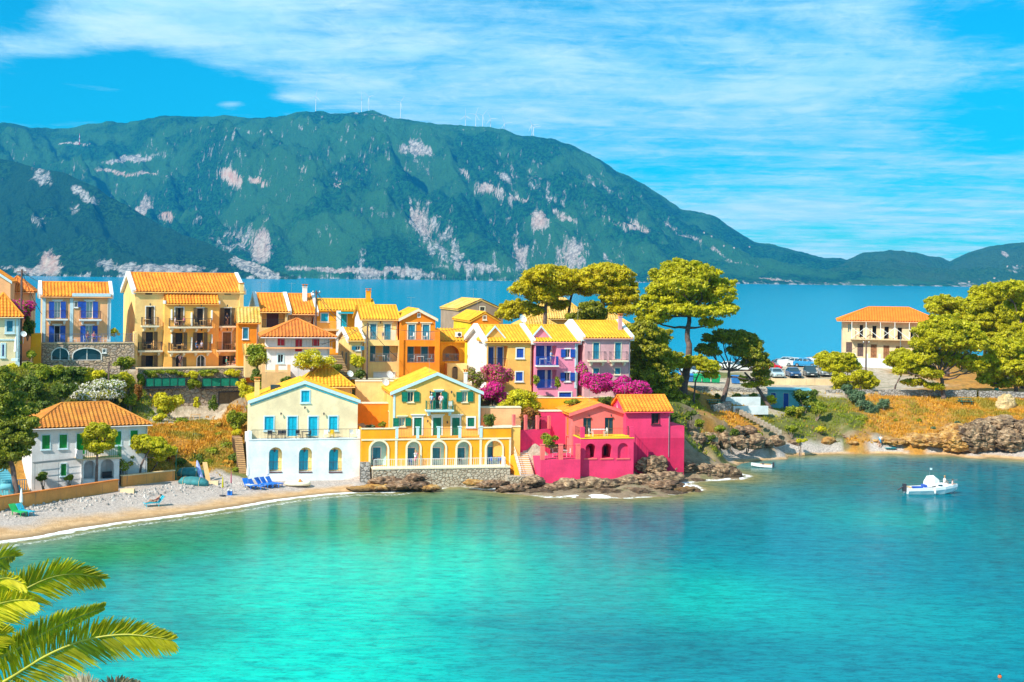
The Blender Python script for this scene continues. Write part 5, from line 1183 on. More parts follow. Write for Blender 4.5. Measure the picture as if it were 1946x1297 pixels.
    for k, r in enumerate(((1333, 757, 1390, 912), (1540, 757, 1596, 912))):
        opening(v.F, Z(5, *r), 'door', col=TEAL, trim=CREAM, tw=.08); c = 1380 if k == 0 else 1585
        balcony(v.F, 0, 0, 0, .8, 1.0, CREAM, IRON, 2, px=(Z(5, c-78, 0)[0], Z(5, c+78, 0)[0], Z(5, 0, 925)[1]), gap=.2)
    for r in ((1333, 1000, 1388, 1100), (1540, 998, 1588, 1055)): opening(v.F, Z(5, *r), 'window', col=TEAL, trim=CREAM, tw=.08)
    v.finish(); v.roof(T_YE, .25, coping=WHITE, cope_w=.5); chimney(h3, v.x1-.5, 2.4, v.ze-.3, v.ze+2.4, .4, PL['lilac'])
    # low terrace wall under the row
    t_ = thing('terrace_wall', 'ochre terrace wall under the pastel row houses', 'wall', P(1020, 772, 160), R(8)); mb = MB(); mb.box(-.5, 0, -2.2, 14, .35, .9); mb.build('wall', PL['ochre'], t_); mb = MB(); mb.box(-.55, -.05, .901, 14.05, .4, .98); mb.build('coping', CREAM, t_)
    dish('satellite_dish', 'grey satellite dish above the peach row house roof', 993, 607, 172, .5, 1.2)

def apartment():
    h = House('guest_house', 'tall apricot guest house with many balconies and a long orange roof', 'house', 255.5, 699, 171.5, 24)
    F0 = Face(h, (0, 0, 0), (1, 0, 0), (0, 1, 0)); x1 = F0.pix(*Z(2, 1420, 700))[0]; ze = F0.pix(*Z(2, 790, 318))[1]; D = 9.0; zr = Face(h, (0, D/2, 0), (1, 0, 0), (0, 1, 0)).pix(*Z(2, 780, 122))[1]
    v = h.vol(0, x1, 0, D, -.6, ze, 'side', zr, PL['peach']); ba = F0.pix(*Z(2, 530, 700))[0]; bb = F0.pix(*Z(2, 1140, 700))[0]; zb_ = F0.pix(*Z(2, 835, 440))[1]
    bay = h.vol(ba, bb, -.9, .899, -.6, zb_, 'lean', zb_+.95, PL['apricot'], 'bay_wall', .6)
    kw = dict(tw=.10, sill=False)
    opening(v.F, Z(2, 338, 490, 428, 690), 'door', 'ajar', BROWN, WHITE, **kw, leafw=.3)
    opening(v.F, Z(2, 333, 772, 425, 968), 'door', 'dark', BROWN, PL['peach'], leafw=.42, **kw); opening(v.F, Z(2, 330, 1036, 425, 1172), 'door', 'dark', BROWN, PL['peach'], leafw=.45, **kw)
    opening(v.F, Z(2, 1215, 505, 1292, 700), 'door', 'dark', BROWN, WHITE, leafw=.5, **kw); opening(v.F, Z(2, 1198, 778, 1290, 970), 'door', 'shut', BROWN, WHITE, **kw); opening(v.F, Z(2, 1195, 1040, 1282, 1172), 'door', 'dark', BROWN, PL['peach'], leafw=.48, **kw)
    for r, st in (((665, 500, 758, 700), 'ajar'), ((910, 506, 985, 700), 'dark'), ((665, 780, 757, 970), 'dark'), ((908, 780, 985, 970), 'dark')): opening(bay.F, Z(2, *r), 'door', st, BROWN, WHITE if r[1] < 510 else PL['apricot'], leafw=.42 if st == 'dark' else .34, **kw)
    for r, st in (((672, 1035, 748, 1172), 'dark'), ((912, 1038, 996, 1172), 'glass')): opening(bay.F, Z(2, *r), 'door', st, BROWN, WHITE, arch=True, leafw=.42, **kw)
    for x in (370, 880, 1255):
        mb = MB(); a, b = v.F.pix(*Z(2, x, 348)); v.F.slab(mb, a-.4, b-.08, a+.4, b+.08, -.02, .02); mb.build('vent', DARK, h.root)
    v.finish(); bay.finish(); v.roof(T_OR, .22, coping=WHITE, cope_w=.45); bay.roof(T_OR, .2, side=-.1, lift=.03)
    mb = MB(); bay.F.slab(mb, ba-.05, zb_-.2, ba+.12, zb_+.2, -.25, .85); bay.F.slab(mb, bb-.12, zb_-.2, bb+.05, zb_+.2, -.25, .85); mb.build('bay_roof_trim', WHITE, h.root)
    mb = MB(); mb.box(x1-.45, -.25, -.6, x1+.05, .6, ze+1.0); mb.build('flue', PL['peach'], h.root); mb = MB(); mb.box(x1-.5, -.3, ze+1.001, x1+.1, .65, ze+1.12); mb.build('flue_cap', T_RD, h.root)
    z1b = F0.pix(*Z(2, 800, 985))[1]
    mb = MB(); v.F.slab(mb, -.25, -.6, .1, z1b+2.4, -1.5, -.002); mb.build('side_fin', PL['peach'], h.root)
    mb = MB(); v.F.slab(mb, x1-.2, -.6, x1+.1, z1b+1.6, -1.5, -.26); mb.build('side_fin', PL['peach'], h.root)
    fl = {}
    for key, f, xs, y, pr in (('ul', v.F, (300, 480), 703, .9), ('ub', bay.F, (612, 1078), 715, 1.0), ('ur', v.F, (1163, 1347), 708, .9), ('ml', v.F, (258, 520), 982, 1.1), ('mb', bay.F, (606, 1070), 988, 1.0), ('mr', v.F, (1138, 1398), 978, 1.1)):
        o, q = balcony(f, 0, 0, 0, pr, 1.0, CREAM, IRON, {'ub': 4, 'mb': 4}.get(key, 2), px=(Z(2, xs[0], 0)[0], Z(2, xs[1], 0)[0], Z(2, 0, y)[1])); fl[key] = (f, q, pr)
    for f, x, y0_, y1_ in ((bay.F, 843, 555, 705), (bay.F, 843, 830, 980), (bay.F, 620, 520, 640), (bay.F, 1070, 530, 640), (bay.F, 620, 800, 900), (bay.F, 1070, 800, 900)):
        a, b = f.pix(*Z(2, x, y1_)); b2 = f.pix(*Z(2, x, y0_))[1]; mb = MB(); f.slab(mb, a-.05, b, a+.05, b2, -.55, -.002); mb.build('balcony_divider', WHITE, h.root)
    for x, y in ((383, 465), (713, 472), (957, 475), (1247, 478), (383, 740), (720, 748), (957, 748), (1245, 745)): lamp(bay.F if 530 < x < 1140 else v.F, Z(2, x, y))
    def at(key, zx, off): f, q, pr = fl[key]; a = f.pix(*Z(2, zx, 900))[0]; m = f.M(a, q[2], -pr*off); return h.mw @ m
    kw2 = dict(scale=.95)
    person('seated person in a pale top at the left of the guest house upper balcony', at('ub', 655, .45), h.th+1.5, 'sit', (.75, .6, .6), (.5, .3, .3), HAIRD, **kw2)
    person('seated person in a pink top on the guest house upper balcony', at('ub', 755, .45), h.th-1.4, 'sit', (.75, .15, .28), (.2, .1, .15), HAIRB, True, **kw2)
    person('person in dark clothes standing on the top right balcony of the guest house', at('ur', 1235, .4), h.th, 'lean', (.06, .05, .09), (.04, .04, .06), HAIRD, **kw2)
    person('seated person in blue on the guest house middle balcony', at('mb', 895, .45), h.th+1.2, 'sit', (.05, .15, .35), (.05, .1, .3), HAIRD, **kw2)
    person('seated person in a striped pale top on the guest house middle balcony', at('mb', 955, .45), h.th-1.2, 'sit', (.65, .55, .65), (.3, .3, .4), HAIRD, **kw2)
    person('person in a pink and white top in the ground floor arch of the guest house', h.mw @ bay.F.M(bay.F.pix(*Z(2, 715, 1150))[0], 0, -.3), h.th, 'lean', (.75, .40, .42), (.1, .05, .1), HAIRD, **kw2)
    person('seated person in green at the ground floor right of the guest house', h.mw @ v.F.M(v.F.pix(*Z(2, 1225, 1150))[0], -.05, -.8), h.th+1.2, 'sit', (.1, .45, .35), (.1, .2, .2), HAIRG, **kw2)
    person('seated person in black at the ground floor right corner of the guest house', h.mw @ v.F.M(v.F.pix(*Z(2, 1320, 1150))[0], -.05, -.8), h.th-1.2, 'sit', (.03, .03, .04), (.03, .03, .04), HAIRD, **kw2)
    W5 = PL['sand']
    for key, zx, k, l in (('ul', 335, 'table', 'pale table on the top left balcony of the guest house'), ('ul', 455, 'chair', 'pale chair on the top left balcony of the guest house'), ('ub', 705, 'table', 'table between the two people on the guest house upper balcony'), ('ub', 960, 'table', 'table on the right half of the guest house upper balcony'), ('ub', 885, 'chair', 'chair beside the divider on the guest house upper balcony'), ('ub', 1030, 'chair', 'chair at the right end of the guest house upper balcony'),
                          ('ml', 365, 'table', 'table on the middle left balcony of the guest house'), ('ml', 315, 'chair', 'chair left of the table on the middle left balcony'), ('ml', 412, 'chair', 'chair right of the table on the middle left balcony'), ('mb', 705, 'table', 'table on the left half of the guest house middle balcony'), ('mb', 650, 'chair', 'chair left of the table on the guest house middle balcony'), ('mb', 750, 'chair', 'chair right of the table on the guest house middle balcony'),
                          ('mr', 1250, 'table', 'table on the middle right balcony of the guest house'), ('mr', 1310, 'chair', 'chair beside the table on the middle right balcony'), ('mr', 1372, 'chair', 'rightmost chair on the middle right balcony of the guest house')):
        place(k, W5, at(key, zx, .5), h.th+(1.5 if rnd.random() < .5 else -1.5), l, 'guest house balcony furniture')
    # retaining wall with wooden gate
    w = House('retaining_wall', 'tall brown stone retaining wall with a wooden double gate below the guest house', 'wall', 262, 797, 165, 24)
    Fw = Face(w, (0, 0, 0), (1, 0, 0), (0, 1, 0)); xw = Fw.pix(467, 750)[0]; zt = Fw.pix(360, 701)[1]
    v = w.vol(0, xw, 0, 1.8, -1.5, zt, 'flat', 0, STONE); opening(v.F, Z(13, 752, 268, 942, 440), 'gate', 'shut', BROWN, IRON, tw=.12, sill=False); v.finish()
    mb = MB(); v.F.slab(mb, -.05, zt+.002, xw+.05, zt+.12, -.06, 1.8); mb.build('coping', PL['conc'], w.root)
    for u0, u1, l in ((277, 352, 'left'), (384, 453, 'right')):
        a0, b0, a1, b1 = Fw.rect((u0, 719, u1, 734), -.7); t_ = thing('mesh_screen', '%s dark green mesh screen on the brown retaining wall' % l, 'screen', on(w, a0, -.7, b0), w.th, 'green mesh screens on the retaining wall'); mb = MB(); mb.box(0, 0, 0, a1-a0, .03, b1-b0); mb.build('mesh', paint('green plastic mesh', (.0, .20, .12), .8, .2), t_)
        mb = MB(); railing(mb, [(0, -.03, -.1), (a1-a0, -.03, -.1)], b1-b0+.15, .9, .03, .03); mb.box(-.1, -.02, -.3, a1-a0+.1, .7, -.16); mb.build('frame', IRON, t_)
    mb = MB(); a, b = Fw.pix(*Z(13, 68, 395)); v.F.slab(mb, a-.16, b-.25, a+.16, b+.25, -.12, -.002); t_ = mb.build('meter_box', WHITE, w.root)

def blue_house():
    h = House('blue_shutter_house', 'pale pink house with royal blue shutters above a stone arched terrace', 'house', 79.7, 686, 164, 20)
    F0 = Face(h, (0, 0, 0), (1, 0, 0), (0, 1, 0)); xt = F0.pix(*Z(1, 1505, 1000))[0]; zt = F0.pix(*Z(1, 900, 903))[1]
    t_ = h.vol(0, xt, 0, 3., -.6, zt, 'flat', 0, STONE, 'stone_terrace', .3)
    opening(t_.F, Z(1, 582, 955, 768, 1090), 'door', 'glass', None, WHITE, arch=True, tw=.1, frame=WHITE, sill=False); opening(t_.F, Z(1, 818, 958, 1132, 1092), 'door', 'glass', None, WHITE, arch=True, tw=.1, frame=WHITE, sill=False)
    opening(t_.F, Z(1, 1152, 968, 1184, 1003), 'window', 'glass', None, WHITE, tw=.08)
    t_.finish(); mb = MB(); t_.F.slab(mb, -.05, zt+.002, xt, zt+.10, -.08, .25); mb.build('coping', PL['conc'], h.root)
    mb = MB(); railing(mb, [(.1, 3., zt+.1), (.1, .1, zt+.1), (xt, .1, zt+.1)], 1.0, .16, .015, .03, 10); mb.build('terrace_railing', paint('blue grey iron', (.12, .16, .25), .5), h.root)
    y0 = 3.; U = Face(h, (0, y0, 0), (1, 0, 0), (0, 1, 0)); xa = U.pix(*Z(1, 472, 600))[0]; xb = U.pix(*Z(1, 1228, 600))[0]; ze = U.pix(*Z(1, 640, 365))[1]; D = 5.6; zr = Face(h, (0, y0+D/2, 0), (1, 0, 0), (0, 1, 0)).pix(*Z(1, 700, 222))[1]
    v = h.vol(xa, xb, y0, D, -.6, ze, 'side', zr, PL['pale_pink'])
    for r, n, st, pn in (((608, 435, 678, 618), 'door', 'open', GLASSC), ((965, 435, 1038, 618), 'door', 'open', GLASSC), ((608, 705, 672, 893), 'door', 'dark', None), ((960, 705, 1033, 893), 'door', 'open', GLASSC)): opening(v.F, Z(1, *r), n, st, BLUE, WHITE, tw=.07, pane=pn or GLASS, leafw=.58, hood=.06)
    opening(v.F, Z(1, 834, 432, 870, 495), 'window', 'half', BLUE, WHITE, tw=.07, leafw=.55)
    v.finish(); v.roof(T_OR, .25, coping=WHITE, cope_w=.4)
    mb = MB()
    for x in (472, 782, 1205): a = v.F.pix(*Z(1, x, 600))[0]; v.F.slab(mb, a, zt, a+.38, ze-.12, -.05, 0)
    a = v.F.pix(*Z(1, 805, 600))[0]; v.F.slab(mb, a, ze-.1, xb+.1, ze+.28, -.32, 0); mb.build('corner_trim', TRIMB, h.root)
    for r in ((527, 754, 628), (898, 1130, 632)): balcony(v.F, 0, 0, 0, .9, .95, WHITE, MAROON, 2, px=(Z(1, r[0], 0)[0], Z(1, r[1], 0)[0], Z(1, 0, r[2])[1]))
    fx = lambda zx: F0.pix(*Z(1, zx, 900))[0]
    place('long', BLUE, on(h, fx(1065), 1.3, zt), h.th, 'long table under a blue cloth on the stone terrace', 'tables on terraces')
    for zx, l in ((840, 'white chair alone in the middle of the stone terrace'), (965, 'white chair left of the blue clothed table'), (1150, 'white chair just right of the blue clothed table'), (1185, 'white chair farthest right of the blue clothed table')): place('chair', WHITE, on(h, fx(zx), 1.3, zt), h.th+1.5, l, 'white chairs on the stone terrace')
    person('seated person in dark red behind the blue clothed table', on(h, fx(995), 2.0, zt), h.th, 'sit', (.25, .05, .08), (.1, .1, .1), HAIRD)
    person('seated person with dark hair at the right of the blue clothed table', on(h, fx(1065), 2.1, zt), h.th+.2, 'sit', (.5, .1, .15), (.1, .1, .1), HAIRD)
    # boundary wall and strip of terrace in front of the stone storey
    b_ = thing('garden_wall', 'low stone wall at the foot of the blue shuttered house', 'wall', P(-30, 702, 160), R(10)); mb = MB(); mb.box(0, 0, -2.5, 14.8, .4, .35); mb.build('masonry', STONE, b_)

def left_edge():
    h = House('yellow_cottage', 'pale yellow cottage with orange hip roof and teal shuttered window at the left edge', 'house', -24, 686, 158, 22)
    F0 = Face(h, (0, 0, 0), (1, 0, 0), (0, 1, 0)); x1 = F0.pix(38, 640)[0]; ze = F0.pix(*Z(1, 120, 562))[1]; zr = F0.pix(*Z(1, 0, 398))[1]+.5
    v = h.vol(0, x1, 0, 6, -1.0, ze, 'hip', zr, PL['cream']); opening(v.F, Z(1, 76, 650, 142, 770), 'window', 'shut', TEAL, TRIMB, tw=.22); opening(v.F, Z(1, 25, 915, 45, 1045), 'window', 'shut', BLUE, TRIMB, tw=.2); v.finish(); v.roof(T_OR, .35)
    mb = MB(); a = F0.pix(*Z(1, 178, 700))[0]; v.F.slab(mb, a, -.9, x1, ze-.02, -.05, 0); b = F0.pix(*Z(1, 100, 862))[1]; v.F.slab(mb, 0, b-.08, a-.01, b+.08, -.06, 0); mb.build('corner_trim', TRIMB, h.root)
    g = House('pink_gable_house', 'pale pink gabled house half out of view behind the yellow cottage', 'house', -20, 640, 176, 14); Fg = Face(g, (0, 0, 0), (1, 0, 0), (0, 1, 0)); x1 = Fg.pix(19.5, 580)[0]; ze = Fg.pix(19, 535)[1]
    v = g.vol(-3, x1, 0, 7, -6, ze, 'front', ze+1.8, PL['pale_pink']); v.finish(); v.roof(T_OR, .15, coping=TRIMB, cope_w=.2)
    g = House('red_roof_house', 'pink house with a red hip roof behind the bougainvillea at the left', 'house', 14, 650, 182, 14); Fg = Face(g, (0, 0, 0), (1, 0, 0), (0, 1, 0)); x1 = Fg.pix(60, 580)[0]; ze = Fg.pix(40, 551.5)[1]; zr = ze+1.7
    v = g.vol(-1, x1, 0, 6, -6, ze, 'hip', zr, PL['pale_pink']); v.finish(); v.roof(T_RD, .3)
    u_ = thing('closed_parasol', 'closed white parasol in a pale base on the terrace beside the yellow cottage', 'parasol', P(29.5, 684, 156.5)); mb = MB(); mb.lathe((0, 0, 0), [(.03, 0), (.03, 1.0)], 6); mb.build('pole', STEEL, u_); mb = MB(); mb.lathe((0, 0, 0), [(.05, 1.0), (.22, .9), (.14, 1.6), (.12, 2.2), (.02, 2.55)], 10); mb.build('canopy', WHITE, u_); mb = MB(); mb.box(-.35, -.35, -.1, .35, .35, .14); mb.build('base', TRIMB, u_)
    dish('satellite_dish', 'white satellite dish on the wall right of the yellow cottage', 44.5, 635.5, 158, .33, .8)
    y_ = thing('ochre_wall', 'ochre stepped wall between the yellow cottage and the pale pink house', 'wall', P(59, 686, 162), R(20)); mb = MB(); mb.box(0, 0, -1, 1.1, 3, 3.05); mb.box(-.1, -.4, -1, 1.05, -.002, 1.6); mb.build('wall', PL['ochre'], y_)

def green_house():
    h = House('green_shutter_house', 'white house with bright green shutters and orange hip roof behind the beach wall', 'house', 60, 917, 137.5, 27)
    F0 = Face(h, (0, 0, 0), (1, 0, 0), (0, 1, 0)); x1 = F0.pix(*Z(12, 1345, 700))[0]; ze = F0.pix(*Z(12, 800, 560))[1]; D = 6.6
    v = h.vol(0, x1, 0, D, -1., ze, 'hip', ze+1.8, PL['white'])
    for r, n in (((384, 660, 455, 786), 'window'), ((543, 655, 612, 778), 'window'), ((700, 645, 775, 835), 'door'), ((1038, 625, 1105, 748), 'window'), ((1190, 616, 1256, 738), 'window'), ((556, 922, 605, 1030), 'window')): opening(v.F, Z(12, *r), n, 'shut', BGREEN, CYAN if n == 'x' else TRIMB, tw=.09)
    opening(v.L, (1.2, ze-2.4, 2.1, ze-1.0), 'window', 'shut', BGREEN, TRIMB, tw=.09, px=False)
    # porch with two arches carrying the balcony
    pa = F0.pix(*Z(12, 735, 950))[0]; pb = F0.pix(*Z(12, 1060, 950))[0]; zp = F0.pix(*Z(12, 900, 862))[1]
    g_, c1, q = loggia(v.F, Z(12, 765, 905, 1045, 1062), .3); opening(g_, (q[0]+.15, q[1]+.02, q[0]+1.9, q[3]-.05), 'door', 'shut', BGREEN, WHITE, tw=.0, px=False); c1(PL['white']); v.finish(); v.roof(tiles('brown orange roof tiles', (.46, .16, .02), (.64, .26, .03), .6), .4, wave=.3, row=.33)
    p_ = h.vol(pa, pb, -1.5, 1.499, -1, zp, 'flat', 0, PL['white'], 'porch', .3)
    for r in ((765, 892, 872, 1065), (918, 878, 1040, 1060)):
        a0, b0, a1, b1 = p_.F.rect(Z(12, *r)); p_.F.holes.append((arch_pts(a0, b0, a1, b1), 1.3))
    p_.finish(); mb = MB(); p_.F.slab(mb, pa-.6, zp+.002, pb+.2, zp+.14, -.2, 1.49); o = mb.build('balcony', PL['conc'], h.root)
    mb = MB(); p_.F.slab(mb, pa-.55, zp+.14, pa-.1, zp+1.0, -.15, -.05); p_.F.slab(mb, pa-.58, zp+.14, pa-.5, zp+1.0, -.04, 1.4); mb.build('balcony_panel', PL['white'], o)
    mb = MB(); railing(mb, [p_.F.M(pa-.1, zp+.14, -.1), p_.F.M(pb+.15, zp+.14, -.1), p_.F.M(pb+.15, zp+.14, 1.4)], .95, .18, .02, .035); mb.build('railing', BGREEN, o)
    mb = MB(); mb2 = p_.F
    for k in range(7): z = F0.pix(*Z(12, 500, 895))[1]; mb.bar((pa-4.6, -.3-k*.2, z), (pa-.1, -.3-k*.2, z+.25), .025)
    for x in (pa-4.5, pa-2.3): mb.bar((x, -1.4, -.5), (x, -1.4, F0.pix(*Z(12, 500, 895))[1]), .03)
    mb.build('pergola_wires', STEEL, h.root)
    mb = MB(); mb.box(pa+2.4, -.9, -.3, pa+4.3, -.3, .75); t_ = thing('porch_bench', 'dark bench under the right arch of the white house porch', 'bench', on(h, pa+2.0, -1.0, -.2), h.th); m2 = MB(); m2.box(0, 0, .4, 1.8, .5, .48); m2.box(0, .45, .5, 1.8, .52, .95); m2.build('seat', IRON, t_)
    for sx in (.05, 1.7): m3 = MB(); m3.box(sx, 0, -.3, sx+.06, .5, .4); m3.build('leg', IRON, t_)
    # garden walls along the beach
    for k, (a, b, l) in enumerate((((-60, 982), (225, 934), 'long weathered ochre garden wall along the beach, left of the gap'), ((233, 929), (332, 915), 'short weathered ochre garden wall on the beach, right of the gap'))):
        A = G(*a, z=.75); B = G(*b, z=.9); d = (B-A); L = d.length; t_ = thing('garden_wall', l, 'wall', A, math.atan2(d.y, d.x), 'ochre garden walls on the beach'); mb = MB(); mb.box(0, 0, -1.2, L, .32, 1.2); mb.build('wall', PL['wallor'], t_); mb = MB(); mb.box(-.04, -.06, 1.202, L+.04, .38, 1.3); mb.build('coping', T_RD if k == 0 else PL['conc'], t_)
    s_ = thing('blue_steps', 'pale blue outside steps with a blue railing left of the white house', 'stairs', P(28, 930, 134), R(30)); mb = MB()
    for k in range(10): mb.box(-.6-.1*k, k*.28, -1, .6-.1*k, 3.2, .1+k*.18)
    mb.build('steps', PL['bluew'], s_); mb = MB(); railing(mb, [(-1.0, -1., 0), (.9, -1., 0)], 1., .2, .04, .04); mb.build('gate', CYAN, s_)
    t_ = thing('water_tank', 'small pale blue cylinder tank on the ground behind the beach wall', 'tank', P(11, 932, 131.5), R(20)); mb = MB(); mb.tube([(-.5, 0, .3), (-.42, 0, .3), (.42, 0, .3), (.5, 0, .3)], [.2, .3, .3, .2], 12); mb.build('tank_body', PL['bluew'], t_, smooth=True)
    for x in (-.3, .3): m2 = MB(); m2.box(x-.05, -.2, -.2, x+.05, .2, .08); m2.build('foot', STEEL, t_)

def middle_houses():
    # red shutters
    h = House('red_shutter_house', 'grey white house with bright red shutters and door under a low red hip roof', 'house', 507, 700, 162, 12)
    F0 = Face(h, (0, 0, 0), (1, 0, 0), (0, 1, 0)); x1 = F0.pix(626.5, 660)[0]; ze = F0.pix(560, 635)[1]; D = 7
    v = h.vol(0, x1, 0, D, -1.5, ze, 'hip', ze+1.6, PL['white'])
    for r, n in (((478, 678, 566, 786), 'window'), ((684, 682, 766, 855), 'door'), ((885, 683, 968, 790), 'window')): opening(v.F, Z(3, *r), n, 'shut', RED, CREAM, tw=.04, sill=False)
    opening(v.F, Z(3, 482, 890, 545, 985), 'window', 'glass', None, TRIMB, tw=.12, pane=DARK); v.finish(); v.roof(T_RD, .75, wave=.3, row=.36)
    mb = MB(); zl = F0.pix(560, 661)[1]; v.F.slab(mb, -.3, zl-.1, x1+.3, zl+.06, -.5, -.002); o = mb.build('balcony', PL['pale_pink'], h.root); mb = MB(); railing(mb, [v.F.M(1.5, zl+.06, -.45), v.F.M(x1+.2, zl+.06, -.45)], .9, .4, .02, .02); mb.build('railing', STEEL, o)
    # terrace in front
    t_ = House('terrace_wall', 'peach terrace wall with square posts below the red shuttered house', 'wall', 497, 728, 158, 10); Ft = Face(t_, (0, 0, 0), (1, 0, 0), (0, 1, 0)); x1 = Ft.pix(552, 715)[0]; zt = Ft.pix(525, 708)[1]
    v = t_.vol(0, x1, 0, 4, -2, zt, 'flat', 0, PL['sand']); v.finish()
    for x in (0, x1*.47, x1-.35): mb = MB(); v.F.slab(mb, x, zt+.002, x+.35, zt+.85, 0, .3); mb.build('post', PL['pale_pink'], t_.root)
    # brown door house: two joined fronts with loggias
    h = House('loggia_house', 'peach house with dark brown doors on shaded balconies and white chimney', 'house', 492, 645, 178, 16)
    F0 = Face(h, (0, 0, 0), (1, 0, 0), (0, 1, 0)); x1 = F0.pix(548, 600)[0]; ze = F0.pix(520, 592)[1]; D = 10; zr = Face(h, (0, D/2, 0), (1, 0, 0), (0, 1, 0)).pix(505, 558.5)[1]
    v = h.vol(0, x1, 0, D, -4, ze, 'side', zr, PL['peach']); g_, close, q = loggia(v.F, Z(3, 292, 400, 568, 575), 1.6); c = g_.pix(*Z(3, 420, 500))[0]; opening(g_, (c-.75, q[1]+.02, c+.75, q[3]-.1), 'door', 'shut', MAROON, CREAM, tw=.05, px=False); close(PL['peach'])
    mb = MB(); railing(mb, [v.F.M(q[0], q[1], .08), v.F.M(q[2], q[1], .08)], 1., .16); mb.build('railing', IRON, h.root); v.finish(); sunlit_side(h, v); v.roof(T_OR, .2, coping=WHITE, cope_w=.45)
    x2 = F0.pix(599, 600)[0]; ze2 = F0.pix(575, 595)[1]; v2 = h.vol(x1+.25, x2, .3, D-.3, -4, ze2, 'side', zr-.05, PL['pale_pink'], 'right_wall'); g_, close, q = loggia(v2.F, Z(3, 612, 418, 910, 560), 1.6)
    opening(g_, (q[0]+.1, q[1]+.02, q[0]+1.1, q[3]-.1), 'door', 'shut', MAROON, CREAM, tw=.05, px=False); opening(g_, (q[0]+2.0, q[3]-1.0, q[0]+2.7, q[3]-.3), 'window', 'glass', None, CREAM, tw=.06, px=False, pane=DARK); close(PL['pale_pink']); v2.finish(); v2.roof(T_OR, .35, coping=WHITE, cope_w=.35)
    chimney(h, x2-.9, 3.4, ze2+.3, zr+.9, .55, WHITE)
    # orange side building behind the guest house
    h = House('orange_cottage', 'small orange house with a teal shutter and old mottled roof beside the guest house', 'house', 452, 680, 171, 14); F0 = Face(h, (0, 0, 0), (1, 0, 0), (0, 1, 0)); x1 = F0.pix(491, 640)[0]; ze = F0.pix(475, 612)[1]
    v = h.vol(0, x1, 0, 5, -3, ze, 'side', ze+1.6, PL['orange']); opening(v.F, Z(3, 72, 580, 132, 705), 'window', 'shut', TEAL, WHITE, tw=.08); v.finish(); v.roof(T_OL, .25)
    r_ = House('shed', 'low shed with an old mottled tile roof behind the lemon trees', 'shed', 466, 685, 165, 14); v = r_.vol(0, 2.4, 0, 3, -2, .7, 'lean', 1.7, PL['old']); v.finish(); v.roof(T_OL, .2)
    # blue door house
    h = House('blue_door_house', 'long ochre house with a blue door and blue shuttered window behind the telephone pole', 'house', 606, 640, 181, 12); F0 = Face(h, (0, 0, 0), (1, 0, 0), (0, 1, 0)); x1 = F0.pix(*Z(4, 415, 300))[0]; ze = F0.pix(640, 589)[1]; D = 8; zr = Face(h, (0, D/2, 0), (1, 0, 0), (0, 1, 0)).pix(640, 569.5)[1]
    v = h.vol(-.6, x1, 0, D, -5, ze, 'side', zr, PL['ochre']); opening(v.F, Z(3, 990, 408, 1070, 500), 'window', 'shut', CYAN, WHITE, tw=.1); opening(v.F, Z(3, 1218, 418, 1290, 585), 'door', 'shut', CYAN, CREAM, tw=.1); v.finish(); v.roof(T_YE, .3)
    mb = MB(); a = F0.pix(*Z(3, 1160, 500))[0]; v.F.slab(mb, a, -2, a+.55, ze-.1, -1.3, -.9); v.F.slab(mb, a+3.0, -2, a+3.5, ze-.1, -1.3, -.9); mb.build('porch_post', WHITE, h.root)
    mb = MB(); v.F.slab(mb, a+.2, ze-.45, a+3.4, ze-.3, -1.5, 0); mb.build('pergola', CYAN, h.root)
    z = F0.pix(*Z(3, 1050, 590))[1]; mb = MB(); v.F.slab(mb, -.6, z-.2, x1, z, -1.4, -.002); mb.build('balcony', PL['sand'], h.root); mb = MB(); railing(mb, [v.F.M(-.5, z, -1.3), v.F.M(a, z, -1.3)], 1, .15, .02); mb.build('railing', PL['sand'], h.root); chimney(h, x1-.4, 3, ze+.5, zr+1.1, .6, PL['ochre'])
    # small gabled house by the stairs
    h = House('stair_cottage', 'narrow peach gabled cottage with teal shutters beside the climbing steps', 'house', 664, 722, 166, 18); F0 = Face(h, (0, 0, 0), (1, 0, 0), (0, 1, 0)); x1 = F0.pix(689, 650)[0]; ze = F0.pix(676, 646)[1]; D = 7; zr = Face(h, (0, D/2, 0), (1, 0, 0), (0, 1, 0)).pix(665, 624.5)[1]
    v = h.vol(0, x1, 0, D, -1, ze, 'side', zr, PL['peach']); opening(v.F, Z(4, 210, 698, 262, 742), 'window', 'open', TEAL, WHITE, tw=.06, leafw=.45, pane=GLASS)
    for y in (1.5, 3.8): opening(v.L, (y, ze-3., y+.9, ze-1.6), 'window', 'shut', paint('grey blue shutter', (.18, .2, .3)), CREAM, tw=.06, px=False)
    v.finish(); v.roof(T_YE, .25, coping=WHITE, cope_w=.2)
    s_ = thing('stone_stairs', 'worn dark stone steps climbing left of the peach gabled cottage', 'stairs', P(652, 717, 160), R(21)); mb = MB()
    for k in range(14): mb.box(-.75, k*.28, -2, .75, 5, .1+k*.165)
    mb.build('steps', WOODP, s_)
    mb = MB(); [mb.box(-.75, k*.28-.02, .1+k*.165-.06, .75, k*.28+.06, .1+k*.165+.012) for k in range(14)]; mb.build('step_edges', PL['sand'], s_)
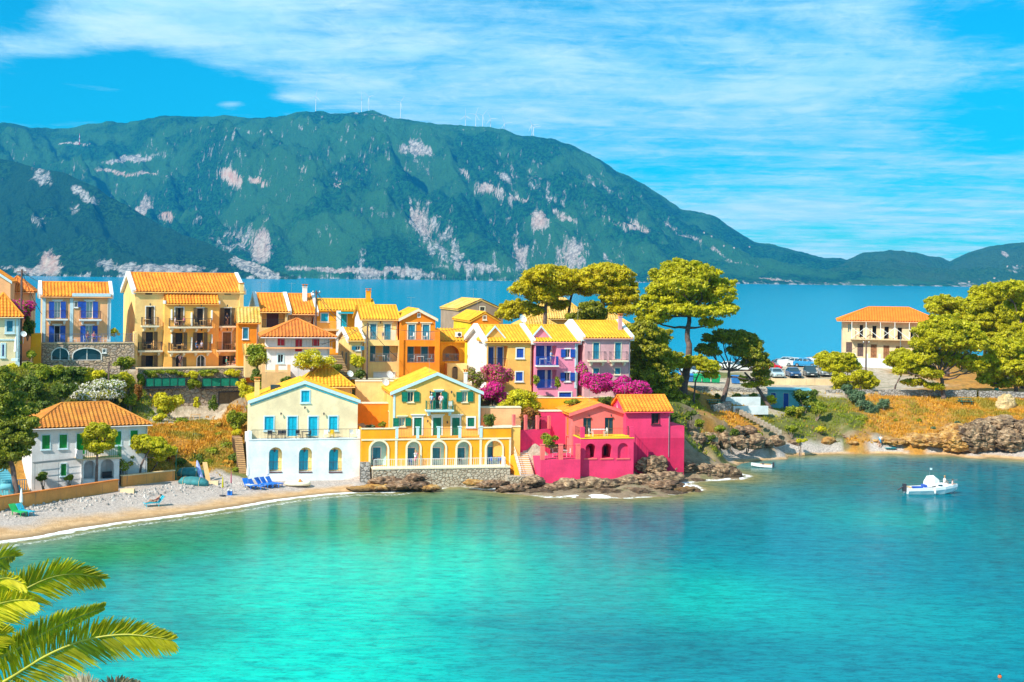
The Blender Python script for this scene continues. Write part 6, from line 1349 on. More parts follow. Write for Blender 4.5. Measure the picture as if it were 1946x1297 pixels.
    # twin houses with teal doors
    def twin(name, label, u0, u1, mat, up_kind, zx, ups, downs, lmat, par):
        h = House(name, label, 'house', u0, 735, 168.5, 13, 'twin houses with teal doors'); F0 = Face(h, (0, 0, 0), (1, 0, 0), (0, 1, 0)); x1 = F0.pix(u1, 700)[0]; zf = F0.pix((u0+u1)/2, Z(4, 0, 632)[1])[1]
        low = h.vol(0, x1, 0, 8.5, gz(h, (0, 0), (x1, 0)), zf, 'flat', 0, mat)
        g_, close, q = loggia(low.F, Z(4, *zx), 1.7)
        for r in downs: opening(g_, (g_.pix(*Z(4, r[0], 0))[0], q[1]+.02, g_.pix(*Z(4, r[1], 0))[0], q[3]-.12), 'door', 'shut', TEAL, CREAM, tw=.08, px=False)
        close(mat); mb = MB(); railing(mb, [low.F.M(q[0], q[1], .08), low.F.M(q[2], q[1], .08)], 1., .12, .014); mb.build('lower_railing', STEEL, h.root)
        U = Face(h, (0, 1.7, 0), (1, 0, 0), (0, 1, 0)); ze = U.pix((u0+u1)/2, 606)[1]
        if up_kind == 'side': zr = Face(h, (0, 1.7+3.8, 0), (1, 0, 0), (0, 1, 0)).pix(u0, 581)[1]
        else: zr = U.pix(796, 589)[1]
        up = h.vol(0, x1, 1.7, 7.6, zf+.001, ze, up_kind, zr, mat, 'upper_wall')
        for r in ups: opening(up.F, Z(4, *r), 'door', 'shut', TEAL, CREAM, tw=.13, hood=.08)
        return h, low, up, F0, x1, zf, q
    h, low, up, F0, x1, zf, q = twin('twin_house', 'peach left half of the twin houses with teal doors and a garage', 690.5, 759, PL['peach'], 'side', (372, 692, 690, 876), ((374, 450, 442, 622), (533, 450, 604, 625)), ((374, 440), (527, 600)), PL['apricot'], None)
    opening(low.F, Z(4, 412, 988, 652, 1090), 'garage_door', 'shut', WHITE, CREAM, tw=.06, leaves=1, sill=False); low.finish(); up.finish(); sunlit_side(h, up); up.roof(T_YE, .3)
    mb = MB(); railing(mb, [low.F.M(.2, zf, .1), low.F.M(x1-.7, zf, .1)], 1., .12, .014); mb.build('upper_railing', STEEL, h.root); mb = MB(); low.F.slab(mb, x1-.9, zf+.002, x1-.5, zf+1.2, 0, .4); mb.build('post', CREAM, h.root); lamp(up.F, Z(4, 488, 430))
    GF = paint('grey wicker', (.25, .24, .27), .9, .2)
    for a, y, z_, l in ((1.2, 1.0, 0, 'upper terrace, left'), (2.6, 1.0, 0, 'upper terrace, right'), (1.5, .7, 1, 'lower balcony, left'), (3.2, .7, 1, 'lower balcony, right')): place('chair', GF if not z_ or a > 3 else WHITE, on(h, a, y, zf if not z_ else q[1]), 1.2, 'chair on the peach twin house %s' % l, 'chairs on the twin houses')
    place('table', WHITE, on(h, 2.2, .8, q[1]), 0, 'white table on the lower balcony of the peach twin house', 'tables on terraces')
    h, low, up, F0, x1, zf, q = twin('twin_house', 'orange gabled right half of the twin houses with teal doors', 764, 831, PL['orange'], 'front', (790, 700, 1112, 882), ((800, 458, 876, 628), (962, 458, 1036, 628)), ((795, 870), (955, 1030)), PL['orange'], None)
    low.finish(); opening(up.F, Z(4, 910, 335, 930, 368), 'window', 'glass', None, WHITE, tw=.1, sill=False); up.finish(); up.roof(T_YE, .25, coping=CREAM, cope_w=.1)
    mb = MB(); railing(mb, [low.F.M(.4, zf, .1), low.F.M(x1-.4, zf, .1)], 1., .12, .014); mb.build('upper_railing', STEEL, h.root); lamp(up.F, Z(4, 920, 435))
    mb = MB(); low.F.slab(mb, -.35, -1, .12, zf+1.25, -.15, .4); low.F.slab(mb, x1-.3, -1, x1+.25, zf+1.25, -.15, .4); mb.build('post', PL['orange'], h.root)
    for a, y, z_, l in ((1.3, 1.0, 0, 'upper terrace, left'), (2.9, 1.0, 0, 'upper terrace, right'), (1.3, .7, 1, 'lower balcony, left'), (3.4, .7, 1, 'lower balcony, right')): place('chair', WHITE if not z_ or a < 3 else GF, on(h, a, y, zf if not z_ else q[1]), -1.2, 'chair on the orange twin house %s' % l, 'chairs on the twin houses')
    place('table', WHITE, on(h, 2.3, .8, q[1]), 0, 'white table on the lower balcony of the orange twin house', 'tables on terraces')
    # arched pavilion
    h = House('arched_pavilion', 'ochre pavilion with one wide arch and an arched garden gate right of the twin houses', 'house', 836, 722, 174.5, 13); F0 = Face(h, (0, 0, 0), (1, 0, 0), (0, 1, 0)); x1 = F0.pix(883, 680)[0]; ze = F0.pix(860, 648)[1]
    v = h.vol(0, x1, 0, 5, gz(h, (0, 0), (x1, 0)), ze, 'lean', ze+1.3, PL['ochre']); g_, close, q = loggia(v.F, Z(4, 1185, 690, 1372, 868), 2.2, True); close(PL['apricot']); v.finish(); v.roof(T_YE, .3)
    mb = MB(); railing(mb, [v.F.M(q[0], q[1], .06), v.F.M(q[2], q[1], .06)], .9, .14); mb.build('railing', STEEL, h.root)
    place('chair', GF, on(h, q[0]+.9, 1.2, q[1]), .4, 'grey chair at left in the arched pavilion', 'chairs in the arched pavilion'); place('chair', GF, on(h, q[0]+2., 1.2, q[1]), -.4, 'grey chair at right in the arched pavilion', 'chairs in the arched pavilion')
    w = h.vol(.6, x1, -1.6, 1.59, gz(h, (0, 0), (x1, 0)), F0.pix(870, 690)[1], 'flat', 0, PL['peach'], 'gate_wall', .15); opening(w.F, Z(4, 1292, 925, 1355, 1068), 'gate', 'shut', BROWN, PL['peach'], arch=True, tw=.05, leaves=1, sill=False, dep=.15); w.finish()
    # houses behind
    h = House('weathered_house', 'old grey weathered gable house with flaking walls behind the yellow one', 'house', 872, 620, 196, 16); F0 = Face(h, (0, 0, 0), (1, 0, 0), (0, 1, 0)); x1 = F0.pix(956, 600)[0]; ze = F0.pix(915, 588.5)[1]; zr = F0.pix(915, 570)[1]
    v = h.vol(0, x1, 0, 11, -5, ze, 'front', zr, PL['greyp']); opening(v.F, Z(5, 262, 418, 304, 458), 'window', 'glass', None, CREAM, tw=.12, pane=DARK); v.finish(); v.roof(T_OL, .15, side=.1)
    h = House('lemon_house', 'bright lemon yellow house with an orange gable front below the weathered house', 'house', 895, 650, 181, 14); F0 = Face(h, (0, 0, 0), (1, 0, 0), (0, 1, 0)); x1 = F0.pix(948, 630)[0]; ze = F0.pix(920, 610)[1]; zr = F0.pix(921, 594.5)[1]
    v = h.vol(0, x1, 0, 11, -6, ze, 'front', zr, PL['orange']); opening(v.F, Z(5, 292, 505, 317, 535), 'window', 'glass', None, CREAM, tw=.1, pane=GLASS); v.finish(); v.roof(T_YE, .2, side=.1); mb = MB(); v.L.slab(mb, 0.02, -6, 11, ze-.01, -.012, .01); mb.build('side_wall', PL['lemon'], h.root)
    a = House('air_conditioner', 'white air conditioning unit on the lemon yellow side wall', 'air conditioner', 871, 636, 176, 10); mb = MB(); mb.box(-.4, -.2, -.3, .4, .15, .3); mb.build('casing', WHITE, a.root); mb = MB(); mb.tube([(.1, -.205, 0), (.1, -.23, 0)], .22, 12); mb.build('fan_grille', IRON, a.root)
    h = House('far_villa', 'wide villa with a pale yellow hip roof and skylight behind the umbrella pines', 'house', 1010, 640, 212, 10); v = h.vol(0, 8.6, 0, 6, -4, P(1060, 601, 212).z-h.p.z, 'hip', P(1060, 601, 212).z-h.p.z+2.6, PL['old']); v.finish(); v.roof(T_OL, .5); mb = MB(); mb.box(7.0, 1.2, v.ze+.62, 7.9, 1.9, v.ze+1.05); mb.build('skylight', GLASS, h.root)
    h = House('far_villa', 'low villa with a mottled yellow roof behind the right hand umbrella pine', 'house', 1135, 650, 208, 10); v = h.vol(0, 5.2, 0, 6, -4, P(1170, 618, 208).z-h.p.z, 'hip', P(1170, 618, 208).z-h.p.z+1.8, PL['old']); v.finish(); v.roof(T_OL, .5)
    h = House('far_villa', 'small villa roof showing left of the umbrella pine trunks', 'house', 990, 650, 200, 10); v = h.vol(0, 5, 0, 5, -4, P(1010, 617, 200).z-h.p.z, 'hip', P(1010, 617, 200).z-h.p.z+1.5, PL['old']); v.finish(); v.roof(T_OL, .4)
    # terraces of the gardens between the front row and the twin houses
    for u, v_, Y, w, hh, mat, l, th in ((676, 790, 154.5, 5.2, 2.3, 'orange', 'orange garden terrace wall left of the ochre villa, lower one', 10), (676, 748, 158.5, 6.0, 2.4, 'peach', 'peach garden terrace wall left of the ochre villa, middle one', 10), (668, 735, 163, 6.5, 1.5, 'ochre', 'ochre planter wall below the stair cottage', 12),
                                      (914, 800, 154, 4.4, 2.5, 'pale_pink', 'pale pink garden wall right of the ochre villa', 10), (938, 822, 151.8, 2.9, 1.0, 'apricot', 'low apricot wall beside the ochre villa terrace', 10), (925, 765, 161, 5.5, 1.6, 'magenta', 'dark pink garden wall under the bougainvillea', 12), (1028, 800, 156.5, 3.2, 1.8, 'magenta', 'dark pink courtyard wall behind the orange leaved tree', 12)):
        t_ = thing('garden_wall', l, 'wall', P(u, v_, Y), R(th), 'garden terrace walls'); mb = MB(); mb.box(0, 0, -2.6, w, 1.2, hh*.55); mb.build('wall', PL[mat], t_); mb = MB(); mb.box(-.05, -.06, hh*.55+.002, w+.05, 1.25, hh*.55+.1); mb.build('coping', CREAM, t_)
    for u, v_, Y, l, g_ in ((665, 711, 160, 'white satellite dish at the foot of the worn stairs', .38), (740, 712.5, 158, 'upper white satellite dish left of the ochre villa roof', .42), (732, 727, 157, 'lower white satellite dish left of the ochre villa roof', .42), (1175, 773, 157.5, 'white satellite dish between the pink roofs', .42)): dish('satellite_dish', l, u, v_, Y, g_)

def ruin():
    h = House('derelict_building', 'derelict two storey stone building with bright orange hip roof and crossed timber braces', 'house', 1600.5, 684, 243, -12)
    F0 = Face(h, (0, 0, 0), (1, 0, 0), (0, 1, 0)); x1 = F0.pix(1782, 650)[0]; ze = F0.pix(1640, 606)[1]; zf = F0.pix(1640, 644)[1]
    v = h.vol(0, x1, 0, 9, -3, ze, 'hip', ze+1.9, PL['ruin'])
    for x0, x1_ in ((530, 578), (705, 760), (872, 930), (1050, 1110), (1228, 1262)): opening(v.F, Z(17, x0, 275+(x0-530)*.07, x1_, 440+(x0-530)*.07), 'door', 'gap', None, PL['old'], tw=0, dep=.6)
    opening(v.F, Z(17, 370, 262, 418, 372), 'window', 'glass', None, PL['old'], tw=0, pane=GLASSC)
    for x0, x1_, y0, y1 in ((345, 428, 508, 645), (500, 582, 525, 705), (682, 765, 540, 722), (856, 936, 555, 738), (1028, 1115, 568, 700)): opening(v.F, Z(17, x0, y0, x1_, y1), 'window' if x0 < 400 else 'door', 'shut', WOODP if x0 < 600 else paint('rusty brown boards', (.28, .12, .05), .9, .3), PL['old'], tw=.0)
    v.finish(); v.roof(T_RU, .95, wave=.34, row=.5)
    mb = MB(); xa = F0.pix(*Z(17, 420, 400))[0]; v.F.slab(mb, xa-.2, zf-.15, x1, zf, -1.2, -.002); mb.build('gallery_floor', PL['conc'], h.root)
    xs = [xa+(x1-xa)*k/6 for k in range(7)]
    for a in xs: mb = MB(); mb.bar(v.F.M(a, zf, -1.1), v.F.M(a, ze-.55, -1.1), .07); mb.build('gallery_post', WHITE, h.root)
    for k in range(6):
        mb = MB(); s_ = k % 2; mb.bar(v.F.M(xs[k], zf+.1+(0 if s_ == 0 else 1.9), -1.14), v.F.M(xs[k+1], zf+.1+(1.9 if s_ == 0 else .0), -1.14), .055); mb.bar(v.F.M(xs[k], zf+1.9, -1.06), v.F.M(xs[k+1], zf+.2, -1.06), .05); mb.build('brace', WHITE, h.root)
    t_ = House('white_retaining_wall', 'whitewashed retaining wall below the derelict building', 'wall', 1480, 694, 238, -9); mb = MB(); Ft = Face(t_, (0, 0, 0), (1, 0, 0), (0, 1, 0)); x1 = Ft.pix(1716, 690)[0]; xq = Ft.pix(1618, 690)[0]
    z0, z1 = Ft.pix(1530, 672)[1], Ft.pix(1650, 700)[1]
    mb.hexa([(0, 0, -3), (xq, 0, -3), (xq, .6, -3), (0, .6, -3), (0, 0, z0-1.2), (xq, 0, z0), (xq, .6, z0), (0, .6, z0-1.2)]); mb.box(xq+.002, .05, -4, x1, .7, Ft.pix(1650, 682)[1]); mb.build('wall', PL['chalk'], t_.root)
    for k in range(4): m2 = MB(); a = xq+.4+k*2.; m2.box(a, .1, Ft.pix(1650, 682)[1]+.001, a+.3, .4, Ft.pix(1650, 682)[1]+.8); m2.build('post', WHITE, t_.root)
    t_ = thing('parking_wall', 'low stained concrete wall along the edge of the car park', 'wall', P(1459, 733, 216), R(-3)); mb = MB(); mb.box(0, 0, -.6, 13.2, .35, 1.1); mb.build('wall', PL['conc'], t_)
    h = House('blue_hut', 'small pale blue hut with dark blue doors below the road', 'hut', 1462, 776, 196, -6); v = h.vol(0, 5.6, 0, 4, -.6, 2.5, 'flat', 0, PL['bluew']); opening(v.F, (.2, .5, .85, 2.1), 'door', 'shut', BLUE, WHITE, tw=.03, px=False); opening(v.F, (1.9, .05, 2.6, 2.1), 'door', 'shut', BLUE, WHITE, tw=.03, px=False); v.finish(); mb = MB(); mb.box(-.15, -.2, 2.502, 5.75, 4.1, 2.62); mb.build('roof_slab', PL['bluew'], h.root)
    # dry stone walls of the terraces under the road
    for (a, b, l, hh) in (((1290, 758, 203), (1462, 764, 203), 'grey dry stone wall below the road behind the leaning pines', 1.8), ((1670, 756, 202), (1856, 757, 201), 'grey dry stone wall behind the big right hand pine', 1.1), ((1862, 758, 201), (1990, 762, 201), 'grey dry stone wall at the right edge', 1.1), ((1570, 757, 203), (1660, 757, 203), 'short dry stone wall under the grey blue bushes', 1.2), ((1356, 778, 184), (1390, 769, 186), 'short pale stone wall by the picnic table', .5)):
        A, B = P(*a), P(*b); d = B-A; t_ = thing('dry_stone_wall', l, 'wall', A, math.atan2(d.y, d.x), 'dry stone walls'); mb = MB(); L = d.length; n = int(L/.8)+1
        for k in range(n): z_ = (B.z-A.z)*k/n; q = rnd.uniform(-.07, .07); mb.box(L*k/n+.001*(k % 2), .012*(k % 3), z_-1.6, L*(k+1)/n, .55, z_+hh+q)
        mb.build('masonry', STONEG, t_)
    for a, b, l, hh in (((1376, 762, 188), (1445, 766, 189), 'long pale blue concrete bench wall behind the leaning pine', .45), ((1394, 777, 186), (1460, 780, 187), 'lower pale blue concrete kerb below the leaning pine', .3)):
        A, B = P(*a), P(*b); d = B-A; t_ = thing('concrete_kerb', l, 'kerb', A, math.atan2(d.y, d.x)); mb = MB(); mb.box(0, 0, -.8, d.length, .5, hh); mb.build('kerb', PL['chalk'], t_)
    t_ = thing('footpath_steps', 'line of pale stone steps running down the slope to the small beach', 'steps', P(1400, 776, 186), 0, None)
    A = t_.location.copy()
    for k in range(13): q = P(1402+k*6.6, 777+k*3.0+.10*k*k*.35, 186-k*.75); mb = MB(); p = q-A; mb.hexa([(p.x-.28, p.y-.2, p.z-.6), (p.x+.25, p.y-.24, p.z-.6), (p.x+.3, p.y+.2, p.z-.6), (p.x-.25, p.y+.22, p.z-.6), (p.x-.28, p.y-.2, p.z+.02), (p.x+.25, p.y-.24, p.z+.0), (p.x+.3, p.y+.2, p.z+.05), (p.x-.25, p.y+.22, p.z+.04)]); mb.build('step', paint('worn path stone', (.36, .29, .22), .9, .3), t_)
# ================================================================== trees and bushes
def plant_all():
    # -- the three umbrella pines behind the pastel row
    pine('leftmost umbrella pine behind the peach row house, with wide flat pads', (1035, 640), [(1036, 600), (1038, 575), (1034, 560)], [(1045, 525, 40, 13), (1010, 533, 22, 10), (1075, 535, 30, 13), (995, 552, 24, 10), (1020, 556, 26, 10), (1050, 552, 34, 12), (1030, 568, 26, 9), (1068, 555, 20, 9), (985, 585, 30, 10), (965, 600, 20, 9), (1010, 592, 22, 9), (1040, 520, 26, 9)], 194, 20000, PINE, .16, .42, 3, tr=.32)
    pine('slim umbrella pine in the middle of the three behind the pastel row', (1078, 640), [(1080, 600), (1084, 570), (1092, 548)], [(1088, 527, 24, 10), (1105, 540, 24, 11), (1075, 548, 20, 9), (1115, 555, 18, 8), (1062, 583, 16, 8), (1095, 530, 20, 9)], 197, 9000, PINE, .16, .42, 4, tr=.25)
    pine('rightmost umbrella pine behind the lilac row house, with a thick forked trunk', (1142, 640), [(1143, 605), (1147, 580), (1143, 560)], [(1145, 522, 38, 14), (1175, 530, 28, 14), (1130, 540, 26, 11), (1180, 552, 28, 13), (1150, 552, 26, 10), (1198, 572, 18, 12), (1185, 590, 22, 10), (1165, 570, 22, 10), (1160, 515, 26, 9)], 192, 18000, PINE, .16, .42, 5, tr=.42)
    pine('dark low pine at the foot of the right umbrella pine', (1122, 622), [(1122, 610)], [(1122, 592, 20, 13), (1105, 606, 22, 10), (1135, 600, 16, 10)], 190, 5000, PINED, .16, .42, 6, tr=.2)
    # -- the tall pines right of the lilac house
    pine('tall broad pine with a thick grey trunk standing in the centre right', (1298, 752), [(1300, 725), (1307, 695), (1309, 665), (1306, 635), (1310, 600)],
         [(1275, 530, 36, 17), (1315, 520, 34, 16), (1300, 545, 36, 16), (1345, 545, 30, 18), (1255, 552, 26, 14), (1370, 562, 22, 20), (1330, 565, 32, 14), (1240, 575, 22, 12), (1285, 572, 30, 12), (1265, 590, 24, 10), (1375, 590, 22, 12), (1305, 590, 30, 9), (1340, 595, 28, 9), (1350, 615, 16, 8), (1290, 508, 26, 9), (1240, 606, 28, 10), (1345, 522, 20, 9), (1220, 590, 16, 10), (1385, 545, 12, 10)], 185, 36000, PINEG, .16, .42, 7, tr=.62)
    pine('dense dark green pine right beside the lilac row house', (1232, 772), [(1232, 740), (1232, 700), (1230, 660)], [(1225, 632, 28, 16), (1250, 645, 22, 16), (1210, 655, 18, 16), (1240, 670, 30, 16), (1215, 690, 22, 18), (1255, 700, 24, 16), (1235, 720, 32, 18), (1270, 730, 22, 14), (1250, 750, 26, 14), (1225, 760, 20, 12), (1275, 680, 18, 10), (1285, 760, 16, 10)], 178, 26000, leafmat('mid pine needles', (.26, .26, .01), (.62, .56, .012), .38), .16, .45, 8, tr=.35)
    pine('low spreading pine branch mass in front of the tall pine trunk', (1318, 752), [(1322, 725), (1330, 705)], [(1300, 690, 22, 8), (1345, 698, 22, 8), (1325, 686, 18, 7), (1280, 696, 16, 7), (1352, 714, 12, 5)], 183, 6500, PINEG, .15, .38, 9, tr=.14)
    pine('leaning pine with a dark rounded crown right of the tall pine', (1373, 760), [(1379, 742), (1385, 722), (1386, 705)], [(1400, 645, 30, 11), (1420, 652, 22, 14), (1375, 640, 22, 8), (1432, 672, 20, 14), (1410, 668, 24, 10), (1445, 695, 16, 12), (1348, 668, 20, 9), (1452, 715, 12, 10), (1350, 645, 16, 6), (1425, 690, 16, 9)], 188, 16000, PINED, .15, .42, 10, tr=.38)
    pine('bare leaning pine stem with sparse golden tufts beside the blue hut', (1466, 777), [(1452, 757), (1443, 742), (1430, 725), (1415, 708)], [(1450, 728, 14, 6), (1425, 733, 12, 4), (1440, 712, 12, 6), (1462, 762, 9, 6), (1415, 722, 9, 4)], 191, 3000, PINEG, .14, .34, 11, tr=.3)
    # -- the right hand wood
    pine('spreading pine with a dark forked trunk on the dry slope, right', (1793, 758), [(1791, 740), (1790, 726), (1786, 712)], [(1800, 618, 34, 14), (1770, 632, 28, 13), (1832, 632, 28, 14), (1790, 650, 34, 14), (1825, 658, 30, 14), (1752, 655, 20, 12), (1855, 655, 20, 14), (1760, 680, 28, 12), (1800, 685, 32, 12), (1725, 690, 22, 12), (1745, 706, 24, 9), (1840, 690, 22, 12), (1770, 712, 20, 8), (1858, 700, 18, 10), (1735, 728, 16, 6), (1775, 735, 14, 5), (1710, 705, 14, 8)], 200, 30000, PINEG, .17, .45, 12, tr=.42)
    pine('thin bent pine with a pale bare stem left of the spreading pine', (1697, 748), [(1702, 732), (1712, 715), (1708, 700)], [(1702, 682, 16, 8), (1695, 690, 12, 7), (1715, 672, 12, 7)], 203, 4000, PINEG, .15, .38, 13, tr=.16)
    for a in (('pine in the wood with a flat crown top, beside the derelict roof', (1800, 700), [(1802, 660), (1802, 620)], [(1790, 575, 24, 9), (1815, 582, 26, 12), (1775, 588, 14, 8), (1835, 600, 22, 14), (1805, 600, 20, 9)], 226, 11000, PINEG, 14),
              ('tall pine in the wood with a high dome, near the right edge', (1870, 710), [(1872, 660), (1872, 610)], [(1880, 560, 30, 14), (1860, 580, 26, 16), (1905, 575, 28, 18), (1870, 610, 32, 18), (1905, 615, 30, 20), (1850, 620, 20, 14), (1875, 640, 26, 16)], 218, 24000, PINEG, 15),
              ('tallest pine at the right edge of the picture', (1942, 720), [(1942, 660), (1940, 610)], [(1915, 553, 22, 12), (1940, 560, 26, 18), (1965, 580, 26, 20), (1930, 595, 28, 18), (1950, 625, 30, 20), (1922, 640, 22, 14), (1925, 548, 20, 8)], 212, 22000, PINEG, 16),
              ('broad low pine in front of the wood at the right edge', (1932, 750), [(1930, 730), (1928, 712)], [(1905, 665, 30, 16), (1938, 668, 28, 18), (1890, 690, 24, 14), (1920, 700, 30, 14), (1955, 700, 24, 16), (1885, 712, 20, 10), (1940, 725, 20, 8), (1900, 730, 18, 7), (1872, 725, 12, 5)], 204, 24000, PINEG, 17)):
        pine(a[0], a[1], a[2], a[3], a[4], a[5], a[6], .17, .48, a[7], tr=.35)
    pine('low wide pine in front of the white retaining wall', (1612, 748), [(1618, 735), (1608, 718)], [(1575, 690, 22, 10), (1600, 683, 24, 10), (1590, 700, 24, 8), (1565, 682, 14, 8), (1615, 698, 16, 9)], 209, 11000, PINEG, .15, .4, 18, tr=.25)
    pine('rounded small pine beside the telegraph pole, left of the dry slope', (1632, 752), [(1636, 738), (1632, 722)], [(1640, 715, 16, 9), (1625, 722, 14, 8), (1655, 728, 14, 9), (1595, 722, 14, 9), (1600, 738, 16, 9), (1640, 738, 16, 7)], 206, 9000, PINEG, .15, .4, 19, tr=.2)
    # -- left side
    pine('big dark conical pine at the left edge beside the white house', (36, 925), [(24, 890), (8, 840), (-2, 790), (-6, 740)], [(8, 725, 14, 22), (22, 762, 22, 18), (-5, 770, 20, 22), (40, 780, 24, 10), (10, 800, 34, 16), (44, 808, 22, 10), (20, 830, 36, 16), (-10, 840, 26, 22), (38, 848, 20, 11), (15, 865, 30, 12), (-5, 880, 24, 14), (45, 835, 16, 8), (55, 800, 12, 7)], 132, 24000, leafmat('deep green pine needles', (.14, .18, .01), (.44, .46, .02), .36), .13, .36, 20, tr=.28)
    pine('small round topped pine on a bare trunk before the white house', (182, 912), [(184, 890), (184, 868), (186, 852)], [(187, 818, 18, 10), (172, 828, 16, 9), (202, 828, 14, 9), (186, 838, 24, 10), (175, 850, 14, 7), (200, 848, 14, 8), (186, 858, 10, 5), (196, 812, 10, 6)], 137.5, 11000, PINEG, .11, .27, 21, tr=.17)
    pine('wind bent tree with layered crown right of the white house', (264, 906), [(268, 885), (276, 868), (284, 856)], [(270, 838, 18, 7), (292, 845, 18, 7), (310, 856, 18, 6), (280, 856, 16, 6), (262, 850, 10, 5), (305, 868, 10, 5), (298, 838, 12, 5)], 142, 9000, PINEG, .11, .27, 22, tr=.13)
    pine('thin leaning bare stemmed tree above the short ochre wall', (272, 912), [(285, 900), (296, 885), (303, 872)], [(318, 862, 12, 5), (302, 872, 10, 4)], 144, 2200, PINEG, .11, .25, 23, tr=.1)
    s = shrub
    T = 'garden trees'
    s('lime green tree with a rounded crown right of the ochre villa', 985, 762, 158, 42, 27, SHRY, 9000, .13, group=T, name='tree', cat='tree', lumps=16)
    s('orange leaved small tree above the pink courtyard', 1007, 790, 155, 24, 17, RUST, 4200, .12, group=T, name='tree', cat='tree')
    s('small green tree behind the pink terrace wall', 1047, 838, 151, 19, 15, SHR, 2600, .11, group=T, name='tree', cat='tree')
    s('bushy lemon tree between the guest house and the red shuttered house', 490, 678, 163, 27, 24, SHR, 6000, .13, group=T, name='tree', cat='tree', lumps=12)
    s('leafy vine pergola with small white flowers below the red shutters', 592, 685, 158, 44, 20, SHRY, 9000, .12, WFL, 500, T, 'tree', 'tree', lumps=18)
    s('small round orange tree in front of the peach gabled cottage', 678, 684, 163, 15, 16, SHRY, 3000, .12, group=T, name='tree', cat='tree')
    s('pale yellow green shrub below the wooden gate by the white house', 470, 745, 160, 18, 16, SHRY, 2600, .12)
    s('green bush at the gable of the cream beach house', 452, 798, 156, 22, 22, SHR, 4200, .12)
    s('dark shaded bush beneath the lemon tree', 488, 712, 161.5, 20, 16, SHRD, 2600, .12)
    # bougainvillea
    s('pink bougainvillea climbing the peach row house', 940, 712, 162.5, 40, 20, SHR, 6000, .12, PINKF, 6000, 'bougainvillea', 'bougainvillea', 'bougainvillea', lumps=16, fsize=.11)
    s('bright pink bougainvillea hanging behind the ochre villa roof', 938, 748, 160, 26, 24, SHR, 3500, .12, BOUG, 6500, 'bougainvillea', 'bougainvillea', 'bougainvillea', lumps=12, fsize=.11)
    s('pale pink oleander against the white gable of the row', 905, 720, 162, 20, 26, SHR, 3500, .12, leafmat('pale pink flowers', (.75, .35, .35), (.8, .5, .45)), 1100, 'bougainvillea', 'oleander', 'oleander')
    s('large magenta bougainvillea left part, under the lilac house', 1135, 727, 161, 38, 22, SHRD, 4000, .12, BOUG, 7500, 'bougainvillea', 'bougainvillea', 'bougainvillea', lumps=16, fsize=.12)
    s('large magenta bougainvillea right part, beside the dark pine', 1200, 735, 161, 40, 22, SHRD, 4000, .12, BOUG, 8500, 'bougainvillea', 'bougainvillea', 'bougainvillea', lumps=16, fsize=.12)
    s('magenta bougainvillea sprig climbing at the lilac house corner', 1108, 703, 162.5, 14, 16, SHR, 1500, .12, BOUG, 1500, 'bougainvillea', 'bougainvillea', 'bougainvillea', fsize=.11)
    s('magenta bougainvillea between the yellow cottage and the pink house', 40, 590, 163, 27, 20, SHR, 3000, .12, BOUG, 2200, 'bougainvillea', 'bougainvillea', 'bougainvillea', fsize=.12, onground=False)
    s('trailing green creeper below the bougainvillea at the far left', 52, 622, 162.5, 13, 26, SHRD, 2400, .12, onground=False, group='creepers', name='creeper', cat='creeper')
    s('climbing plant left of the royal blue lower balcony', 1020, 722, 164.3, 8, 12, SHR, 900, .1, onground=False, group='creepers', name='creeper', cat='creeper')
    s('climbing plant right of the royal blue lower balcony', 1059, 728, 164.5, 7, 13, SHR, 900, .1, onground=False, group='creepers', name='creeper', cat='creeper')
    s('purple flowering plant on the orange terrace by the ochre villa', 712, 776, 156, 12, 5, SHRD, 500, .1, BOUG, 600, fsize=.08, onground=False)
    s('green potted shrub on the terrace left of the ochre villa', 727, 806, 152.5, 8, 8, SHR, 700, .1)
    s('grey green cushion plant on the orange terrace', 703, 812, 152.5, 11, 5, SHRB, 700, .1)
    s('dark leafy plant beside the round iron arch right of the ochre villa', 928, 800, 152.5, 13, 15, SHRD, 1500, .1)
    s('palm like planter in the ochre box by the stair cottage', 682, 712, 161.5, 14, 9, SHRD, 1500, .14)
    s('garden bed with pink and white flowers above the terrace walls', 715, 733, 161, 26, 9, SHRY, 2800, .11, PINKF, 300)
    # left hillside
    lst = [(15, 735, 155, 40, 32, 'm'), (62, 742, 154, 26, 34, 'd'), (95, 715, 157, 30, 22, 'm'), (140, 712, 158, 34, 18, 'd'), (178, 716, 159, 26, 16, 'y'), (212, 724, 160, 22, 18, 'm'), (120, 742, 154, 26, 16, 'd'), (30, 705, 158, 30, 14, 'y'), (78, 775, 150.5, 26, 14, 'd'), (235, 690, 163.5, 20, 15, 'm'), (240, 722, 161, 16, 18, 'y'), (246, 760, 159, 14, 12, 'm'), (62, 700, 158, 24, 12, 'm'), (5, 765, 151, 22, 20, 'd')]
    names = ['leftmost shaggy', 'tall dark', 'upper middle', 'wide dark upper', 'yellowish upper', 'light', 'dark middle', 'yellow green top left', 'low dark', 'bright', 'yellowish right', 'small right', 'small top', 'shaded left']
    for k, a in enumerate(lst): s('%s bush on the green hillside behind the white house' % names[k], *a[:5], {'m': SHR, 'd': SHRD, 'y': SHRY}[a[5]], 4200, .16, group='bushes on the left hillside', lumps=12)
    s('big white flowering oleander behind the white house roof', 178, 742, 157, 66, 22, SHR, 7000, .14, WFL, 6500, 'bushes on the left hillside', 'oleander', 'oleander', lumps=20, fsize=.11)
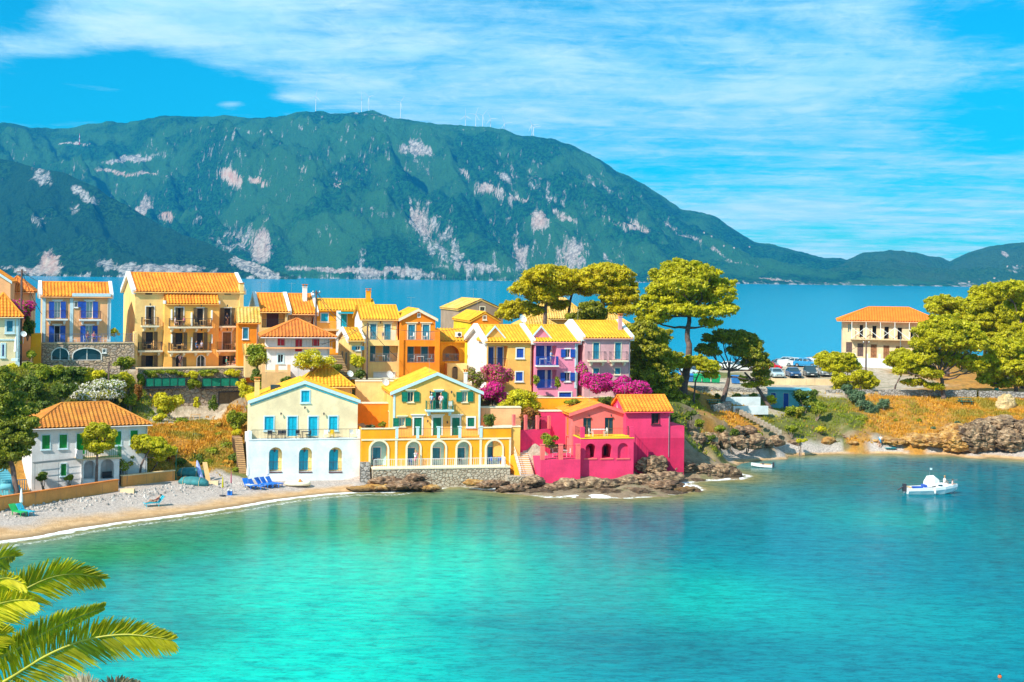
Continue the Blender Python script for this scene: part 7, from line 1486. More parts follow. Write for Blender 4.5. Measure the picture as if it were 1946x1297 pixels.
    for k, (u, v, ru, rv, m) in enumerate(((290, 711, 30, 9, SHR), (330, 709, 22, 7, SHR), (365, 712, 18, 8, SHRY), (400, 709, 26, 7, SHR), (444, 710, 24, 8, SHRY), (368, 730, 16, 12, SHR), (268, 722, 8, 14, SHR))):
        s('creeper hanging over the brown retaining wall, %s' % ('at its left end', 'left of its middle', 'in its middle, upper clump', 'right of its middle', 'at its right end', 'in its middle, lower clump', 'down its left corner')[k], u, v, 164.8+(u-262)*.024, ru, rv, m, 2400, .12, onground=False, group='creepers on the retaining wall', name='creeper', cat='creeper', stems=False, ry=.7)
    s('big yellow green bush at the foot of the retaining wall', 316, 768, 161.5, 32, 24, SHRY, 8500, .13, lumps=14)
    s('green bush left of the yellow one at the wall foot', 296, 788, 160, 16, 13, SHR, 2600, .12)
    s('small yellow creeper on the retaining wall', 374, 765, 164.6, 7, 13, SHRY, 900, .11, onground=False, stems=False, ry=.5)
    s('dark creeper left of the wooden gate', 405, 765, 165.4, 9, 22, SHRD, 1600, .11, onground=False, stems=False, ry=.5)
    s('yellow shrub hanging over the right end of the brown wall', 462, 730, 165.5, 13, 10, SHRY, 1500, .12, onground=False)
    for k, a in enumerate(((372, 832, 154, 15, 8, 'b'), (415, 830, 155, 17, 10, 'm'), (430, 850, 153, 14, 10, 'm'), (352, 848, 152, 9, 7, 'y'), (402, 862, 151.5, 18, 11, 'm'), (375, 872, 150, 20, 12, 'd'), (345, 878, 149, 12, 9, 'd'), (450, 822, 155, 8, 8, 'y'), (446, 870, 150.5, 12, 9, 'd'), (410, 890, 149, 20, 10, 'd'), (440, 897, 148.5, 16, 9, 'm'), (318, 868, 148.5, 18, 10, 'r'))):
        s('%s shrub on the golden slope beside the beach house' % ('pale upper', 'leafy upper right', 'leafy right', 'little yellow', 'bright middle', 'dark middle', 'dark left', 'small yellow right', 'dark low right', 'dark green low', 'green lowest', 'reddish left')[k], *a[:5], {'m': SHR, 'd': SHRD, 'y': SHRY, 'b': SHRB, 'r': RUST}[a[5]], 1900, .12, group='shrubs on the golden slope')
    for k, a in enumerate(((330, 812, 156, 20, 8), (365, 815, 156, 22, 8), (405, 808, 157.5, 24, 11), (425, 815, 157, 18, 10), (300, 828, 153, 18, 10), (335, 838, 152.5, 20, 9), (385, 848, 153, 16, 8), (420, 905, 148, 12, 4), (445, 838, 154, 12, 8), (430, 880, 150, 14, 7), (440, 800, 158.5, 14, 9))):
        s('%s golden dry bush on the slope' % ('upper left', 'upper', 'tall upper middle', 'upper right', 'left', 'middle left', 'middle', 'lowest', 'right', 'lower right', 'top right')[k], *a, DRY, 2200, .13, group='dry bushes on the golden slope', cat='dry bush', name='dry_bush')
    s('small tree in the white house garden, left', 85, 907, 137.2, 20, 9, SHRD, 2200, .1, group='garden shrubs'); s('low shrub in the white house garden under the window', 132, 908, 138, 12, 7, SHR, 1200, .1, group='garden shrubs')
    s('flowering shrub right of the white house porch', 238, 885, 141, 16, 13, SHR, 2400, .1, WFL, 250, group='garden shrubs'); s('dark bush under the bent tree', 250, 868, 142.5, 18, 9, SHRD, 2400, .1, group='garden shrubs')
    for k, a in enumerate(((300, 795, 158.5, 18, 9, 'y'), (345, 800, 158.5, 14, 7, 'm'), (270, 815, 155, 14, 12, 'r'), (300, 845, 150.5, 16, 9, 'd'), (330, 860, 150, 15, 9, 'm'), (395, 880, 149.6, 16, 8, 'm'), (478, 770, 158.5, 10, 10, 'm'), (548, 722, 158.5, 16, 8, 'd'), (640, 700, 160, 10, 10, 'm'), (655, 735, 158.5, 14, 7, 'y'), (262, 750, 160.5, 9, 22, 'r'), (500, 735, 160, 16, 9, 'm'), (905, 765, 159, 14, 12, 'd'), (955, 775, 158, 12, 9, 'm'), (1090, 765, 158.5, 20, 6, 'm'), (1150, 762, 159.5, 26, 9, 'd'), (1215, 765, 161, 22, 10, 'm'))):
        s('%s bush %s' % (('yellow', 'low green', 'rusty', 'dark', 'leafy', 'green beachside', 'slim green', 'shaded', 'small green', 'yellow', 'tall rusty', 'low green', 'dark', 'small green', 'low', 'long dark', 'leafy')[k], ('under the big yellow green one', 'at the bend of the path', 'behind the white house roof end', 'at the left of the golden slope', 'right of the bent tree', 'above the covered boats', 'at the cream house gable', 'below the peach terrace wall', 'at the foot of the worn stairs', 'by the pyramid roof', 'at the left end of the brown wall', 'under the lemon tree', 'below the pink bougainvillea', 'beside the lime green tree', 'on the ochre terrace wall under the candy pink house', 'under the magenta bougainvillea', 'behind the pink annex roof')[k]), *a[:5], {'m': SHR, 'd': SHRD, 'y': SHRY, 'r': RUST}[a[5]], 2000, .12, group='bushes between the houses', lumps=10)
    # centre right slope and inlet
    for k, a in enumerate(((1530, 755, 193, 26, 18, 'd'), (1510, 780, 189, 22, 12, 'm'), (1550, 775, 189, 24, 14, 'm'), (1625, 752, 197, 22, 14, 'b'), (1650, 775, 193, 28, 20, 'b'), (1610, 738, 200, 14, 8, 'b'), (1680, 768, 194, 14, 12, 'b'), (1640, 795, 189, 16, 8, 'm'), (1310, 790, 171, 16, 10, 'd'), (1330, 805, 170, 14, 8, 'm'), (1370, 815, 170.5, 14, 7, 'm'), (1395, 822, 172, 12, 7, 'd'), (1440, 825, 178, 12, 6, 'm'), (1505, 815, 181, 14, 8, 'm'), (1520, 838, 178, 14, 4, 'y'), (1560, 815, 183, 12, 5, 'y'), (1300, 768, 174, 16, 10, 'd'), (1325, 752, 186, 9, 5, 'm'), (1362, 754, 189, 8, 6, 'd'), (1400, 753, 192, 10, 5, 'm'), (1432, 752, 194, 8, 5, 'm'), (1315, 868, 165, 12, 5, 'm'), (1278, 790, 165, 14, 12, 'd'), (1420, 842, 174, 12, 5, 'm'), (1350, 832, 168, 12, 5, 'd'))):
        nm = ('dark tall', 'low green', 'rounded green', 'grey blue upper', 'large grey blue', 'small grey blue', 'right grey blue', 'low yellowish', 'dark', 'bright', 'small bright', 'dark small', 'bright low', 'grassy green', 'low grassy', 'flat grassy', 'dark high', 'tiny upper', 'tiny dark', 'tiny middle', 'tiny right', 'low waterside', 'dark left', 'low bright', 'dark low')[k]
        pl = 'by the blue hut' if k < 3 else 'below the low pines' if k < 8 else 'on the slope above the small inlet' if k < 16 or k > 20 else 'at the dry stone wall'
        s('%s shrub %s' % (nm, pl), *a[:5], {'m': SHR, 'd': SHRD, 'y': SHRY, 'b': SHRB}[a[5]], 3600 if a[3] > 20 else 1500, .14, group='shrubs round the small inlet', lumps=11)
    s('creeper clump left on the white retaining wall', 1655, 694, 237.3, 4, 7, SHR, 300, .2, onground=False, stems=False, group='creepers on the white wall', name='creeper', cat='creeper'); s('round creeper right on the white retaining wall', 1681, 697, 237.3, 7, 8, SHR, 600, .2, onground=False, stems=False, group='creepers on the white wall', name='creeper', cat='creeper')
    s('green bush behind the blue house terrace railing', 217, 632, 170, 11, 8, SHRY, 900, .13, group='terrace plants'); s('bush at the foot of the yellow cottage steps', 60, 674, 160, 12, 10, SHR, 1500, .12, group='terrace plants'); s('red flowering plant beside the closed parasol', 33, 655, 160, 9, 15, SHR, 900, .12, leafmat('red flowers', (.6, .05, .02), (.7, .1, .05)), 120, group='terrace plants')
    for k, (u, v, Y, r, m) in enumerate(((1770, 815, 187, 9, 'b'), (1745, 800, 190, 7, 'm'), (1820, 805, 189, 8, 'b'), (1850, 812, 189, 7, 'y'), (1700, 800, 190, 7, 'm'), (1880, 800, 192, 8, 'b'))):
        s('%s tuft on the ochre slope under the spreading pine' % ('grey green first', 'green', 'grey green middle', 'yellow', 'green leftmost', 'grey green last')[k], u, v, Y, r, r*.55, {'m': SHR, 'y': SHRY, 'b': SHRB}[m], 420, .12, group='tufts on the ochre slope', stems=False)

def make_grass():
    """dry grass over the slopes: blades in tufts"""
    rs = np.random.RandomState(44); V = []; cols = []
    for name, boxes, n, mat, hgt, kind in (('dry_grass', [(-42, -26, 143, 163), (26, 78, 176, 205), (60, 84, 180, 206)], 34000, DRY, .30, 1), ('green_grass', [(-66, -36, 144, 164), (10, 62, 160, 204)], 30000, SHR, .26, 2)):
        P_ = []
        for k in range(n):
            b = boxes[rs.randint(len(boxes))]; x, y = rs.uniform(b[0], b[1]), rs.uniform(b[2], b[3])
            z = ground(x, y)
            if z < 1.15: continue
            P_.append((x, y, z-.05))
        P_ = np.array(P_)
        cpa = np.array([(x, y, k) for x, y, z, k in CP]); d2 = (P_[:, None, 0]-cpa[None, :, 0])**2+(P_[:, None, 1]-cpa[None, :, 1])**2
        kk = cpa[d2.argmin(1), 2]; P_ = P_[(kk == kind) | (rs.rand(len(kk)) < .04)]
        m = len(P_); reps = 4; B = np.repeat(P_, reps, 0)+rs.randn(m*reps, 3)*[.13, .13, .02]; h = hgt*(.5+rs.rand(m*reps)); a = rs.rand(m*reps)*6.28
        w_ = .05+.05*rs.rand(m*reps); d = np.stack([np.cos(a)*w_, np.sin(a)*w_, a*0], 1); tip = B+np.stack([rs.randn(m*reps)*.12, rs.randn(m*reps)*.12, h], 1)
        Vv = np.stack([B-d, B+d, tip], 1).reshape(-1, 3); o = npmesh(name, Vv, np.arange(len(Vv)).reshape(-1, 3), mat); tag(o, 'short dry golden grass on the slopes' if kind == 1 else 'short green grass and weeds on the slopes', 'grass', None, 'stuff')

# ------------------------------------------------------------------ rocks
from mathutils import noise as mnoise
import bmesh
ROCKM = rock('shore rock', (.08, .04, .02), (.34, .19, .10), (.66, .48, .33), .9)
ROCKG = rock('grey limestone', (.08, .045, .026), (.42, .27, .15), (.84, .62, .40), .8)
ROCKO = rock('ochre cliff rock', (.28, .12, .03), (.62, .34, .08), (.72, .52, .28), .5)
def boulder(label, c, r, mat, seed, group, rz=0., rough=.42, sub=4, name='rock', flat=True):
    bm = bmesh.new(); bmesh.ops.create_icosphere(bm, subdivisions=sub, radius=1.)
    off = Vector((seed*3.7, seed*1.3, seed*7.1)); co = math.cos(rz); si = math.sin(rz)
    for v in bm.verts:
        p = v.co.copy(); q = Vector((p.x*r[0], p.y*r[1], p.z*r[2]))
        n = mnoise.multi_fractal(q*.55+off, .9, 2.1, 4)*.32+mnoise.noise(q*.35+off)*.8
        q3 = Vector((q.x*.7+q.z*.8, q.y*.8, q.z*2.0))+off
        rdg = mnoise.ridged_multi_fractal(q3*.9, .9, 2.3, 5, 1., 2.)-1.1
        cr = mnoise.voronoi(q*1.1+off)[0]; crk = min(1., (cr[1]-cr[0])*2.2)
        k = .92+rough*(n-.35)+rough*.48*rdg+rough*.38*(crk-.8)
        v.co = q*max(.35, k)
    me = bpy.data.meshes.new(name); bm.to_mesh(me); bm.free(); me.materials.append(mat)
    o = bpy.data.objects.new(name, me); COL.objects.link(o); o.location = c; o.rotation_euler = (0, 0, rz); tag(o, label, 'rock', group); return o
def make_rocks():
    # photo centre, radii in pixels, depth: the shore under the houses
    g_ = 'shore rocks'
    L = [(735, 917, 30, 13, 145.6, 'm', 'brown rock at the left end of the sea wall'), (775, 922, 36, 12, 145.2, 'm', 'long brown rock under the sea wall'), (715, 926, 26, 7, 144.6, 'o', 'flat orange rock at the beach end'), (790, 908, 24, 10, 146.0, 'm', 'upper brown rock against the sea wall'), (690, 927, 22, 5, 144.8, 'o', 'thin flat rock in front of the white house'),
         (815, 927, 22, 7, 144.9, 'o', 'small ochre rock under the sea wall'), (900, 916, 22, 7, 146.6, 'o', 'ochre rock at the sea wall right end'), (935, 920, 26, 9, 146.0, 'm', 'brown rock below the landing'), (975, 928, 30, 10, 145.8, 'm', 'dark rock at the foot of the stairway'), (1012, 916, 24, 12, 147.4, 'g', 'pale rounded boulder beside the pink terrace wall'),
         (1015, 936, 30, 8, 145.2, 'm', 'low wet rock left of the pink house'), (1050, 930, 30, 11, 146.3, 'm', 'ridged rock under the pink terrace wall'), (1090, 922, 30, 14, 147.4, 'g', 'pale crumpled rock under the pink wall corner'), (1105, 938, 34, 9, 145.6, 'm', 'dark wet rock in front of the pink house'), (1140, 920, 30, 14, 147.8, 'g', 'big pale rock under the three arches'),
         (1160, 936, 34, 10, 146., 'm', 'long brown rock in front of the three arches'), (1185, 918, 30, 13, 148.6, 'g', 'pale lumpy rock at the pink house corner'), (1225, 912, 32, 13, 150., 'g', 'pale rock right of the pink house'), (1215, 936, 36, 10, 146.2, 'm', 'brown rock right of the arches'), (1260, 925, 34, 12, 148.4, 'm', 'brown ridge rock left of the point'),
         (1275, 938, 30, 7, 146.2, 'm', 'low wet rock near the point'), (1305, 930, 28, 8, 148., 'o', 'ochre edged rock at the low point'), (1330, 935, 10, 4, 147.2, 'm', 'last small rock at the low point'), (1060, 945, 16, 4, 144.4, 'm', 'small wet rock in the foam'), (1145, 951, 14, 4, 143.6, 'm', 'tiny wet rock in the surf'),
         (1235, 885, 32, 20, 155., 'd', 'large grey mound with scrub right of the pink house'), (1285, 885, 34, 18, 157., 'g', 'grey mound under the magenta wing'), (1330, 896, 32, 15, 158.2, 'g', 'grey ridge running out to the point'), (1372, 896, 22, 17, 158.4, 'g', 'upright pale rock on the point'), (1396, 900, 15, 12, 158.4, 'm', 'brown cone shaped rock at the tip of the point'),
         (1265, 905, 34, 10, 153.5, 'g', 'grey rock shelf between the two points'), (1320, 915, 26, 6, 155.5, 'm', 'low brown shelf under the point')]
    for k, (u, v, ru, rv, Y, m, l) in enumerate(L):
        c = P(u, v+1, Y); s_ = Y/F; r = (ru*s_*1.25, min(ru*s_*.85, 1.9), rv*s_*1.05)
        boulder(l, c, r, {'m': ROCKM, 'o': ROCKO, 'g': ROCKG, 'd': ROCKG}[m], k+1, g_, R(10+rnd.uniform(-15, 15)), sub=5)
    L = [(1325, 835, 20, 16, 167.5, 'g'), (1352, 840, 18, 16, 168.5, 'g'), (1378, 835, 14, 18, 169.5, 'g'), (1400, 840, 20, 14, 171, 'g'), (1430, 840, 20, 14, 173.5, 'g'), (1455, 845, 18, 10, 176, 'g'), (1478, 838, 14, 10, 178, 'g'), (1505, 842, 16, 6, 180.5, 'g'), (1530, 842, 12, 4, 182, 'g'), (1305, 850, 14, 12, 165.5, 'g'), (1425, 822, 16, 12, 174.5, 'm'), (1405, 820, 14, 10, 173, 'm'), (1575, 838, 16, 6, 182.5, 'o'), (1598, 832, 14, 6, 184, 'm'), (1620, 842, 12, 4, 182.4, 'o')]
    nm = ('grey outcrop nearest the magenta wing', 'jagged grey outcrop', 'tall pale slab outcrop', 'rounded grey outcrop', 'grey outcrop with dark hollow', 'low grey outcrop', 'pitted grey outcrop beside the path steps', 'long low outcrop on the small beach', 'last low outcrop on the small beach', 'stony bank behind the magenta wing', 'brown spiky outcrop', 'brown outcrop', 'ochre earth lump', 'brown lump beside the ochre earth', 'flat ochre lump')
    for k, (u, v, ru, rv, Y, m) in enumerate(L):
        c = P(u, v, Y); s_ = Y/F; boulder('%s at the back of the small inlet' % nm[k], c, (ru*s_*1.15, ru*s_*.8, rv*s_*1.15), {'m': ROCKM, 'g': ROCKG, 'o': ROCKO}[m], 50+k, 'inlet outcrops', rnd.uniform(-.5, .5), name='outcrop')
    L = [(1690, 838, 50, 7, 184.5, 'o', 'low ochre bank over the small beach'), (1760, 838, 46, 14, 183.6, 'o', 'undercut ochre cliff above the beach'), (1815, 838, 34, 20, 182.4, 'o', 'ochre cliff with dark cracks'), (1855, 832, 40, 30, 182.0, 'g', 'tilted grey cliff slab beside the small cave'), (1915, 838, 34, 22, 181.5, 'g', 'grey cliff around the small cave'), (1960, 830, 34, 38, 182., 'g', 'grey cliff at the right edge'), (1900, 810, 50, 18, 185, 'g', 'brown grey rock band above the cave'), (1830, 818, 40, 12, 185.5, 'o', 'crumbly ochre rock band on the slope')]
    for k, (u, v, ru, rv, Y, m, l) in enumerate(L):
        c = P(u, v, Y); s_ = Y/F; boulder(l, c, (ru*s_*1.12, 3.0, rv*s_*1.15), {'o': ROCKO, 'g': ROCKG}[m], 80+k, 'cliffs on the right', R(-8), sub=6, name='cliff', rough=.26)
    t_ = boulder('pale gold chunk of broken masonry leaning on the slope at the right', P(1912, 775, 196), (1.7, 1.2, 2.2), rock('golden masonry', (.62, .40, .16), (.80, .60, .30), (.42, .30, .2), .8), 99, 'cliffs on the right', .4, rough=.25, name='broken_masonry'); t_['category'] = 'ruin'
    t_ = thing('dark_cave', 'small dark cave mouth in the grey cliff', 'cave', P(1903, 852, 180.4)); mb = MB(); mb.ball((0, .9, .0), 1.6, 1.0, 1.3, 14, 8); mb.build('hollow', DARK, t_)
    # loose stones
    for k, (u, v, r, l) in enumerate(((243, 935, 14, 'flat pale concrete block lying on the pebble beach'), (405, 920, 11, 'stack of grey slabs below the covered boats'), (585, 925, 4, 'small grey boulder beside the inflatable boat'), (1380, 770, 4, 'white stone near the picnic table'))):
        p = Pg(u, v); mb = MB(); s_ = p.y/F*r; mb.hexa([(-s_, -s_*.6, -.2), (s_, -s_*.7, -.2), (s_*.9, s_*.7, -.2), (-s_*.8, s_*.6, -.2), (-s_*.9, -s_*.5, .3), (s_*.95, -s_*.6, .26), (s_*.8, s_*.6, .32), (-s_*.7, s_*.5, .28)]); o = mb.build('stone_block', PL['conc']); o.location = p; tag(o, l, 'stone', 'loose stones')
    rs = np.random.RandomState(9)   # scattered small stones at the top of the beach: one loose mass
    V = []; Fc = []
    for k in range(900):
        u = rs.uniform(0, 470); v = np.interp(u, [0, 110, 225, 333, 460], [965, 953, 940, 920, 914])+abs(rs.randn())*9; p = Pg(u, v); r = .05+.16*rs.rand()**3
        q = [Vector((math.cos(a)*r*rs.uniform(.7, 1.2), math.sin(a)*r*rs.uniform(.7, 1.2), 0)) for a in (0, 1.3, 2.5, 3.8, 5.)]; n = len(V); V += [tuple(p+x) for x in q]+[tuple(p+x*.6+Vector((0, 0, r*.8))) for x in q]
        Fc += [(n+i, n+(i+1) % 5, n+5+(i+1) % 5, n+5+i) for i in range(5)]+[(n+5, n+6, n+7, n+8), (n+5, n+8, n+9, n+5)]
    me = bpy.data.meshes.new('pebbles'); me.from_pydata(V, [], [f if len(set(f)) == 4 else tuple(dict.fromkeys(f)) for f in Fc]); me.materials.append(paint('beach stones', (.42, .38, .35), .9, .5, .9)); o = bpy.data.objects.new('pebbles', me); COL.objects.link(o); tag(o, 'loose stones along the top of the pebble beach', 'pebbles', None, 'stuff')
# ================================================================== vehicles, boats, beach things, poles, turbines
def loft(mb, secs, close=True):
    """secs: lists of equal length of points"""
    n = len(secs[0]); vs = [p for s_ in secs for p in s_]
    fs = [(k*n+j, k*n+(j+1) % n, (k+1)*n+(j+1) % n, (k+1)*n+j) for k in range(len(secs)-1) for j in range(n)]
    if close: fs += [tuple(range(n-1, -1, -1)), tuple((len(secs)-1)*n+j for j in range(n))]
    mb.add(vs, fs)
def carpaint(name, c):
    if name in MATS: return MATS[name]
    m, t, b = newmat(name); b.inputs['Base Color'].default_value = (*c, 1); b.inputs['Roughness'].default_value = .3; b.inputs['Metallic'].default_value = .2; b.inputs['Coat Weight'].default_value = .6; MATS[name] = m; return m
TYRE = paint('tyre rubber', (.02, .02, .022), .9); LENS = paint('headlight lens', (.75, .78, .8), .2, .02); TAIL = paint('tail light', (.4, .01, .01), .3)
def car(label, u, v, Y, rz, col, suv=False):
    """nose along -y"""
    t_ = thing('parked_car', label, 'car', (0, 0, 0), rz, 'cars parked by the sea'); p = P(u, v, Y); p.z = ground(p.x, p.y)+.02; t_.location = p
    H = 1.65 if suv else 1.45; W_ = .87; mb = MB()
    def sec(y, w_, z0, z1, ch=.1): return [(-w_, y, z0), (w_, y, z0), (w_, y, z1-ch), (w_-ch, y, z1), (-w_+ch, y, z1), (-w_, y, z1-ch)]
    loft(mb, [sec(-2.08, W_*.8, .32, .62), sec(-2.0, W_*.94, .24, .74), sec(-1.3, W_, .22, .88), sec(-.75, W_, .22, .96), sec(1.2, W_, .22, .98), sec(1.9, W_*.96, .26, .95), sec(2.05, W_*.86, .34, .84)])
    body = mb.build('body', col, t_, smooth=False)
    cb = MB()
    def cs(y, w0, w1, z0, z1): return [(-w0, y, z0), (w0, y, z0), (w1, y, z1), (-w1, y, z1)]
    loft(cb, [cs(-.95, .78, .76, .9, .93), cs(-.25, .80, .62, .92, H-.06), cs(.9, .80, .62, .92, H-.05), cs(1.75 if suv else 1.6, .78, .66, .92, 1.12 if not suv else H-.3)]); cb.build('windows', GLASS, t_)
    rb = MB(); loft(rb, [cs(-.28, .64, .58, H-.075, H-.02), cs(.3, .66, .6, H-.05, H+.01), cs(1.1, .65, .58, H-.07, H-.02)])
    for sx in (-1, 1): rb.tube([(sx*.79, -.98, .94), (sx*.63, -.26, H-.05)], .035, 4); rb.tube([(sx*.63, .95, H-.05), (sx*.79, 1.7, .95)], .05, 4); rb.tube([(sx*.80, .35, .95), (sx*.64, .35, H-.05)], .03, 4)
    rb.build('roof', col, t_)
    for sx in (-1, 1):
        for y in (-1.3, 1.3):
            wb = MB(); wb.tube([(sx*(W_-.17), y, .31), (sx*(W_+.02), y, .31)], .31, 14); o = wb.build('wheel', TYRE, t_); rm = MB(); rm.tube([(sx*(W_+.021), y, .31), (sx*(W_+.035), y, .31)], .19, 10); rm.build('rim', STEEL, o)
        h_ = MB(); h_.hexa([(sx*.50, -2.07, .60), (sx*.78, -2.02, .62), (sx*.80, -1.86, .64), (sx*.52, -1.95, .6), (sx*.50, -2.03, .74), (sx*.78, -1.98, .76), (sx*.80, -1.82, .79), (sx*.52, -1.9, .74)]); h_.build('headlight', LENS, t_)
        h_ = MB(); h_.box(sx*.66-.12, 2.0, .66, sx*.66+.12, 2.07, .86); h_.build('tail_light', TAIL, t_)
        h_ = MB(); h_.box(sx*.95-.08, -.72, .96, sx*.95+.08, -.62, 1.08); h_.build('mirror', col, t_)
    gb = MB(); gb.box(-.42, -2.10, .42, .42, -2.04, .58); gb.build('grille', IRON, t_); nb = MB(); nb.box(-.25, -2.13, .34, .25, -2.105, .44); nb.build('number_plate', WHITE, t_)
    return t_
def make_cars():
    sil = carpaint('silver car paint', (.50, .62, .66)); blu = carpaint('navy car paint', (.02, .08, .20)); blk = carpaint('dark grey car paint', (.05, .08, .09)); red = carpaint('red car paint', (.60, .01, .02)); wh = carpaint('white car paint', (.78, .80, .80)); lb = carpaint('light blue car paint', (.03, .30, .60)); gr = carpaint('grey car paint', (.22, .25, .28))
    car('silver blue hatchback facing the camera at the left of the front row', 1475, 718, 220, R(3), sil); car('navy hatchback facing the camera, second in the front row', 1507.5, 718, 220.5, R(2), blu)
    car('dark off-road car facing the camera, third in the front row', 1539.5, 719, 221, R(-2), blk, True); car('grey car behind the low pine at the right of the front row', 1568, 719, 221.5, R(-4), gr)
    car('red car half hidden by the dark leaning pine', 1462, 708, 232, R(75), red); car('dark grey car in the back row, leftmost', 1488, 700, 240, R(60), gr, True); car('pale silver car in the back row', 1501, 701, 239, R(50), sil)
    car('white car in the back row', 1517, 703, 237, R(55), wh); car('bright blue car in the back row', 1532, 704, 236, R(60), lb); car('dark maroon car at the right end of the back row', 1548, 703, 238, R(60), carpaint('maroon car paint', (.15, .01, .03)))
    car('white van like car seen through the leaning pine branches', 1412, 702, 232, R(80), wh, True); car('white car left of the leaning pine', 1388, 703, 233, R(70), wh); car('pale car behind the tall pine trunk', 1314, 702, 231, R(40), sil)
    def bin_(label, u, v, Y, mat, rz=0):
        p = P(u, v, Y); p.z = ground(p.x, p.y); t_ = thing('rubbish_bin', label, 'rubbish bin', p, rz, 'rubbish containers by the road'); mb = MB(); mb.hexa([(-.55, -.4, .15), (.55, -.4, .15), (.55, .4, .15), (-.55, .4, .15), (-.66, -.5, 1.1), (.66, -.5, 1.1), (.66, .5, 1.1), (-.66, .5, 1.1)]); mb.build('bin_body', mat, t_)
        m2 = MB(); m2.hexa([(-.7, -.54, 1.102), (.7, -.54, 1.102), (.7, .54, 1.102), (-.7, .54, 1.102), (-.6, -.3, 1.3), (.6, -.3, 1.3), (.6, .4, 1.34), (-.6, .4, 1.34)]); m2.build('lid', mat, t_)
        for sx in (-1, 1): m3 = MB(); m3.tube([(sx*.45, -.3, .09), (sx*.52, -.3, .09)], .09, 8); m3.build('wheel', TYRE, t_)
    pb = paint('blue bin plastic', (.02, .16, .45), .5); pg = paint('green bin plastic', (.0, .32, .12), .5); pw = paint('brown bin plastic', (.25, .12, .06), .6)
    for l, u, m in (('blue container leftmost by the road', 1285, pb), ('brown container beside the blue one', 1297, pw), ('blue container right of the pine trunk', 1309, pb), ('green container, leftmost of the green ones', 1325, pg), ('green container, middle of the green ones', 1342, pg), ('green container, rightmost of the green ones', 1360, pg), ('small blue container near the white car', 1398, pb)): bin_(l, u, 724, 215, m)
    def picnic(label, u, v, Y, rz):
        p = P(u, v, Y); p.z = ground(p.x, p.y)+.05; t_ = thing('picnic_table', label, 'picnic table', p, rz, 'green picnic tables'); m = paint('green table paint', (.01, .16, .12), .6)
        mb = MB()
        for k in range(5): mb.box(-.95, -.38+k*.155, .73, .95, -.38+k*.155+.14, .77)
        mb.build('tabletop', m, t_)
        for s_ in (-1, 1): m2 = MB(); m2.box(-.95, s_*.72-.14, .43, .95, s_*.72+.14, .47); m2.build('seat', m, t_)
        for s_ in (-1, 1): m3 = MB(); m3.bar((s_*.7, -.75, 0), (s_*.7, -.25, .73), .05); m3.bar((s_*.7, .75, 0), (s_*.7, .25, .73), .05); m3.bar((s_*.7, -.75, .4), (s_*.7, .75, .4), .05); m3.build('leg_frame', m, t_)
    picnic('green picnic table left of the leaning pine', 1356, 766, 186, .2); picnic('green picnic table under the spreading pine on the ochre slope', 1834, 765, 197.5, .1)
    p = P(1894, 742, 203); p.z = ground(p.x, p.y); t_ = thing('litter_bin', 'small dark green litter bin by the wall at the right', 'litter bin', p); mb = MB(); mb.lathe((0, 0, 0), [(.05, 0), (.05, .4), (.28, .41), (.32, 1.2), (.28, 1.25)], 10); mb.build('bin_body', GREEN, t_)

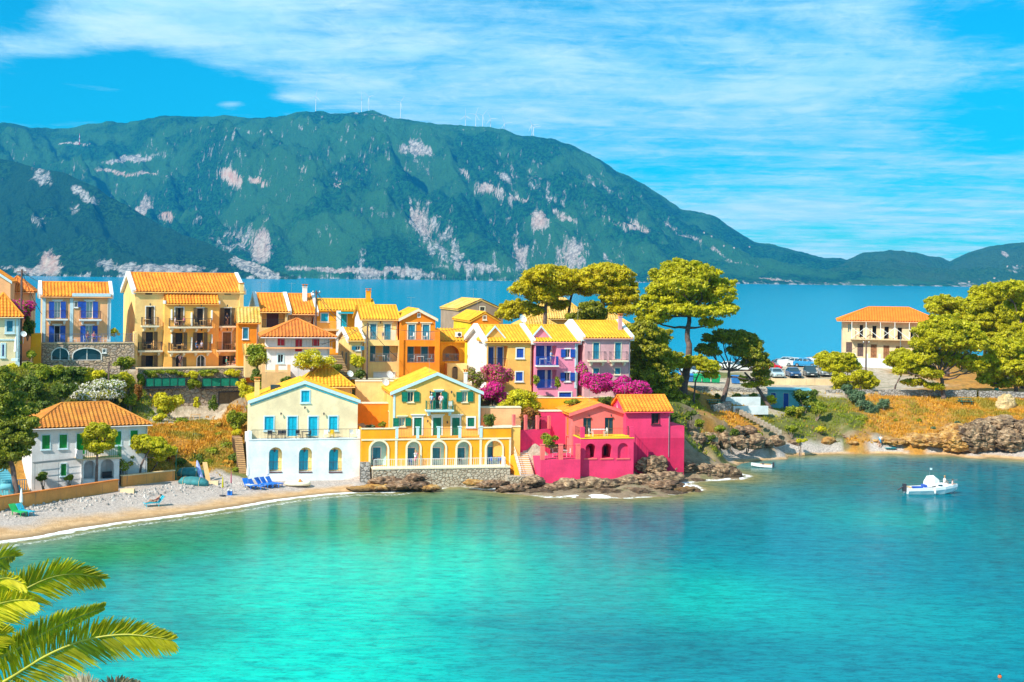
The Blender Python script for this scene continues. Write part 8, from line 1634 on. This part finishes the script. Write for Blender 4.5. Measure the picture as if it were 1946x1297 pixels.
def make_boats():
    GEL = paint('white gelcoat', (.80, .84, .86), .25, .03)
    p = G(1770, 938); t_ = thing('motor_boat', 'white motor boat with a canvas hood anchored in the bay', 'boat', p-Vector((0, 0, .0)), R(4)); mb = MB(); L_ = 5.4
    def hs(x, w_, zk, zs): return [(x, 0, zk), (x, -w_*.7, zk+.22), (x, -w_, zs-.28), (x, -w_*1.03, zs), (x, w_*1.03, zs), (x, w_, zs-.28), (x, w_*.7, zk+.22)]
    loft(mb, [hs(-2.7, .92, -.25, .62), hs(-1.5, 1.0, -.28, .66), hs(0, 1.02, -.26, .72), hs(1.2, .86, -.18, .82), hs(2.1, .5, .05, .92), hs(2.75, .14, .45, 1.0)]); mb.build('hull', GEL, t_)
    m2 = MB(); m2.box(-2.55, -.8, .63, -.7, .8, .64); m2.build('cockpit_floor', PL['sand'], t_); m3 = MB(); m3.box(-2.3, -.85, .66, -1.2, -.5, .82); m3.build('seat_cushion', BLUE, t_); m3 = MB(); m3.box(-.95, -.6, .7, -.5, .5, .92); m3.build('seat_cushion', BLUE, t_)
    m4 = MB(); loft(m4, [[(0.25, -.78, .70), (.25, .78, .70), (.25, .62, 1.15), (.25, -.62, 1.15)], [(1.1, -.66, .78), (1.1, .66, .78), (1.1, .4, 1.12), (1.1, -.4, 1.12)], [(2.0, -.32, .9), (2.0, .32, .9), (2.0, .15, .97), (2.0, -.15, .97)]]); c = m4.build('cabin', GEL, t_); m5 = MB(); m5.box(.45, -.75, .88, .9, -.69, 1.02); m5.build('porthole', GLASS, c)
    m6 = MB(); loft(m6, [[(x, -w_, z0), (x, -w_*.8, z1), (x, 0, z1+.1), (x, w_*.8, z1), (x, w_, z0)] for x, w_, z0, z1 in ((-.65, .7, .75, 1.2), (-.3, .74, .8, 1.75), (.15, .7, .9, 1.8), (.65, .55, 1.1, 1.45))]); m6.build('canvas_hood', paint('white canvas', (.8, .78, .78), .8), t_)
    m7 = MB(); pts = [(1.0, -.72, .85), (1.1, -.7, 1.25), (2.0, -.48, 1.35), (2.75, -.05, 1.4), (2.75, .05, 1.4), (2.0, .48, 1.35), (1.1, .7, 1.25), (1.0, .72, .85)]; m7.tube(pts, .02, 5); 
    for x, y in ((1.6, .6), (2.3, .35), (1.6, -.6), (2.3, -.35)): m7.bar((x, y, .85), (x, y, 1.33), .015)
    m7.build('bow_rail', STEEL, t_); m8 = MB(); m8.box(-3.05, -.2, .2, -2.72, .2, 1.0); m8.tube([(-3.0, 0, .7), (-3.6, 0, .35)], .08, 6); m8.build('outboard_motor', IRON, t_)
    m9 = MB(); m9.bar((-.2, 0, 1.8), (-.2, 0, 2.7), .015); m9.build('flag_pole', STEEL, t_); m9 = MB(); m9.box(-.20, -.01, 2.45, .05, .01, 2.65); m9.build('flag', TRIMB, t_)
    m9 = MB(); m9.ball((-.0, -1.1, .35), .11, .11, .28); m9.build('fender', WHITE, t_)
    person('person in pale clothes sitting on the bow of the white motor boat', p+Vector((1.35, -.05, .62)), R(100), 'sit', (.75, .7, .65), (.7, .65, .6), HAIRB, scale=.92, group='people on the boat'); 
    person('small seated figure at the very bow rail of the motor boat', p+Vector((2.2, .05, .55)), R(80), 'sit', (.7, .5, .45), (.6, .4, .35), HAIRD, scale=.7, group='people on the boat')
    p = G(1447, 888); t_ = thing('dinghy', 'small white open dinghy moored by the inlet', 'boat', p, R(-14)); mb = MB(); loft(mb, [hs(-1.25, .5, -.1, .32), hs(-.5, .58, -.12, .34), hs(.4, .5, -.1, .38), hs(1.2, .12, .1, .48)]); mb.build('hull', GEL, t_)
    t_.rotation_euler = (0, 0, R(168)); m2 = MB(); m2.box(-1.1, -.42, .345, .5, .42, .37); m2.build('inner_floor', PL['sand'], t_); m2 = MB(); m2.box(-.3, -.5, .38, -.05, .5, .42); m2.build('thwart', WOODP, t_)
    m3 = MB(); m3.box(-1.5, -.12, .1, -1.27, .12, .6); m3.build('outboard_motor', IRON, t_)
    def buoy(l, u, v, r, m): p = G(u, v); t_ = thing('buoy', l, 'buoy', p, 0, 'buoys'); mb = MB(); mb.ball((0, 0, r*.4), r, r, r, 12, 8); mb.build('float', m, t_, smooth=True); m2 = MB(); m2.bar((0, 0, r*1.3), (0, 0, r*1.9), .05, 6); m2.build('eye', IRON, t_)
    buoy('yellow buoy beside the white dinghy', 1464, 888, .2, paint('yellow buoy', (.85, .40, .0), .5)); buoy('orange red buoy at the bottom right of the bay', 1900, 1288, .11, paint('orange buoy', (.85, .12, .01), .5))
    # on the beach
    p = Pg(566, 924); t_ = thing('inflatable_boat', 'white and orange inflatable boat lying on the sand before the white house', 'inflatable boat', p+Vector((0, 0, .05)), R(6)); mb = MB()
    pts = [(1.15*math.cos(a), .62*math.sin(a), .22) for a in np.linspace(0, 6.283, 21)]; mb.tube(pts, .2, 8, False); mb.build('tube', paint('cream rubber', (.85, .75, .55), .5), t_, smooth=True)
    m2 = MB(); m2.box(-.9, -.42, .1, .9, .42, .16); m2.build('floor', paint('orange rubber', (.80, .30, .05), .6), t_); m3 = MB(); m3.tube([(.2, -.5, .46), (.2, .5, .46)], .14, 8); m3.build('seat', paint('orange rubber', (.8, .3, .05)), t_)
    TARP = paint('green tarpaulin', (.03, .20, .22), .7, .25, 2.)
    for k, (u, v, Y, l, w_) in enumerate(((364, 895, 150.6, 'upper boat wrapped in a green blue tarpaulin', 1.45), (368, 908, 149.4, 'lower boat wrapped in a green blue tarpaulin', 1.5))):
        p = Pg(u, v+13); t_ = thing('covered_boat', l, 'boat', (p.x, p.y, p.z-.1+(.0 if k else .25)), R(-8)); mb = MB(); secs = []
        for x, s_ in ((-1, .55), (-.8, .95), (-.2, 1.05), (.4, 1.), (.85, .7), (1., .3)): secs.append([(x*w_, -.5*s_, 0), (x*w_, -.62*s_, .4), (x*w_, -.3*s_, .75*s_+.05), (x*w_, .3*s_, .78*s_+.05), (x*w_, .62*s_, .4), (x*w_, .5*s_, 0)])
        loft(mb, secs); mb.build('tarpaulin', TARP, t_, smooth=True); m2 = MB()
        for x in (-.6, .5): m2.tube([(x*w_, -.66, .05), (x*w_, -.66, .42), (x*w_, -.3, .84), (x*w_, .3, .86), (x*w_, .66, .42)], .02, 4)
        m2.build('rope', PL['sand'], t_)
    t_ = thing('upturned_planks', 'grey wooden planks and a rolled sheet leaning beside the covered boats', 'planks', Pg(394, 917), R(15)); mb = MB(); mb.hexa([(-.1, 0, 0), (.35, 0, 0), (.35, .1, 0), (-.1, .1, 0), (-.45, 1.0, 1.9), (0, 1.0, 1.9), (0, 1.1, 1.9), (-.45, 1.1, 1.9)]); mb.build('plank', PL['sand'], t_); m2 = MB(); m2.tube([(-.5, .3, .1), (-.9, .9, 1.6), (-1.0, 1.0, 2.1)], [.22, .2, .05], 8); m2.build('rolled_sheet', paint('white blue sheet', (.35, .40, .75), .7, .3), t_)
    def lounger(l, u, v, rz, mat, g_, towel=None):
        p = Pg(u, v); t_ = thing('sun_lounger', l, 'sun lounger', p+Vector((0, 0, .02)), rz, g_); mb = MB(); mb.box(-.32, -1.0, .28, .32, .35, .34); mb.build('seat', mat, t_); m2 = MB(); m2.hexa([(-.32, .35, .27), (.32, .35, .27), (.32, .40, .34), (-.32, .40, .34), (-.32, .85, .85), (.32, .85, .85), (.32, .80, .90), (-.32, .80, .90)]); m2.build('backrest', mat, t_)
        for sx in (-1, 1):
            for y in (-.85, .3): m3 = MB(); m3.box(sx*.28-.03, y-.03, -.05, sx*.28+.03, y+.03, .279); m3.build('leg', mat, t_)
        if towel: m4 = MB(); m4.hexa([(-.3, -.7, .342), (.3, -.7, .342), (.3, .34, .342), (-.3, .34, .342), (-.3, -.7, .37), (.3, -.7, .37), (.3, .34, .37), (-.3, .34, .37)]); m4.build('towel', towel, t_)
        return t_
    BL = paint('blue plastic', (.01, .16, .62), .45); GRP = paint('green plastic', (.02, .42, .10), .45); LBL = paint('pale blue plastic', (.03, .45, .60), .45)
    G5 = 'sun loungers on the beach'
    for k, (u, v) in enumerate(((486, 929), (499, 926), (509, 925), (520, 924))): lounger('blue sun lounger near the white house, %s' % ('leftmost of the four plain ones', 'second from the left', 'third from the left', 'rightmost')[k], u, v, R(62), BL, G5)
    lounger('blue sun lounger draped with a pale striped towel', 473, 928, R(40), BL, G5, paint('pale striped towel', (.65, .7, .8), .9, .4, 12.))
    lounger('green sun lounger beside the closed white parasol', 33, 979, R(55), GRP, G5); lounger('blue sun lounger beside the green one', 47, 978, R(58), LBL, G5)
    lo = lounger('turquoise sun lounger carrying the sunbather', 294, 962, R(-58), LBL, G5); p = lo.location
    person('sunbather reclining on the turquoise lounger on the pebble beach', p+Vector((0, 0, .02)), R(-58), 'recline', (.5, .2, .1), (.1, .02, .02), HAIRD, bare=True, group='people on the beaches')
    q = Pg(1672, 851); person('person in blue shorts kneeling beside a turquoise towel on the small beach', q+Vector((0, 0, -.02)), R(150), 'bend', (.75, .62, .50), (.03, .25, .45), HAIRB, group='people on the beaches')
    q = Pg(1680, 852); t_ = thing('beach_towel', 'turquoise towel spread on the small beach', 'towel', q+Vector((.2, 0, .04))); mb = MB(); mb.box(-.1, -.35, 0, 1.3, .35, .02); mb.build('cloth', LBL, t_)
    def parasol(l, u, v, h_, col, g_='closed parasols', base=None, w_=.13):
        p = Pg(u, v); t_ = thing('parasol', l, 'parasol', p, 0, g_); mb = MB(); mb.bar((0, 0, 0), (0, 0, h_), .025, 6); mb.build('pole', STEEL, t_); m2 = MB(); m2.lathe((0, 0, 0), [(w_*.6, h_*.42), (w_*1.2, h_*.46), (w_, h_*.7), (w_*.5, h_*.95), (.01, h_*1.02)], 8); m2.build('canopy', col, t_)
        if base: m3 = MB(); m3.lathe((0, 0, 0), [(.32, 0), (.3, .08), (.06, .1)], 12); m3.build('base', base, t_)
    parasol('closed white parasol beside the green and blue loungers', 40, 976, 2.2, WHITE); parasol('closed white parasol beside the blue loungers', 471, 926, 2.6, WHITE, w_=.14); parasol('closed white parasol leaning at the white house wall', 509, 921, 2.3, WHITE)
    parasol('closed yellow green parasol on a round black base', 423, 943, 1.9, SHRY, base=IRON, w_=.08); parasol('thin closed red parasol beside the blue cool box', 439, 935, 2.0, paint('faded red cloth', (.45, .1, .15)), w_=.06)
    p = Pg(437, 941); t_ = thing('cool_box', 'blue and white box on the beach below the thin parasol', 'cool box', p); mb = MB(); mb.box(-.22, -.2, 0, .22, .2, .42); mb.build('box_body', BL, t_); m2 = MB(); m2.box(-.25, -.23, .421, .25, .23, .5); m2.build('lid', WHITE, t_)
    p = Pg(358, 918); t_ = thing('lamp_post', 'dark green lamp post at the end of the short ochre wall', 'lamp post', P(334, 915, 144.4)-Vector((0, 0, .3)), 0); mb = MB(); mb.lathe((0, 0, 0), [(.12, 0), (.1, .5), (.05, .7), (.04, 3.1), (.07, 3.2)], 8); mb.build('post', GREEN, t_); m2 = MB(); m2.lathe((0, 0, 3.2), [(.1, 0), (.17, .3), (.05, .45)], 6); m2.build('lantern', WHITE, t_)
    for k, (u, v, Y, l) in enumerate(((345, 765+44, 160, 'left'), (379, 805, 161.5, 'right'))): pass
    t_ = thing('goal_frame', 'weathered wooden frame standing beside the dry slope path', 'frame', P(356, 808, 160), R(8)); mb = MB(); mb.bar((.4, 0, -.6), (.4, 0, 1.2), .05); mb.bar((1.35, 0, -.6), (1.35, 0, 1.2), .05); mb.bar((.4, 0, 1.2), (1.35, 0, 1.2), .05); mb.bar((.4, 0, 1.1), (-.1, -.3, -.3), .05); mb.build('timber', PL['sand'], t_)
    for k, (u, v, l) in enumerate(((426, 781, 'left'), (456, 779, 'right'))):
        p = P(u, v+6, 164.2); t_ = thing('urn', '%s stone urn on a white pillar before the wooden gate' % l, 'urn', p-Vector((0, 0, .8)), 0, 'urns by the gate'); mb = MB(); mb.box(-.3, -.3, -1., .3, .3, .6); mb.build('pillar', PL['chalk'], t_); m2 = MB(); m2.lathe((0, 0, .6), [(.14, 0), (.08, .12), (.22, .4), (.3, .6), (.2, .62)], 10); m2.build('bowl', PL['peach'], t_)

def make_poles():
    def pole(label, u, vt, vb, Y, arms=True, r=.13, mat=WOODP, wires=()):
        b = P(u, vb, Y); t = P(u, vt, Y); b.z = min(b.z, ground(b.x, b.y)); t_ = thing('utility_pole', label, 'utility pole', b, 0, 'utility poles'); H = t.z-b.z; mb = MB(); mb.tube([(0, 0, -.2), (0, 0, H)], [r, r*.7], 7); mb.build('post', mat, t_)
        if arms: m2 = MB(); m2.box(-.5, -.06, H-.35, .5, .06, H-.25); m2.build('crossarm', mat, t_); m3 = MB(); [m3.lathe((x, 0, H-.25), [(.05, 0), (.07, .1), (.03, .2)], 6) for x in (-.4, 0.02, .4)]; m3.build('insulators', WHITE, t_)
        for k, (u2, v2, Y2, sag) in enumerate(wires):
            a = Vector((0, 0, H-.15)); e = P(u2, v2, Y2)-b; m4 = MB(); pts = [a.lerp(e, i/12)-Vector((0, 0, math.sin(math.pi*i/12)*sag)) for i in range(13)]; m4.tube(pts, .028, 4, False); m4.build('cable', IRON, t_)
    pole('tall telephone pole between the yellow cottage and the bougainvillea', 40, 512, 630, 161, True, .15, wires=((110, 540, 185, .6), (80, 598, 164, .4)))
    pole('telephone pole rising between the loggia house and the blue door house', 600, 552, 640, 173, True, .14, wires=((640, 610, 168, .3), (697, 640, 164, .8)))
    pole('telephone pole in front of the peach twin house', 697, 614, 741, 162, False, .13, wires=((885, 624, 166, .6), (600, 655, 163, .5), (500, 680, 165, .7), (755, 680, 168, .3)))
    pole('thin weathered pole on the green hillside above the white house roof', 206, 688, 768, 158, False, .12)
    pole('telegraph pole standing in front of the derelict building', 1645, 648, 742, 208, True, .15, wires=((1480, 690, 245, 1.5),))
    pole('slim steel lamp mast in front of the derelict building', 1710.5, 639, 700, 225, False, .07, STEEL)
    pole('white slim post beside the candy pink house', 1096, 712, 752, 161, False, .06, STEEL)

def make_turbines():
    WT = paint('turbine white', (.82, .84, .84), .5, .02)
    L = [(600, 213, 184, (75, 195, 315), 'turbine alone on the left summit'), (687, 217, 190, (0, 88, 180), 'turbine turned edge on'), (701, 215, 185, (135, 20, 262), 'turbine on the rocky top of the ridge'), (761, 224, 195, (165, 55, 285), 'turbine right of the rocky top'), (884.5, 243.5, 221, (90, 215, 330), 'turbine leftmost of the close cluster'), (904, 243.5, 218, (175, 70, 300), 'turbine second in the close cluster'),
         (917, 244, 220, (160, 50, 285), 'turbine third in the close cluster'), (932, 249, 226, (115, 358, 235), 'turbine fourth in the close cluster'), (959, 253, 235, (110, 5, 240), 'small turbine right of the cluster'), (1010.5, 259, 238, (115, 0, 245), 'turbine at the right end of the ridge'), (1014, 261, 243, (120, 10, 260), 'fainter turbine just behind the last one')]
    for u, vb, vh, ang, l in L:
        Y = float(np.interp(u, [-220, 600, 1100], [11500, 11200, 10800]))+10; b = P(u, vb+3, Y); hb = P(u, vh, Y); H = hb.z-b.z; t_ = thing('wind_turbine', 'white wind '+l, 'wind turbine', b, 0, 'wind turbines on the ridge')
        mb = MB(); mb.tube([(0, 0, -20), (0, 0, H)], [3., 2.], 8); mb.build('tower', WT, t_); m2 = MB(); m2.box(-3, -7, H-2.5, 3, 7, H+3); m2.build('nacelle', WT, t_)
        for a in ang:
            k = .10 if 'edge on' in l else 1.; d = Vector((math.cos(R(a))*k, -.25, math.sin(R(a)))); d.normalize(); m3 = MB(); c = Vector((0, -8, H)); m3.tube([c, c+d*18, c+d*62], [1.2, 1.9, .6], 5); m3.build('blade', WT, t_)
    u, vb, vt = 151, 273, 253; b = P(u, vb, 10500)
    b = P(u, vb+1, 9900); t_ = thing('radio_mast', 'red and white radio mast on a pale clearing of the far hill', 'radio mast', b, 0); H = (vb-vt)*9900/F
    for k in range(5): mb = MB(); mb.tube([(0, 0, H*k/5-(6 if k == 0 else 0)), (0, 0, H*(k+1)/5)], [4-.5*k, 3.5-.5*k], 6); mb.build('mast_section', WT if k % 2 else paint('mast red', (.6, .05, .05)), t_)
    # scattered far houses
    rs = np.random.RandomState(3); wm = paint('far house white', (.6, .56, .5)); rm = paint('far house roof', (.55, .25, .12)); first = None
    spots = [(1338, 443, 0), (1352, 450, 0), (1376, 468, 0), (1395, 472, 0), (1424, 470, 0), (1915, 507, 0), (1933, 506, 0), (1890, 530, 0), (1842, 537, 0)]
    from mathutils.bvhtree import BVHTree as BT
    trees = []
    dg = bpy.context.evaluated_depsgraph_get()
    for n in ('mountain', 'far_hill'):
        trees.append(BT.FromObject(bpy.data.objects[n], dg))
    for k, (u, v, Y) in enumerate(spots):
        best = None
        for t in trees:
            h = t.ray_cast(Vector((0, 0, CAMZ)), ray(u, v).normalized())
            if h[0] and (best is None or h[0].y < best.y): best = h[0]
        if best is None: continue
        if first is None:
            t_ = thing('distant_house', 'tiny pale house far away on the mountain side', 'house', best, 0, 'distant houses on the mountain side'); mb = MB(); mb.box(-5, -4, -8, 5, 4, 4.5); mb.build('wall', wm, t_); m2 = MB(); m2.hexa([(-6, -5, 4.51), (6, -5, 4.51), (6, 5, 4.51), (-6, 5, 4.51), (-3, -.1, 7), (3, -.1, 7), (3, .1, 7), (-3, .1, 7)]); m2.build('roof', rm, t_); first = t_
        else: t_ = copy_tree(first, best, rs.uniform(-1, 1))
        t_['label'] = 'tiny far house, '+('highest of the five on the long right slope', 'second highest of the five on the long right slope', 'middle one of the five on the long right slope', 'fourth of the five down the long right slope', 'last of the five on the long right slope', 'left of the pair high on the rightmost hill', 'right of the pair high on the rightmost hill', 'below the pair on the rightmost hill', 'nearest the water on the right shore')[k]

def make_palm():
    PALM = leafmat('palm leaflets', (.40, .40, .008), (.88, .78, .012), .45, 2.); PALY = leafmat('sunlit palm leaflets', (.75, .66, .01), (.93, .82, .02), .45, 2.); RACH = paint('palm rachis', (.42, .40, .04), .5, .15); DRYP = leafmat('dry palm leaflets', (.30, .26, .16), (.50, .42, .28), .3, 2.)
    rs = np.random.RandomState(12); Y = 19.
    root = P(-150, 1310, Y); t_ = thing('palm_tree', 'big date palm with bright arching fronds in the lower left foreground', 'palm tree', root-Vector((0, 0, 7.5)))
    mb = MB(); mb.tube([(0, 0, 0), (.1, .1, 2.5), (0, 0, 5), (0, 0, 7.7)], [.42, .36, .34, .42], 12); mb.build('trunk', WOODP, t_)
    o_ = t_.location
    def frond(path, wid, Yt, mat, ang=62, n=70, droop=.25, up=1., dn=1., leanz=0.):
        """path: photo pixels of the midrib from base to tip"""
        pts = [P(u, v, Y+(Yt-Y)*i/(len(path)-1))-o_ for i, (u, v) in enumerate(path)]
        def at(t):
            x = t*(len(pts)-1); i = min(int(x), len(pts)-2); f = x-i; p0, p1 = pts[max(i-1, 0)], pts[i]; p2, p3 = pts[i+1], pts[min(i+2, len(pts)-1)]
            return .5*((2*p1)+(-p0+p2)*f+(2*p0-5*p1+4*p2-p3)*f*f+(-p0+3*p1-3*p2+p3)*f**3)
        m1 = MB(); m1.tube([at(i/20) for i in range(21)], [.032*(1-.8*i/20) for i in range(21)], 6); fr = m1.build('frond', RACH, t_, smooth=True)
        V = []; 
        for side in (-1, 1):
            n_ = int(n*1.6)
            for k in range(n_):
                t = .04+.95*k/n_+rs.rand()*.004; p = at(t); tg = (at(min(1, t+.02))-at(max(0, t-.02))).normalized(); up_ = Vector((tg.z*-1, 0, tg.x)); up_ = (up_-tg*up_.dot(tg)).normalized()
                out = tg.cross(up_).normalized(); a = R(ang*(1-.45*t)+rs.randn()*5)
                sd_ = (up_*side*.9+out*(.45 if side > 0 else -.35)+Vector((0, 0, -.05))).normalized()
                d = (tg*math.cos(a)+sd_*math.sin(a)).normalized(); L_ = wid*(math.sin(math.pi*min(1, .16+.80*t))**.6)*(.9+.2*rs.rand())*(up if side > 0 else dn)
                w_ = .0140*(1+.4*rs.rand()); nn = d.cross(out).normalized()*w_; tw = out*w_*.6*(1 if rs.rand() < .5 else -1)
                q0 = p; q1 = p+d*L_*.5+Vector((0, 0, -droop*L_*.10)); q2 = p+d*L_*.97+Vector((0, 0, -droop*L_*.45))
                V += [q0-nn*.5, q0+nn*.5, q1+nn+tw, q1-nn-tw, q1-nn-tw, q1+nn+tw, q2+nn*.15, q2-nn*.15]
        V = np.array([tuple(x) for x in V]); npmesh('leaflets', V, np.arange(len(V)).reshape(-1, 4), mat, fr)
    frond([(-150, 1300), (-80, 1220), (-10, 1165), (40, 1125), (95, 1098), (145, 1091), (192, 1100)], .44, 19.6, PALM, 66, 85)
    frond([(-150, 1310), (-60, 1330), (20, 1288), (90, 1245), (160, 1217), (230, 1206), (285, 1210), (325, 1217)], .50, 18.6, PALM, 72, 120)
    frond([(-150, 1300), (-50, 1270), (30, 1235), (90, 1200), (145, 1175), (197, 1155)], .30, 20.4, PALM, 84, 100, .1, 1., .55)
    frond([(-150, 1300), (-90, 1180), (-40, 1090), (0, 1062), (28, 1058)], .36, 20.2, PALM, 70, 60)
    frond([(-150, 1290), (-90, 1210), (-30, 1160), (20, 1142), (60, 1140)], .42, 18.2, PALY, 60, 55)
    frond([(-150, 1300), (-80, 1200), (-30, 1120), (10, 1098), (45, 1110)], .34, 18.0, PALY, 55, 50)
    frond([(-150, 1320), (-90, 1260), (-30, 1215), (10, 1205)], .40, 19.2, PALY, 60, 50)
    frond([(-150, 1330), (-80, 1340), (0, 1330), (60, 1310)], .48, 18.9, PALM, 70, 60)
    r2 = P(190, 1420, 21.); t2 = thing('palm_tree', 'second palm showing only dry grey leaf tips at the bottom edge', 'palm tree', r2-Vector((0, 0, 6.4))); m_ = MB(); m_.tube([(0, 0, 0), (0, 0, 6.2)], [.3, .34], 10); m_.build('trunk', WOODP, t2)
    t_, o_, Y = t2, t2.location, 21.
    frond([(190, 1420), (185, 1350), (160, 1308), (120, 1296)], .30, 21.3, DRYP, 75, 60); frond([(190, 1420), (195, 1350), (215, 1305), (262, 1300)], .30, 20.8, DRYP, 75, 60)
    # the bank the palms grow from, below the picture
    xs = np.linspace(-30, 6, 30); ys = np.linspace(-6, 30, 30); X, Yg = np.meshgrid(xs, ys); Zg = 8.2+fbm(X*.2, Yg*.2, 4)*.5-np.clip(X+2, 0, 99)*1.2-np.clip(Yg-22, 0, 99)*1.4
    m, t, b = newmat('palm bank'); t.set(b.inputs['Base Color'], t.mix(t.noise(obco(t), 1., 5), (.20, .13, .07, 1), (.10, .12, .03, 1))); b.inputs['Roughness'].default_value = 1
    o = npmesh('bank', np.stack([X, Yg, Zg], -1).reshape(-1, 3), grid_faces(30, 30), m, smooth=True); struct(o)
build_ground(); make_terrain(); make_water(); make_mountains()
white_house(); yellow_house(); pink_house(); row_houses(); apartment(); blue_house(); left_edge(); green_house(); middle_houses(); ruin()
make_rocks(); plant_all(); make_grass(); make_cars(); make_boats(); make_poles(); make_turbines(); make_palm()
make_haze()
